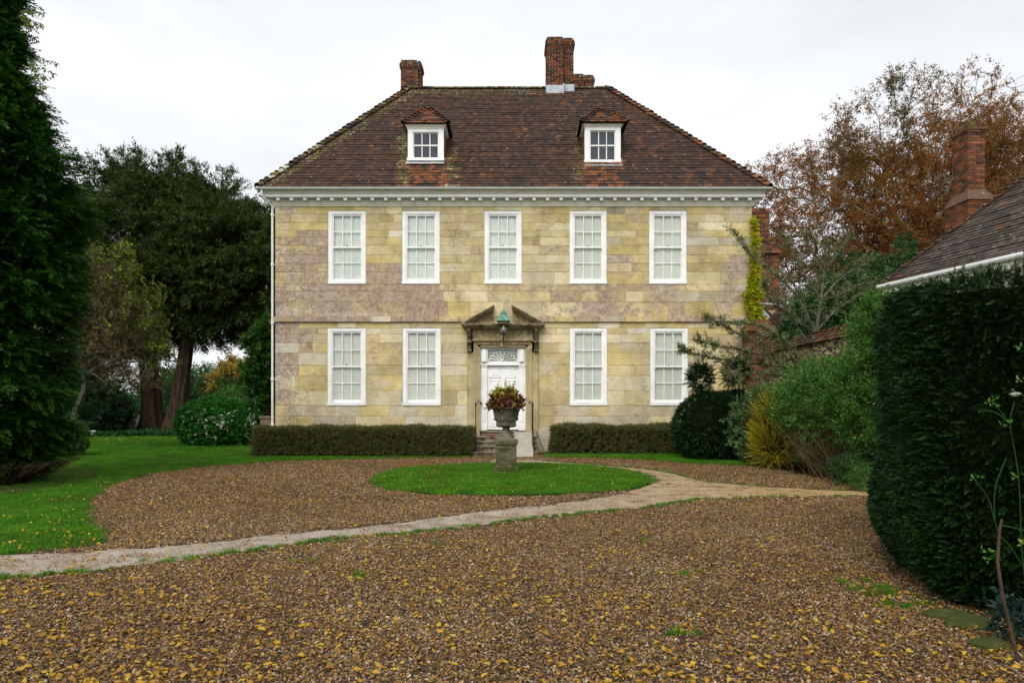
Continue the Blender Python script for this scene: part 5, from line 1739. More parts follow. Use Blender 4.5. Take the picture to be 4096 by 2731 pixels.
for i in range(20):
    a = RNG.uniform(0, 6.28); r = RNG.uniform(.05, .3); x, y = UX+r*math.cos(a), UYc+r*math.sin(a)
    z1 = 2.16+RNG.uniform(-.08, .16)-(r*.35)
    e = (x+.08*math.cos(a), y+.08*math.sin(a))
    mb.tube([(x, y, 1.8), (e[0], e[1], z1)], [.007, .003], 4, lin(160, 160, 80)+(1,))
    for q in range(16):
        t = .25+.75*q/16
        p = np.array([x+(e[0]-x)*t, y+(e[1]-y)*t, 1.8+(z1-1.8)*t])
        leaf_pts(mb, p, np.append(RNG.normal(0, 1, 2), .6), RNG.normal(0, 1, 3), .04, .02, (.8, .8, .8, 1))
obj('flower_spikes', mb, FM['lime'], plant)

# ================================================================== GARDEN WALL, OUTBUILDING
gw = thing('garden_wall', 'old flint and brick garden wall with clay tile coping right of the house', 'wall', (8.75, 18.5, 0))
mb = MB(); WX = 8.62; mb.box(WX+.02, WX+.42, 13.4, 22.9, 0, 3.42); core_o = obj('wall_core', mb, M['mortar'], gw)
FLT = [(116,112,104),(150,144,132),(92,86,80),(176,166,146),(134,116,98),(152,96,70),(70,68,66)]
fl_ = []
for i in range(3000):
    y, z = RNG.uniform(13.5, 22.9), RNG.uniform(.6, 3.4)
    c = np.array(lin(*FLT[RNG.integers(len(FLT))]))
    w, h = RNG.uniform(.05, .11), RNG.uniform(.035, .065)
    fl_.append((y, z, w, h, c))
FU = MB()
vs = []
for t in range(7):
    a = 2*math.pi*t/7; vs.append((.35, math.cos(a)*.5, math.sin(a)*.5))
for t in range(7):
    a = 2*math.pi*t/7+.2; vs.append((-.35, math.cos(a)*.36, math.sin(a)*.36))
FU.add(vs, [(13,12,11,10,9,8,7)]+[(i, (i+1) % 7, 7+(i+1) % 7, 7+i) for i in range(7)])
FU.c = [(1,1,1,0)]*len(FU.f)
FLINT = mesh_of('flint', FU, M['brick'])
fl_.sort(key=lambda a: -a[1]-a[0]*0)
for (y, z, w, h, c) in fl_[:260]:
    o = bpy.data.objects.new('flint', FLINT); COL.objects.link(o); o.parent = gw
    o.location = Vector((WX+.01, y, z))-wloc(gw); o.scale = (.05, w*1.4, h*1.4); o.rotation_euler = (RNG.uniform(-.4, .4), 0, 0)
    o.color = (*c, 0)
mb = MB()
for (y, z, w, h, c) in fl_[260:]:
    v = np.array(vs)*np.array([.05, w*1.4, h*1.4])+np.array([WX+.01, y, z])
    mb.add(v, FU.f[:], (*c, 0))
obj('flints', mb, M['brick'], gw, kind='stuff')
ck = []
for side_, sg in (('l', -1), ('r', 1)):
    O = (WX-.12 if sg < 0 else WX+.56, 22.9 if sg < 0 else 13.4, 3.36)
    V = (-sg*.68, 0, .733); N = (sg*.733, 0, .68)
    ck += tiles_on(O, (0, sg*1.0, 0), V, N, lambda v: 0, lambda v: 9.5, .5, .15, .2, lambda c: tilecol(c, .35, .35))
for i, (v_, f_, c, r) in enumerate(ck):
    if i < 190: m_ = MB(); m_.add(v_, f_, c); obj('coping_tile', m_, M['tile'], gw)
obj('coping_tiles', join(ck[190:]), M['tile'], gw, kind='stuff')
for k in range(24): bonnet(gw, Vector((WX+.22, 13.4+k*.4, 3.66)), (0,1,0), (0,0,1), .42, .12, tilecol(None, .3, .4), 'ridge_tile')
# brick pier where the wall meets the house
pr = stack(gw, 'pier', 7.75, 8.6, 22.45, 23.0, 0, 4.05, 130, (1, 0), False)
m_ = MB(); m_.extr([(7.66, 4.05), (8.7, 4.05), (8.4, 4.42), (8.05, 4.42)], 'y', 22.36, 22.98, tilecol(None, .8, 0)); obj('pier_cap', m_, M['tile'], pr)

out = thing('outbuilding', 'low outbuilding with brown tiled roof behind the tall clipped hedge', 'house', (12, 16, 0))
oA = np.array([10.4, 19.2, 5.0]); ou = np.array([.203, -.979, 0]); ov_ = np.array([.979, .203, 0])
tp = 1.05; cl, sl = 1/math.hypot(1, tp), tp/math.hypot(1, tp)
OV = ov_*cl+np.array([0, 0, sl]); ON = -ov_*sl+np.array([0, 0, cl])
tl = tiles_on(oA, ou, OV, ON, lambda v: v*cl, lambda v: 9.5, 5.0, .13, .165, lambda c: tilecol(c, .02, .45 if RNG.uniform() < .1 else .12, TG))
key = lambda t: np.linalg.norm(np.array(t[0][0])-np.array([0, 0, 1.7]))
vis = []
for t in tl:
    p = np.array(t[0][0]); px, py = HX+p[0]*F/p[1], HY-(p[2]-CAM_H)*F/p[1]
    t_in = px < 4130 and py < 1130 and p[1] > 8
    vis.append((0 if t_in else 1, key(t)))
od = sorted(range(len(tl)), key=lambda i: vis[i])
# deck, walls
mb = MB(); B0 = oA-ON*.03; m9 = ou*9.5
ridge0, ridge1 = B0+OV*5+ou*5*cl, B0+OV*5+m9
e1 = B0+m9
far_e = B0+ov_*2*5*cl
mb.add([tuple(B0), tuple(e1), tuple(ridge1), tuple(ridge0), tuple(far_e), tuple(far_e+m9)], [(0,1,2,3), (4,0,3), (4,3,2,5), (0,4,5,1)], lin(60,44,36)+(0,))
ord_ = obj('roof', mb, M['tile'], out)
for i in od[:300]:
    v_, f_, c, r = tl[i]; m_ = MB(); m_.add(v_, f_, c); obj('tile', m_, M['tile'], ord_)
tf = tiles_on(tuple(oA+ov_*2*5*cl), tuple(-ov_), tuple(np.array(-0*ou)+(ou*cl+np.array([0,0,sl]))), tuple(-ou*sl+np.array([0,0,cl])), lambda v: v*cl, lambda v: 10*cl-v*cl, 5.0, .13, .165, lambda c: tilecol(c, .1, .3))
obj('tiles', join([tl[i] for i in od[300:]]+tf), M['tile'], ord_, kind='stuff')
hipline(ord_, Vector(oA)+Vector((0,0,.02)), Vector(oA+OV*5+ou*5*cl)+Vector((0,0,.03)), .16, .24, .09, .5, .1)
mb = MB(); wi = ov_*.35+ou*.35
c0 = oA+wi; c1 = oA+ov_*.35+m9; c2 = c1+ov_*6; c3 = oA+ov_*6.3+ou*.35
for a, b in ((c0, c1), (c1, c2), (c2, c3), (c3, c0)):
    mb.add([(a[0], a[1], 0), (b[0], b[1], 0), (b[0], b[1], 4.98), (a[0], a[1], 4.98)], [(0,1,2,3)])
obj('wall', mb, M['cream'], out)
mb = MB(); a, b = oA-ov_*.05-ou*.1, oA-ov_*.05+m9
mb.tube([(a[0], a[1], 4.95), (b[0], b[1], 4.95)], .07, 10); obj('gutter', mb, M['gutter'], out)
mb = MB(); a, b = oA+ov_*.02, oA+ov_*.02+m9; q = ov_*.36
mb.hexa([(a[0],a[1],4.72),(b[0],b[1],4.72),(b[0]+q[0],b[1]+q[1],4.72),(a[0]+q[0],a[1]+q[1],4.72),(a[0],a[1],4.88),(b[0],b[1],4.88),(b[0]+q[0],b[1]+q[1],4.9),(a[0]+q[0],a[1]+q[1],4.9)])
for k in range(20):
    c = oA+ou*(.2+k*.5)+ov_*.06
    mb.hexa([tuple(c+ou*s1+ov_*s2+np.array([0,0,z-5])) for z, s1, s2 in ((4.56,-.05,.15),(4.56,.05,.15),(4.56,.05,.3),(4.56,-.05,.3),(4.72,-.05,0),(4.72,.05,0),(4.72,.05,.3),(4.72,-.05,.3))])
obj('eaves_board', mb, M['cream'], out)
Yq = 19.0
x0, x1 = (3872-HX)/F*Yq, (3940-HX)/F*Yq
stack(out, 'chimney', x0, x1, Yq, Yq+.66, CAM_H+(HY-762)/F*Yq, CAM_H+(HY-530)/F*Yq, 200, (1, 0), True, .62, label='tall red brick chimney with mossy cap')
z9 = CAM_H+(HY-800)/F*Yq
lowc = stack(out, 'chimney_base', x0-.03, x1+.28, Yq-.06, Yq+.95, 5.2, z9, 95, (1, 0), False)
mb = MB(); zt_ = CAM_H+(HY-762)/F*Yq
mb.add([(x0-.06, Yq-.09, z9), (x1+.31, Yq-.09, z9), (x1+.31, Yq+.98, z9), (x0-.06, Yq+.98, z9), (x0+.0, Yq-.004, zt_+.03), (x1+.0, Yq-.004, zt_+.03), (x1, Yq+.66, zt_+.03), (x0, Yq+.66, zt_+.03)],
       [(0,1,5,4), (1,2,6,5), (2,3,7,6), (3,0,4,7), (3,2,1,0)], lin(112,88,72)+(.45,))
obj('tiled_shoulder', mb, M['tile'], lowc)

# ================================================================== PLANTING
def hedge_box(name, label, x0, x1, y0, y1, z1, srcs, per_m2, twigs=True, scl=1.0, wob=.04, group=None, gaps=0.0):
    t = thing(name, label, 'hedge', ((x0+x1)/2, (y0+y1)/2, .02), group)
    P, D = [], []
    w, d, h = x1-x0, y1-y0, z1
    faces = [((0,-1,0), w*h), ((0,1,0), w*h*.3), ((0,0,1), w*d), ((-1,0,0), d*h), ((1,0,0), d*h)]
    for n_, ar in faces:
        k = int(ar*per_m2)
        for _ in range(k):
            p = np.array([RNG.uniform(x0, x1), RNG.uniform(y0, y1), RNG.uniform(.04, z1)])
            if n_[0]: p[0] = x0 if n_[0] < 0 else x1
            if n_[1]: p[1] = y0 if n_[1] < 0 else y1
            if n_[2]: p[2] = z1
            nn = math.sin(p[0]*2.3+p[2]*3)*.5+math.sin(p[0]*6.1+p[1]*3+p[2]*5)*.5
            p -= np.array(n_)*(abs(RNG.normal(0, .05))-nn*wob)
            if gaps and p[2] < .75 and RNG.uniform() < gaps*(.5+.5*math.sin(p[0]*3.1)+.3*math.sin(p[0]*8)): continue
            P.append(p); D.append(np.array(n_)*.8+np.array([0, 0, .5]))
    P, D = np.array(P), np.array(D)
    scatter('foliage', P, dir_rot(D, 1.5, .5), RNG.uniform(.7, 1.25, len(P))*scl, srcs, t)
    mb = MB()
    for i in range(int(w*60)):
        x, y = RNG.uniform(x0+.05, x1-.05), RNG.uniform(y0+.05, y1-.1)
        pts = [(x, y, .0)]; 
        for q in range(3): pts.append((pts[-1][0]+RNG.normal(0, .07), pts[-1][1]+RNG.normal(-.02, .05), z1*(q+1)/3.1))
        mb.tube(pts, [.009, .007, .005, .003], 4)
    obj('stems', mb, M['twig'], t)
    mb = MB(); mb.box(x0+.12, x1-.12, y0+.14, y1-.1, .03, z1-.07); obj('shade_core', mb, M['darkcore'], t)  # added solid dark block, blocks light and stands for shade inside the hedge
    return t
hedge_box('low_hedge', 'long clipped low hedge with small brown-green leaves left of the steps', -8.05, -1.28, 21.25, 22.3, .86, SRC['box'], 800, gaps=.12)
hedge_box('low_hedge', 'patchy low hedge with bare twigs showing between the ramp and the round yew', 1.32, 5.6, 22.0, 22.85, .88, SRC['box'], 620, wob=.07, gaps=.35)

def blob(name, label, cat, ells, srcs, n, per, L, Wd, T, lo=.82, hi=1.0, lift=.15, scl=(.8, 1.2), parts=('foliage', 'shade_core'), core=.78, zmin=.03, jit=.35, group=None, coremat=None, t=None, roll=1.0, stems=None):
    if t is None:
        e = ells[0]; t = thing(name, label, cat, (e[0], e[1], max(0, min(q[2]-q[5] for q in ells))), group)
    C, D = ell_shell(ells, n, lo, hi, zmin)
    if per > 1: P, DD = boughs(C, D, per, L, Wd, T, lift)
    else: P, DD = C, D+np.array([0, 0, lift])
    P[:, 2] = np.maximum(P[:, 2], zmin)
    scatter(parts[0], P, dir_rot(DD, roll, jit), RNG.uniform(scl[0], scl[1], len(P)), srcs, t)
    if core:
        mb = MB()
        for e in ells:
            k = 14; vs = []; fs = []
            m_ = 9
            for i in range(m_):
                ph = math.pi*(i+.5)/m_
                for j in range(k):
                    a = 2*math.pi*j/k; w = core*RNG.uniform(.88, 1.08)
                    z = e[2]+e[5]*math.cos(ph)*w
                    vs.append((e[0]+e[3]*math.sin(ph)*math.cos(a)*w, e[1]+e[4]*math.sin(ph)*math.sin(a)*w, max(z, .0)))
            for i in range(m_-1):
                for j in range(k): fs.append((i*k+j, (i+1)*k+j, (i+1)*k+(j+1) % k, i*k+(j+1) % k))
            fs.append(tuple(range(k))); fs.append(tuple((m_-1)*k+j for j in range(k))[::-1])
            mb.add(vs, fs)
        obj(parts[1], mb, coremat or M['darkcore'], t)  # added dark solids filling the foliage with painted shade
    return t

# round clipped yews by the house
t = blob('clipped_yew', 'round clipped dark yew with a bushy knot on top beside the low hedge', 'topiary', [(5.9, 20.3, .92, 1.05, 1.05, 1.06)], SRC['topiary'], 6500, 1, 0, 0, 0, .93, 1.02, .1, (.7, 1.2), core=.9)
mb = MB(); mb.tube([(5.56, 20.1, 1.7), (5.55, 20.1, 2.25)], .05, 6); obj('knot_stem', mb, M['bark'], t)
C, D = ell_shell([(5.55, 20.1, 2.4, .36, .36, .42)], 520, .35, 1.0)
scatter('topknot', C, dir_rot(D+np.array([0,0,.4]), 1, .3), RNG.uniform(1.0, 1.9, len(C)), SRC['topiary'], t)
t = blob('clipped_yew', 'second clipped yew behind, its knot lost among the arching branches', 'topiary', [(7.0, 21.4, 1.0, .95, .95, 1.05)], SRC['topiary'], 4500, 1, 0, 0, 0, .93, 1.02, .1, (.7, 1.2), core=.9)
C, D = ell_shell([(6.95, 21.2, 2.65, .42, .42, .48)], 520, .3, 1.0)
scatter('topknot', C, dir_rot(D+np.array([0,0,.4]), 1, .3), RNG.uniform(1.0, 1.9, len(C)), SRC['topiary'], t)
# shrubs of the right border
def stems(t, base, n, h, spread, mat, r=.012, lean=(0, 0)):
    mb = MB()
    for i in range(n):
        x, y = base[0]+RNG.normal(0, .12), base[1]+RNG.normal(0, .12)
        a = RNG.uniform(0, 6.28); s = spread*RNG.uniform(.3, 1)
        pts = [(x, y, 0)]
        for q in range(1, 6):
            u = q/5
            pts.append((x+math.cos(a)*s*u**.8+lean[0]*u+RNG.normal(0, .03), y+math.sin(a)*s*u**.8+lean[1]*u+RNG.normal(0, .03), h*u*RNG.uniform(.92, 1.05)))
        mb.tube(pts, [r*(1-.15*q) for q in range(6)], 4)
    return obj('stems', mb, mat, t)
t = blob('laurel_shrub', 'loose grey-green shrub with long leaves between round yew and golden conifer', 'shrub', [(6.75, 19.0, 1.0, .65, .7, .95), (6.9, 18.6, 1.7, .5, .6, .5)], SRC['greygreen'], 900, 1, 0, 0, 0, .4, 1.05, .1, (.8, 1.3), core=0, jit=.6)
stems(t, (6.8, 19.1), 16, 1.8, .6, M['twig'])
t = blob('golden_conifer', 'golden yellow feathery conifer at the gravel edge', 'shrub', [(6.85, 17.9, 1.05, .5, .6, 1.0), (6.75, 17.6, .6, .55, .6, .6)], SRC['golden'], 2200, 1, 0, 0, 0, .5, 1.02, .55, (.7, 1.3), core=.5, jit=.3)
t = blob('green_shrub', 'large fresh green shrub in front of the flint wall', 'shrub', [(7.9, 16.8, 1.75, 1.1, 1.2, .85), (7.3, 16.2, 1.6, .8, .9, .7), (7.9, 15.0, 1.75, .85, 1.1, .85), (8.1, 15.6, 2.1, .6, .8, .7)], SRC['green'], 420, 12, .35, .22, .14, .6, 1.0, .3, (.8, 1.4), core=.5)
stems(t, (7.6, 16.0), 60, 1.7, 1.2, M['twig'], .012, (-.2, -.2))
t = blob('green_shrub', 'tall narrow bright green shrub right against the clipped hedge', 'shrub', [(7.6, 13.9, 1.9, .6, .9, 1.6), (7.55, 13.8, 3.0, .42, .6, .75)], SRC['green'], 300, 12, .3, .2, .14, .5, 1.0, .4, (.8, 1.3), core=.45)
t = thing('bare_stemmed_shrub', 'shrub with a fan of bare brown stems at the gravel edge', 'shrub', (7.2, 15.3, 0))
mb = MB()
for i in range(330):
    x, y = 7.5+RNG.normal(0, .35), 15.4+RNG.normal(0, .5)
    a = RNG.uniform(1.7, 4.4); s = RNG.uniform(.3, 1.1); h = RNG.uniform(.6, 1.35)
    pts = [(x, y, 0)]
    for q in range(1, 5):
        u = q/4; pts.append((x+math.cos(a)*s*u+RNG.normal(0, .02), y+math.sin(a)*s*u+RNG.normal(0, .02), h*u**.8))
    mb.tube(pts, [.009, .007, .006, .004, .002], 3)
obj('stems', mb, M['straw'], t)
C, D = ell_shell([(7.4, 15.3, 1.2, 1.1, 1.1, .6)], 420, .5, 1.0, .8)
scatter('foliage', C, dir_rot(D, 1, .5), RNG.uniform(.5, .9, len(C)), SRC['green'], t)
blob('low_border_plant', 'low leafy border plant below the bare brown stems', 'plant', [(7.0, 14.0, .25, .45, .5, .35)], SRC['ilex'], 160, 1, 0, 0, 0, .5, 1, .4, (.35, .6), core=0)
blob('low_border_plant', 'small green plant at the near corner of the border by the hedge', 'plant', [(6.9, 13.1, .18, .3, .35, .28)], SRC['green'], 150, 1, 0, 0, 0, .5, 1, .4, (.5, .9), core=0)
t = blob('ilex_shrub', 'dark evergreen bush rising behind the garden wall', 'shrub', [(10.9, 22.5, 3.9, 1.6, 1.6, 1.9), (11.9, 21.6, 3.5, 1.3, 1.4, 1.8), (10.3, 21.5, 3.2, 1.0, 1.1, 1.2)], SRC['ilex'], 380, 13, .5, .35, .2, .6, 1.0, .3, (.8, 1.2), core=.7)

def limb_things(t, lines, mat, twig_n, twig_l, srcs, leafn, r0=.03, up=.2, scl=(.8, 1.3)):
    mb = MB(); P, D = [], []
    for ln in lines:
        pts = smooth_line(ln[0], 2); n = len(pts); rr = [ln[1]*(1-.85*i/(n-1))+.003 for i in range(n)]
        mb.tube([Vector(p) for p in pts], rr, 6)
        arr = np.array(pts)
        seg = np.linalg.norm(np.diff(arr, axis=0), axis=1).sum()
        for k in range(int(seg*twig_n)):
            u = RNG.uniform(.15, 1)*(n-1); i = min(int(u), n-2); p = arr[i]+(arr[i+1]-arr[i])*(u-i)
            d = arr[i+1]-arr[i]; d /= np.linalg.norm(d)
            s = d*.8+RNG.normal(0, .5, 3)+np.array([0, 0, up]); s /= np.linalg.norm(s)
            L = twig_l*RNG.uniform(.3, 1)*(1.15-u/(n-1)*.6)
            e = p+s*L+np.array([0, 0, -.05*L])
            mid = (p+e)/2+RNG.normal(0, .03, 3)
            mb.tube([p, mid, e], [.007, .005, .002], 3)
            for q in range(leafn):
                f = RNG.uniform(.1, 1.05); P.append(p+(e-p)*f+RNG.normal(0, .015, 3)); D.append(s)
        for q in range(int(seg*14)):
            u = RNG.uniform(.35, 1)*(n-1); i = min(int(u), n-2); P.append(arr[i]+(arr[i+1]-arr[i])*(u-i)+RNG.normal(0, .02, 3)); D.append(arr[i+1]-arr[i])
    obj('branches', mb, mat, t)
    P, D = np.array(P), np.array(D); D /= np.linalg.norm(D, axis=1, keepdims=True)
    scatter('foliage', P, dir_rot(D, 3, .5), RNG.uniform(scl[0], scl[1], len(P)), srcs, t)
w = lambda px, py, Y: tuple(W(px, py, Y))
t = thing('cotoneaster', 'arching sparse-leaved cotoneaster with brown berries in front of the house corner', 'tree', (8.1, 19.2, 0))
bs = w(3250, 1780, 19.3)
L1 = [([bs, w(3230, 1560, 19.3), w(3120, 1465, 19.4), w(2960, 1445, 19.6), w(2810, 1425, 19.8), w(2730, 1400, 19.9)], .035),
      ([w(3230, 1560, 19.3), w(3120, 1440, 19.2), w(2980, 1400, 19.2), w(2880, 1385, 19.3), w(2800, 1365, 19.4)], .028),
      ([w(3120, 1465, 19.4), w(3040, 1380, 19.6), w(2940, 1330, 19.7), w(2870, 1290, 19.8), w(2835, 1278, 19.8)], .025),
      ([w(3200, 1500, 19.3), w(3130, 1360, 19.4), w(3040, 1300, 19.5), w(2960, 1290, 19.6)], .025),
      ([w(3230, 1560, 19.3), w(3140, 1500, 18.9), w(3030, 1490, 18.8), w(2930, 1500, 18.8)], .02),
      ([w(3230, 1560, 19.3), w(3150, 1540, 18.9), w(3060, 1570, 18.8), w(3000, 1600, 18.8)], .02),
      ([w(3220, 1540, 19.3), w(3180, 1400, 19.1), w(3110, 1340, 19.0), w(3060, 1350, 19.0)], .02)]
limb_things(t, L1, M['twig'], 15, .5, SRC['cotoneaster'], 4, scl=(.8, 1.4))
t = thing('slender_tree', 'slender grey-stemmed tree with pale upright leafy shoots behind the garden wall', 'tree', (8.9, 19.6, 0))
tb = [w(3285, 1640, 19.7), w(3278, 1440, 19.7), w(3262, 1330, 19.7), w(3285, 1200, 19.8), w(3295, 1090, 19.9), w(3310, 980, 20)]
L2 = [(tb, .07),
      ([tb[2], w(3200, 1200, 19.6), w(3120, 1110, 19.5), w(3050, 1060, 19.5), w(2985, 1000, 19.6), w(2945, 935, 19.7)], .03),
      ([tb[3], w(3350, 1120, 19.8), w(3430, 1070, 19.8), w(3490, 1035, 19.9)], .03),
      ([tb[2], w(3340, 1240, 19.6), w(3420, 1190, 19.6), w(3480, 1150, 19.6)], .03),
      ([tb[3], w(3220, 1100, 19.6), w(3170, 1010, 19.6), w(3140, 960, 19.6)], .03),
      ([tb[4], w(3350, 1010, 19.9), w(3400, 950, 20)], .025),
      ([tb[4], w(3240, 1000, 19.9), w(3220, 930, 20)], .025),
      ([tb[1], w(3160, 1260, 19.5), w(3090, 1220, 19.4), w(3060, 1140, 19.4)], .025),
      ([tb[2], w(3180, 1280, 19.4), w(3120, 1200, 19.4)], .02), ([tb[3], w(3370, 1180, 19.5), w(3450, 1130, 19.6)], .02)]
limb_things(t, L2, M['greybark'], 8, .75, SRC['cotoneaster'], 4, up=.5, scl=(.8, 1.4))

# tall clipped yew hedge at the right
t = thing('clipped_yew_hedge', 'tall dark clipped yew hedge filling the right side, its foot tucked in', 'hedge', (5.5, 6.5, 0))
foot = smooth_line([(4.85, 8.3), (4.14, 7.7), (3.86, 7.1), (3.58, 6.3), (3.46, 5.75), (3.64, 5.3), (4.4, 5.0), (9, 4.4)], 3)
foot = [np.array(p) for p in foot]
sl_ = np.cumsum([0]+[np.linalg.norm(foot[i+1]-foot[i]) for i in range(len(foot)-1)])
def on_foot(s):
    i = min(np.searchsorted(sl_, s, 'right')-1, len(foot)-2); u = (s-sl_[i])/(sl_[i+1]-sl_[i])
    p = foot[i]+(foot[i+1]-foot[i])*u; d = (foot[i+1]-foot[i])/np.linalg.norm(foot[i+1]-foot[i])
    return p, np.array([-d[1], d[0]])*-1 if False else np.array([d[1], -d[0]])
HT = 2.70
P, D = [], []
tot = sl_[-1]
def hedge_out(s, z):
    bulge = .05*math.sin(s*1.7+z*1.1)+.03*math.sin(s*4.1+z*3.3+2)+.02*math.sin(z*7+s*3)
    tuck = -.26*max(0, 1-z/.55)**1.6
    top = -.04*max(0, (z-(HT-.1))/.1)**2
    return bulge+tuck+top
for _ in range(46000):
    s = RNG.uniform(0, min(tot, 6.6)); z = RNG.uniform(.02, HT)
    p, nr = on_foot(s)
    nr = -nr if np.dot(nr, p-np.array([7, 8])) < 0 else nr
    o_ = hedge_out(s, z)-abs(RNG.normal(0, .035))
    P.append([p[0]+nr[0]*o_, p[1]+nr[1]*o_, z]); D.append([nr[0], nr[1], .25])
for _ in range(6000):
    x, y = RNG.uniform(3.6, 8), RNG.uniform(4.9, 8.3)
    if x < 3.6+max(0, y-6)*.36 or y < 5.3-(x-3.6)*.15: continue
    P.append([x, y, HT+RNG.normal(0, .03)+.02*math.sin(x*5)]); D.append([0, 0, 1])
P, D = np.array(P), np.array(D)
scatter('foliage', P, dir_rot(D, 1.2, .3), RNG.uniform(.7, 1.25, len(P)), SRC['yewhedge'], t)
mb = MB(); vs = []; ss = np.linspace(0, tot, 60); zs = [.0, .15, .35, .6, .9, 1.4, 2.0, 2.5, 2.60]
for z in zs:
    for s in ss:
        p, nr = on_foot(s); nr = -nr if np.dot(nr, p-np.array([7, 8])) < 0 else nr
        o_ = hedge_out(s, z)-.13; vs.append((p[0]+nr[0]*o_, p[1]+nr[1]*o_, z))
n_ = len(ss); fs = []
for i in range(len(zs)-1):
    for j in range(n_-1): fs.append((i*n_+j, i*n_+j+1, (i+1)*n_+j+1, (i+1)*n_+j))
tb_ = len(vs); vs += [(9, 8.4, 2.60), (4.7, 8.4, 2.60), (9, 8.4, 0), (4.7, 8.4, 0)]
fs.append(tuple((len(zs)-1)*n_+j for j in range(n_))+(tb_, tb_+1)); fs.append((tb_, tb_+1, tb_+3, tb_+2))
mb.add(vs, fs); obj('shade_core', mb, M['darkcore'], t)  # added dark shell behind the leaves, its colour standing for inner shade
# loose new shoots along its top, and leaves caught there
P, D = [], []
for k in range(34):
    x0 = RNG.uniform(4.2, 7.5); y0 = RNG.uniform(5.3, 7.0); d = np.array([RNG.normal(-.2, .5), RNG.normal(0, .4), 1.]); d /= np.linalg.norm(d); L = RNG.uniform(.12, .42)
    for q in range(10):
        P.append(np.array([x0, y0, HT])+d*L*q/10); D.append(d+RNG.normal(0, .3, 3))
scatter('new_shoots', P, dir_rot(np.array(D), 1, .4), RNG.uniform(.8, 1.6, len(P)), SRC['yewhedge'], t)
mb_src = SRC['fallen']
P = np.array([[RNG.uniform(3.75, 5.5), RNG.uniform(5.3, 6.2), HT+.04] for _ in range(26)])
scatter('caught_leaves', P, np.column_stack([RNG.normal(0, .5, 26), RNG.normal(0, .5, 26), RNG.uniform(0, 6, 26)]), RNG.uniform(.7, 1.2, 26), mb_src, t)

# rose in front of the hedge
t = thing('rose_bush', 'thorny rose stems with one white bloom in front of the clipped hedge', 'rose', (3.4, 4.55, 0))
mb = MB()
R1 = [W(4075, 2480, 4.45), W(4010, 2380, 4.45), W(3990, 2250, 4.45), W(3998, 2120, 4.45), W(4008, 2075, 4.45)]
R1[0].z = 0
mb.tube(R1, [.012, .011, .010, .009, .007], 7)
canes = [[W(4120, 2480, 4.55), W(4085, 2200, 4.55), W(4080, 1950, 4.5), W(4060, 1800, 4.5), W(4035, 1690, 4.45), W(4058, 1605, 4.45)],
         [W(4000, 2150, 4.45), W(3970, 2050, 4.45), W(3955, 1990, 4.45), W(3900, 1920, 4.45)], [W(3980, 2090, 4.45), W(3975, 1960, 4.45), W(4005, 1880, 4.45), W(4025, 1830, 4.45)],
         [W(4008, 2100, 4.45), W(4060, 2110, 4.45), W(4130, 2130, 4.45)], [W(3996, 2140, 4.45), W(4040, 2180, 4.45), W(4090, 2260, 4.45)],
         [W(4035, 1690, 4.45), W(4000, 1640, 4.45), W(3960, 1600, 4.45)], [W(4035, 1690, 4.45), W(3990, 1650, 4.45), W(3940, 1640, 4.45)]]
obj('old_stem', mb, M['twig'], t)
for c in canes:
    mb = MB(); mb.tube([Vector(p) for p in smooth_line(c, 2)], .0034, 6, (.3,.3,.3,1)); obj('cane', mb, FM['ilex'], t)
P = [W(a, b, 4.43) for a, b in ((3985,1600),(3960,1610),(4010,1700),(3900,1915),(4080,1520),(4085,1390),(4065,1900),(4095,2170),(3950,2230),(3930,2200),(4060,1560))]
scatter('rose_leaves', [tuple(p) for p in P], dir_rot(np.array([(-.3, -.5, .3)]*len(P)), 2, .5), [.8]*len(P), [cluster(FM['green'], 5, .045, .028, .03, .015, 77, 1.2)], t)
mb = MB(); c0 = W(4063, 1587, 4.43)
for k in range(26):
    a = k*2.4; r = .004+.0011*k; el = 1.25-.035*k
    d = np.array([math.cos(a)*math.cos(el), math.sin(a)*math.cos(el), math.sin(el)])
    leaf_pts(mb, np.array(c0)+d*r*.3, d, np.array([-math.cos(a), -math.sin(a), .8]), .03+.0003*k, .034, (.9, .9, .9, 1), .35)
obj('bloom', mb, FM['petal'], t)
t = thing('blue_leaved_shrub', 'small shrub with bluish leaves at the lower right corner', 'shrub', (3.4, 4.8, 0))
C, D = ell_shell([(3.5, 4.8, .2, .15, .15, .17)], 60, .3, 1.0)
scatter('foliage', C, dir_rot(D+np.array([0,0,.3]), 1, .3), RNG.uniform(.4, .6, len(C)), SRC['blue'], t)
stems(t, (4.0, 4.45), 7, .4, .2, M['twig'], .01)
for i, (px, py, s, lab) in enumerate(((3790, 2470, .17, 'flat mossy edging stone at the foot of the clipped hedge'), (3880, 2500, .2, 'larger half-buried edging stone nearer the rose stems'), (3960, 2590, .13, 'small pale edging stone nearest the lower right corner'))):
    gx, gy = G(px, py); mb = MB(); k = 9; vs = []
    rr = RNG.uniform(.8, 1.15, k)
    for q, (sc, z) in enumerate(((1, -.02), (1, .03), (.8, .055))):
        for j in range(k): a = 2*math.pi*j/k; vs.append((gx+s*sc*rr[j]*math.cos(a), gy+s*.7*sc*rr[j]*math.sin(a), z+RNG.uniform(-.006, .006)))
    fs = [tuple(2*k+j for j in range(k))]+[(q*k+j, q*k+(j+1) % k, (q+1)*k+(j+1) % k, (q+1)*k+j) for q in range(2) for j in range(k)]
    mb.add(vs, fs); tag(obj('edging_stone', mb, M['pedestal']), lab, 'stone', 'edging stones along the hedge')

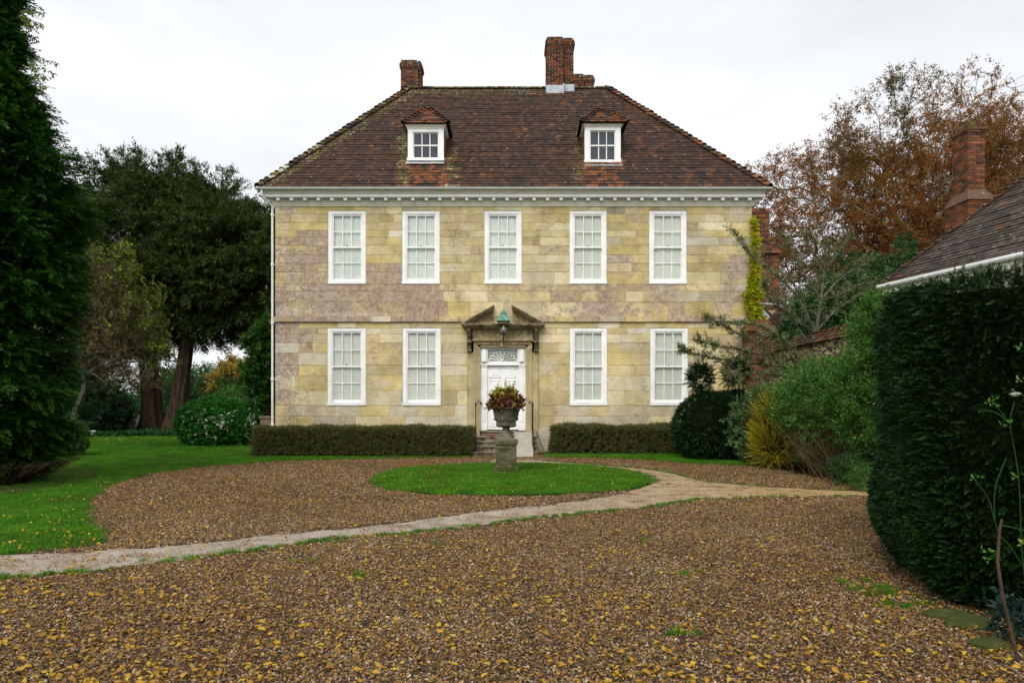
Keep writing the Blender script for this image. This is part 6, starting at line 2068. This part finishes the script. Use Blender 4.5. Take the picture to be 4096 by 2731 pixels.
# creeper on the right corner of the house
t = thing('creeper', 'yellow-green creeper hanging down the right corner of the house', 'creeper', (8.2, 23.15, 2.9))
P, D = [], []
path_c = [(3012, 870, 6), (3020, 950, 9), (3018, 1030, 12), (3022, 1090, 14), (3010, 1150, 26), (3010, 1210, 28), (3018, 1260, 24), (3040, 1300, 18), (3070, 1330, 14), (3090, 1350, 8)]
for i in range(len(path_c)-1):
    (xa, ya, wa), (xb, yb, wb_) = path_c[i], path_c[i+1]
    for k in range(int((wa+wb_)*(abs(yb-ya)+20)/42)):
        u = RNG.uniform(); P.append(w(xa+(xb-xa)*u+RNG.normal(0, (wa+(wb_-wa)*u)*.62), ya+(yb-ya)*u, 23.08-RNG.uniform(0, .12))); D.append((RNG.normal(0, .3), -.8, -.5))
scatter('foliage', P, dir_rot(np.array(D), 1, .3), RNG.uniform(.45, 1.0, len(P)), SRC['creeper'], t)
mb = MB(); mb.tube([w(a, b, 23.12) for a, b, _ in path_c], .012, 5); obj('stem', mb, M['twig'], t)

# ================================================================== TREES
def fluted_trunk(t, base, top, r0, r1, lean=(0, 0), flutes=7, amp=.18, mat=None, name='trunk', rings=14, seed=0):
    rr = np.random.default_rng(seed); ph = rr.uniform(0, 6.28, 4)
    k = 36; vs = []; fs = []
    for i in range(rings+1):
        u = i/rings; z = base[2]+(top-base[2])*u
        r = r0+(r1-r0)*u+(r0*.55*max(0, 1-u*5)**1.5)
        cx, cy = base[0]+lean[0]*u+.06*math.sin(u*5+ph[0]), base[1]+lean[1]*u
        for j in range(k):
            a = 2*math.pi*j/k
            q = 1+amp*math.sin(flutes*a+ph[1]+u*1.5)*(1-.4*u)+amp*.6*math.sin(3*a+ph[2]+u*2)+amp*.35*math.sin(15*a+ph[3])
            vs.append((cx+r*q*math.cos(a), cy+r*q*math.sin(a), z))
    for i in range(rings):
        for j in range(k): fs.append((i*k+j, i*k+(j+1) % k, (i+1)*k+(j+1) % k, (i+1)*k+j))
    mb = MB(); mb.add(vs, fs)
    return obj(name, mb, mat or M['bark'], t, True)

# tall feathery cypress in the left foreground
cyp = thing('cypress', 'tall dark feathery cypress filling the left edge, its skirt touching the lawn', 'tree', (-10.9, 14.2, 0))
AX, AY = -10.9, 14.2
sil = [(0, 30), (60, 60), (160, 110), (260, 112), (350, 185), (430, 178), (523, 225), (600, 270), (640, 290), (730, 300), (820, 322), (900, 332), (1000, 330), (1180, 318), (1335, 285), (1420, 305), (1500, 312), (1590, 292), (1700, 275), (1777, 258), (1847, 222), (1903, 190), (1960, 120)]
zz_ = [CAM_H+(HY-py)*AY/F for py, px in sil][::-1]; rad_ = [(px-HX)*AY/F-AX for py, px in sil][::-1]
zz_ = zz_+[11.5, 13.5, 15.5]; rad_ = rad_+[.85, .45, .05]
rad_ = [max(.05, r) for r in rad_]
def cyp_r(z): return float(np.interp(z, zz_, rad_))
C, D = [], []
for k in range(2300):
    z = RNG.uniform(.25, 14.5)
    if RNG.uniform() > cyp_r(z)/2.3+.1: continue
    a = RNG.uniform(-math.pi, math.pi)
    lump = 1+.09*math.sin(z*2.1+a*2)+.07*math.sin(z*4.3+a*5+1)
    r = max(.1, cyp_r(z)*lump*(RNG.uniform(.7, 1.0))-.52)
    C.append((AX+r*math.cos(a), AY+r*math.sin(a), z)); D.append((math.cos(a), math.sin(a), -.05 if z > 1 else .3))
C, D = np.array(C), np.array(D)
P, DD = boughs(C, D, 26, .42, .34, .16, .12)
DD[:, 2] -= .1
P[:, 2] = np.maximum(P[:, 2], .06)
scatter('foliage', P, dir_rot(DD, .6, .28), RNG.uniform(.6, 1.15, len(P)), SRC['cypress'], cyp)
fluted_trunk(cyp, (AX, AY, 0), 13, .35, .05, mat=M['bark'])
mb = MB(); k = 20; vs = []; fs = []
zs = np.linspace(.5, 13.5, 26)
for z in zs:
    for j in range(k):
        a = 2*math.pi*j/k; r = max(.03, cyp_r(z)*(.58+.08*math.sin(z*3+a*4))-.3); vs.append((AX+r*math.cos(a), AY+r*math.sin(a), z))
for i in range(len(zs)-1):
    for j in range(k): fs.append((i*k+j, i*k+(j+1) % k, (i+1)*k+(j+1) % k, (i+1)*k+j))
mb.add(vs, fs); obj('shade_core', mb, M['darkcore'], cyp)  # added dark cone inside the crown, painted as its shaded depth
mb = MB()
for i in range(240):          # bare brown skirt near the ground
    a = RNG.uniform(-2.6, .9); r = RNG.uniform(.2, .7)
    p = [(AX+r*math.cos(a), AY+r*math.sin(a), .02)]
    for q in range(3): p.append((AX+(r+.33*(q+1))*math.cos(a+.03*q), AY+(r+.33*(q+1))*math.sin(a), .16*(q+1)+RNG.normal(0, .04)))
    mb.tube(p, [.014, .01, .008, .004], 4)
obj('bare_lower_twigs', mb, M['twig'], cyp)
vine = thing('climbing_vine', 'thin trailing vine shoots with small leaves reaching out of the cypress', 'vine', (-10.2, 13.2, 7.8))
mb = MB(); P, D = [], []
for (pl) in ([(90, 60), (110, 40), (140, 45), (175, 52)], [(90, 60), (120, 85), (150, 90), (170, 98)], [(90, 60), (115, 70), (120, 95), (112, 100)],
             [(125, 240), (150, 225), (190, 245), (222, 247)], [(130, 262), (165, 262), (190, 280), (214, 295)], [(130, 250), (150, 290), (170, 300), (180, 300)], [(125, 250), (140, 300), (165, 335), (180, 350)]):
    ln = smooth_line([w(a, b, 13.2) for a, b in pl], 2)
    mb.tube([Vector(p) for p in ln], .004, 4)
    for p in ln[2:]:
        for _ in range(2): P.append(np.array(p)+RNG.normal(0, .02, 3)); D.append((RNG.normal(0, .4), -.2, -1))
obj('shoots', mb, M['twig'], vine)
scatter('foliage', P, dir_rot(np.array(D), 1, .3), RNG.uniform(.7, 1.1, len(P)), [cluster(FM['redbud'], 2, .07, .032, .02, .02, 91, .5)], vine)

# two old yews behind the lawn
def big_yew(name, label, base, r0, top, lean, ells, nb, per, seed, under=0):
    t = thing(name, label, 'tree', (base[0], base[1], 0))
    fluted_trunk(t, (base[0], base[1], 0), top, r0, r0*.72, lean, 7, .16, seed=seed)
    tg, _ = ell_shell(ells, 260, .45, .95, shrink=.3)
    nodes = [(base[0]+lean[0]*u, base[1]+lean[1]*u, top*u) for u in np.linspace(.3, 1, 8)]
    P, PA, D, rad = grow(nodes, .6, tg, .7, .15, .03, 2.3, .1, .4)
    mb = limbs_mesh(P, PA, rad, 0, cap=r0*.5); obj('limbs', mb, M['bark'], t)
    C, DD = ell_shell(ells, nb, .55, 1.02, shrink=.72)
    P, D2 = boughs(C, DD, per, 1.0, .75, .2, .06)
    D2[:, 2] -= .12
    scatter('crown', P, dir_rot(D2, 1, .35), RNG.uniform(.7, 1.25, len(P)), SRC['yew'], t)
    return t
big_yew('yew_tree', 'broad old yew with a fluted reddish trunk, left of the two', (-20.3, 38.5, 0), .52, 6.5, (-.4, 0),
        [(-20.6, 39, 10.6, 4.3, 4.0, 4.9), (-17.6, 39.5, 11.0, 3.0, 3.0, 3.4), (-22.0, 39.5, 8.6, 3.0, 3.2, 4.2), (-18.0, 39, 9.6, 3.6, 3.6, 4.3), (-21.5, 38, 6.6, 3.2, 3.0, 2.4)], 800, 40, 3)
big_yew('yew_tree', 'dark leaning yew beside the house corner, right of the two', (-18.6, 37.6, 0), .42, 7.0, (.9, 0),
        [(-16.2, 38.5, 9.2, 3.6, 3.6, 3.6), (-13.6, 39, 9.0, 3.2, 3.4, 3.2), (-12.0, 39, 8.4, 2.4, 3.0, 2.7), (-17.6, 37.5, 8.6, 3.0, 3.0, 3.0), (-13.4, 38.6, 6.1, 2.4, 1.8, 1.2)], 680, 40, 5)
t = thing('dead_branch', 'bare grey dead branch sticking out of the yew crown', 'branch', (-16.2, 35.0, 10))
mb = MB(); b0 = w(690, 950, 35.3)
mb.tube([b0, w(735, 895, 35.1), w(765, 850, 34.9), w(790, 838, 34.8)], [.05, .035, .02, .008], 5)
for pl in ([(735, 895), (760, 890), (785, 860)], [(735, 895), (728, 850), (722, 838)], [(750, 872), (745, 840)], [(765, 850), (790, 862)]): mb.tube([w(a, b, 35) for a, b in pl], .012, 4)
obj('wood', mb, M['greybark'], t); t.location = Vector(t.location)

# small turning tree between cypress and yew
rt = thing('turning_tree', 'small grey-twigged tree with yellowing round leaves beside the cypress', 'tree', (-14.6, 24.5, 0))
el = [(-14.3, 24.5, 4.6, 1.9, 1.8, 2.0), (-13.6, 24.5, 3.3, 1.5, 1.5, 1.5), (-14.5, 24.5, 6.0, 1.3, 1.3, 1.6), (-15.5, 24.5, 4.4, 1.6, 1.6, 2.2)]
tg, _ = ell_shell(el, 700, .3, 1.0, shrink=.2)
P, PA, D, rad = grow([(-16.2, 24.9, 0), (-16.1, 24.9, .6), (-15.9, 24.8, 1.3), (-15.4, 24.6, 2.2)], .5, tg, .3, .18, .008, 2.2, .12, .5)
obj('branches', limbs_mesh(P, PA, rad), M['greybark'], rt)
k = np.where(rad < .02)[0]; kk = RNG.choice(k, 5200)
ctr = np.array([-14.3, 24.5, 4.3])
q = (P[kk]-ctr); edge = q[:, 0]/2.2+q[:, 2]/4.5+RNG.normal(0, .3, len(kk)) > .6
pp = P[kk]+RNG.normal(0, .1, (len(kk), 3))
scatter('seed_pods', pp[~edge], dir_rot(D[kk][~edge], 3, .6), RNG.uniform(.7, 1.2, (~edge).sum()), SRC['redbuddark'], rt)
scatter('crown', pp[edge], dir_rot(D[kk][edge], 3, .6), RNG.uniform(.7, 1.2, edge.sum()), SRC['redbud'], rt)

# huge autumn beech behind the wall
def beech(label, base, trunk, ells, nt, leaf_n, rleaf, twig_only=0.0, r0=.014, zs=1.0):
    t = thing('beech_tree', label, 'tree', (base[0], base[1], 0))
    tg, _ = ell_shell(ells, nt, .35, 1.02, shrink=.25)
    P, PA, D, rad = grow(trunk, .55, tg, .75, .10, r0, 2.05, .13, .5)
    obj('branches', limbs_mesh(P, PA, rad, cap=.62), M['beechbark'], t)
    k = np.where(rad < r0*2.6)[0]
    kk = RNG.choice(k, leaf_n)
    pp = P[kk]+RNG.normal(0, .28, (leaf_n, 3))
    ll = np.sin(pp[:, 0]*.9)+np.sin(pp[:, 2]*1.1+1)+np.sin(pp[:, 1]*.8+pp[:, 0]*.5)
    keep = RNG.uniform(0, 1, leaf_n) < np.clip(.7+.25*ll, .2, 1)
    zt = np.clip((pp[:, 2]-twig_only)/3.0, 0, 1) if twig_only else np.zeros(leaf_n)
    keep &= RNG.uniform(0, 1, leaf_n) > zt*.85
    scatter('crown', pp[keep], dir_rot(D[kk][keep], 2, .6), RNG.uniform(.5, .95, keep.sum()), SRC['beech'], t)
    return t
bt = [(26.2, 45, 0), (26.2, 45, 3), (26.2, 45, 6), (26.0, 45, 8.5), (26.0, 45, 10.0), (26.1, 45.0, 11.5)]
beech('huge autumn beech with grey limbs and russet leaves behind the garden wall', (26.2, 45), bt,
      [(26.5, 45, 15.8, 9.0, 7.5, 7.4), (20.6, 45, 12.8, 8.0, 6.0, 6.0), (21.5, 43.5, 7.2, 6.5, 3.5, 3.6), (31.5, 45, 13.0, 7.5, 6.5, 8.0), (25, 44, 8.0, 8.0, 5.0, 3.6)], 2700, 43000, 1, twig_only=21.5, r0=.018)
bt = [(36.5, 50, 0), (36.5, 50, 4), (36.3, 50, 8), (36.4, 50, 11)]
beech('half-bare beech with thin pale twigs at the right edge, taller than its neighbour', (36.5, 50), bt,
      [(35.5, 50, 17.5, 6.5, 5.5, 8.0), (36.5, 50, 13, 6, 5, 6)], 1500, 15000, 1, twig_only=18)
# left side planting
t = blob('magnolia', 'glossy evergreen magnolia bush against the left corner of the house', 'shrub', [(-9.35, 26.3, 3.2, .62, .8, 1.35), (-9.2, 26.2, 4.2, .45, .6, .65), (-9.5, 26.6, 2.6, .6, .7, .8)], SRC['magnolia'], 190, 9, .35, .28, .16, .7, 1.0, .4, (.8, 1.2), core=.72)
mb = MB(); mb.tube([(-9.4, 26.4, 0), (-9.45, 26.4, 1.6), (-9.4, 26.4, 3)], [.08, .07, .04], 7); obj('trunk', mb, M['bark'], t)
t = blob('flowering_shrub', 'rounded glossy shrub with small white flowers left of the low hedge', 'shrub', [(-11.55, 26.6, .85, 1.35, 1.2, 1.0), (-10.6, 26.8, .75, 1.3, 1.0, .85)], SRC['choisya'], 2900, 1, 0, 0, 0, .9, 1.03, .3, (.8, 1.3), core=.9)
P = np.array([[-11.0+RNG.normal(0, .75), 25.75+RNG.uniform(-.1, .2), 1.05+RNG.normal(0, .33)] for _ in range(60)]+[[-9.9+RNG.normal(0, .25), 26.2, .9+RNG.normal(0, .3)] for _ in range(30)])
keepf = []
for p in P:
    for e in ((-11.55, 26.6, .85, 1.38, 1.23, 1.04), (-10.6, 26.8, .75, 1.33, 1.03, .88)):
        a = (p[0]-e[0])/e[3]; c = (p[2]-e[2])/e[5]
        if a*a+c*c < .95 and p[2] > .1: keepf.append((p[0], e[1]-e[4]*math.sqrt(1-a*a-c*c)-.02, p[2])); break
keepf = np.array(keepf)
scatter('flowers', keepf, dir_rot(np.array([(0, -1, .4)]*len(keepf)), 3, .4), RNG.uniform(.8, 1.5, len(keepf)), SRC['petal'], t)
t = thing('stone_planter', 'weathered square stone planter by the drainpipe', 'planter', (-8.75, 24.6, 0))
mb = MB(); mb.box(-8.98, -8.5, 24.35, 24.85, 0, 1.15); mb.box(-9.02, -8.46, 24.31, 24.89, 1.1501, 1.22); obj('body', mb, M['terracotta'], t)
t = thing('phormium', 'strappy grey-green phormium beside the right yew trunk', 'plant', (-15.6, 34.5, 0))
mb = MB()
for i in range(60):
    a = RNG.uniform(0, 6.28); L = RNG.uniform(1.0, 1.9); b = RNG.uniform(.2, .9)
    pts = [np.array([-15.6+.1*math.cos(a), 34.5+.1*math.sin(a), 0])]
    for q in range(1, 6): u = q/5; pts.append(np.array([-15.6+math.cos(a)*b*L*u, 34.5+math.sin(a)*b*L*u, L*(u-.45*b*u*u)]))
    s = np.array([-math.sin(a), math.cos(a), 0])*.035; g = float(RNG.uniform(0, 1))
    for q in range(5): mb.add([pts[q]-s, pts[q]+s, pts[q+1]+s*(1-q*.2), pts[q+1]-s*(1-q*.2)], [(0,1,2,3)], (g,g,g,1))
obj('leaves', mb, FM['greygreen'], t)
blob('lime_shrub', 'small yellow-green shrub peeping out behind the cypress skirt', 'shrub', [(-14.0, 21.6, .55, .5, .5, .6)], [cluster(FM['green'], 12, .07, .04, .08, .03, 5, 1.1)], 500, 1, 0, 0, 0, .8, 1.05, .3, (.8, 1.3), core=.75)
mb = MB(); mb.lathe([(.24, .0), (.27, .34), (.25, .34), (.24, .3), (.0, .28)], -20.6, 33.3, 20)
tag(obj('metal_tub', mb, M['lead'], None, True), 'small grey tub on the shaded ground beside the far lawn', 'tub')
blob('dark_shrub', 'dark mass of evergreen shrub left of the reddish yew trunk', 'shrub', [(-23.2, 36.5, 1.8, 2.2, 1.6, 2.2), (-25.5, 37, 2.4, 2.5, 2, 2.6)], SRC['darkshrub'], 420, 14, .5, .4, .2, .7, 1.0, .2, (.8, 1.2), core=.85)
blob('dark_shrub', 'low dark evergreen shrub between far lawn and cypress', 'shrub', [(-21.6, 35.6, 1.1, 1.5, 1.2, 1.4)], SRC['darkshrub'], 260, 12, .4, .3, .2, .7, 1.0, .2, (.8, 1.2), core=.85)
P = np.array([[RNG.uniform(-24, -11.8), 0, .03] for _ in range(3400)]); P[:, 1] = 33.2+RNG.uniform(0, 1, len(P))**1.3*4.5+.3*np.sin(P[:, 0]); P[:, 2] += RNG.uniform(0, .16, len(P))
tag(scatter('ivy_cover', P, dir_rot(np.array([(0, 0, 1.)]*len(P)), 3, .6), RNG.uniform(.9, 1.5, len(P)), SRC['ivy']), 'dark ivy covering the ground under the old yews', 'ivy')
# garden beyond, seen under the yews
for i, (x, y, z, rx, rz, nm_, s_, lab) in enumerate([
    (-21.5, 56, 2.4, 3.0, 2.8, 'autumn_shrub', 'autumn', 'golden autumn shrub glowing behind the right yew trunk'),
    (-19.3, 57, 2.6, 2.4, 2.8, 'green_bush', 'ilex', 'mid-green bush between the two yew trunks, far behind'),
    (-15.0, 52, 2.6, 2.6, 2.7, 'autumn_shrub', 'autumn', 'yellowing shrub above the white-flowered shrub'),
    (-16.5, 58, 3.2, 3.2, 3.8, 'autumn_shrub', 'autumn', 'tall tawny shrub seen under the yew branches'),
    (-17.6, 44, 1.4, 2.2, 1.7, 'green_bush', 'green', 'light green bush behind the phormium'),
    (-13.6, 43, 1.5, 1.9, 1.7, 'autumn_shrub', 'autumn', 'low orange-brown shrub behind the white-flowered shrub'),
    (-11.0, 34, .9, 1.6, 1.4, 'green_bush', 'choisya', 'green bush just behind the white-flowered shrub'),
    (-13.4, 33.5, 1.0, 1.0, 1.1, 'green_bush', 'green', 'pale green bush at the edge of the ivy')]):
    blob(nm_, lab, 'shrub', [(x, y, z, rx, rx*.8, rz), (x+rx*.7, y+.5, z*.8, rx*.7, rx*.6, rz*.75)], SRC[s_], 260, 12, .5, .4, .25, .6, 1.0, .3, (1.2, 2.0), core=.75)
def hill_trees():
    P, D = [], []
    C = []
    for i in range(60):
        x = RNG.uniform(-110, 110); y = RNG.uniform(85, 110); r = RNG.uniform(4, 7); h = RNG.uniform(2, 4.0)
        C.append((x, y, h*.7, r, r, h*.75))
    Pt, D = ell_shell(C, 2600, .8, 1.0, .2)
    P, DD = boughs(Pt, D, 9, 1.2, .9, .5, .3)
    o = scatter('distant_wood', P, dir_rot(DD, 1, .4), RNG.uniform(2.5, 4, len(P)), SRC['ilex']); tag(o, 'distant line of trees closing off the garden', 'wood')
    mb = MB()
    for e in C:
        k = 10
        vs = []
        for i, (q, z) in enumerate(((.85, 0), (.85, .5), (.7, .8), (.3, .95))):
            for j in range(k): a = 2*math.pi*j/k; vs.append((e[0]+e[3]*q*math.cos(a), e[1]+e[4]*q*math.sin(a), (e[2]+e[5])*z*.93))
        mb.add(vs, [(i*k+j, i*k+(j+1) % k, (i+1)*k+(j+1) % k, (i+1)*k+j) for i in range(3) for j in range(k)]+[tuple(3*k+j for j in range(k))])
    c_ = obj('shade_core', mb, M['darkcore'], o, kind='stuff')  # added dark lumps painting the shade within the distant trees
hill_trees()
blob('ilex_tree', 'dark evergreen tree low behind the outbuilding and beech', 'tree', [(20, 36, 5.0, 4.5, 3, 4.8), (26, 37, 4.6, 4, 3, 4.4)], SRC['ilex'], 300, 16, .8, .6, .3, .7, 1.0, .2, (1.2, 1.8), core=.8)
blob('green_bush', 'mid-green bush between the brick chimney breast and the garden wall', 'shrub', [(12.6, 29, 2.6, 1.9, 1.5, 2.8)], SRC['ilex'], 200, 13, .5, .4, .2, .7, 1.0, .2, (.9, 1.4), core=.8)

# ================================================================== FALLEN LEAVES
def scatter_leaves():
    pts = []
    # heavy on the near drive, heaviest to the left
    n = 0
    while n < 9000:
        y = 3.7+RNG.uniform()**1.25*12; x = RNG.uniform(-1, 1)*(y*.78+.6)
        d = (1.0 if y < 9 else .35)*(1.0 if x < 0 else .72)*(.55+.45*math.sin(x*1.7+y*2.3)*math.sin(y*1.1+1))
        if RNG.uniform() < d+.12: pts.append((x, y)); n += 1
    p = np.array(pts)
    k = ~inpoly(p, circle_poly)
    gx = p[k]; drive = gx[inpoly(gx, drive_poly) | inpoly(gx, lawn_poly)]
    onp = inpoly(drive, path_poly); drive = drive[~onp | (RNG.uniform(0, 1, len(drive)) < .8)]
    onl = inpoly(drive, lawn_poly); drive = drive[~onl | (RNG.uniform(0, 1, len(drive)) < .55)]
    kx = (drive[:, 0] < 3.6) | (drive[:, 1] > 8.5) | (drive[:, 1] < 5.3)
    return drive[kx]
lp = scatter_leaves()
onlawn = inpoly(lp, lawn_poly)
z = np.where(onlawn, .045, np.where(inpoly(lp, path_poly), .012, .022))
inview = (np.abs(lp[:, 0]) < lp[:, 1]*.74) & (lp[:, 1] > 4.15) & ~onlawn
order = np.argsort(np.where(inview, lp[:, 1], 99))
LM = [mesh_of('leaf', m, FM['litter'], True) for m in FALLEN]
for m_, src in zip(LM, FALLEN):
    c = np.array(src.v)
for i in order[:300]:
    o = bpy.data.objects.new('leaf', LM[RNG.integers(len(LM))]); COL.objects.link(o)
    o.parent = bpy.data.objects['gravel_drive_bed']
    o.location = Vector((lp[i, 0], lp[i, 1], z[i]+.004))-wloc(o.parent)
    o.rotation_euler = (RNG.normal(0, .3), RNG.normal(0, .3), RNG.uniform(0, 6.28)); s = RNG.uniform(.4, 1.1)**1.0; o.scale = (s, s*RNG.uniform(.8, 1.2), s)
k = order[300:]
n = len(k)
tag(scatter('leaf_litter', np.column_stack([lp[k], z[k]]), np.column_stack([RNG.normal(0, .3, n), RNG.normal(0, .3, n), RNG.uniform(0, 6.28, n)]), RNG.uniform(.3, 1.05, n), SRC['fallen']),
    'yellow and brown fallen leaves strewn over drive, path and lawn edge', 'leaves')
# leaves on the circular lawn and the far lawn
p = grid_pts(-4, 5, 11, 20, .14); p = p[inpoly(p, circle_poly)]; p = p[RNG.uniform(0, 1, len(p)) < .75]; n = len(p)
tag(scatter('lawn_leaves', np.column_stack([p, np.full(n, .062)]), np.column_stack([RNG.normal(0, .3, n), RNG.normal(0, .3, n), RNG.uniform(0, 6.28, n)]), RNG.uniform(.3, .75, n), SRC['fallen']),
    'small yellow leaves dotted over the circular lawn', 'leaves')
p = np.column_stack([RNG.uniform(-20, -11.5, 170), RNG.uniform(27, 32.8, 170)]); p2 = np.column_stack([RNG.uniform(-12, -6, 260), RNG.uniform(9, 20, 260)])
p = np.concatenate([p, p2]); p = p[inpoly(p, lawn_poly)]; n = len(p)
tag(scatter('lawn_leaves', np.column_stack([p, np.full(n, .06)]), np.column_stack([RNG.normal(0, .3, n), RNG.normal(0, .3, n), RNG.uniform(0, 6.28, n)]), np.where(p[:, 1] > 22, RNG.uniform(1.2, 2.2, n), RNG.uniform(.5, .9, n)), SRC['fallen']),
    'pale fallen leaves scattered on the left lawn before the yews', 'leaves')
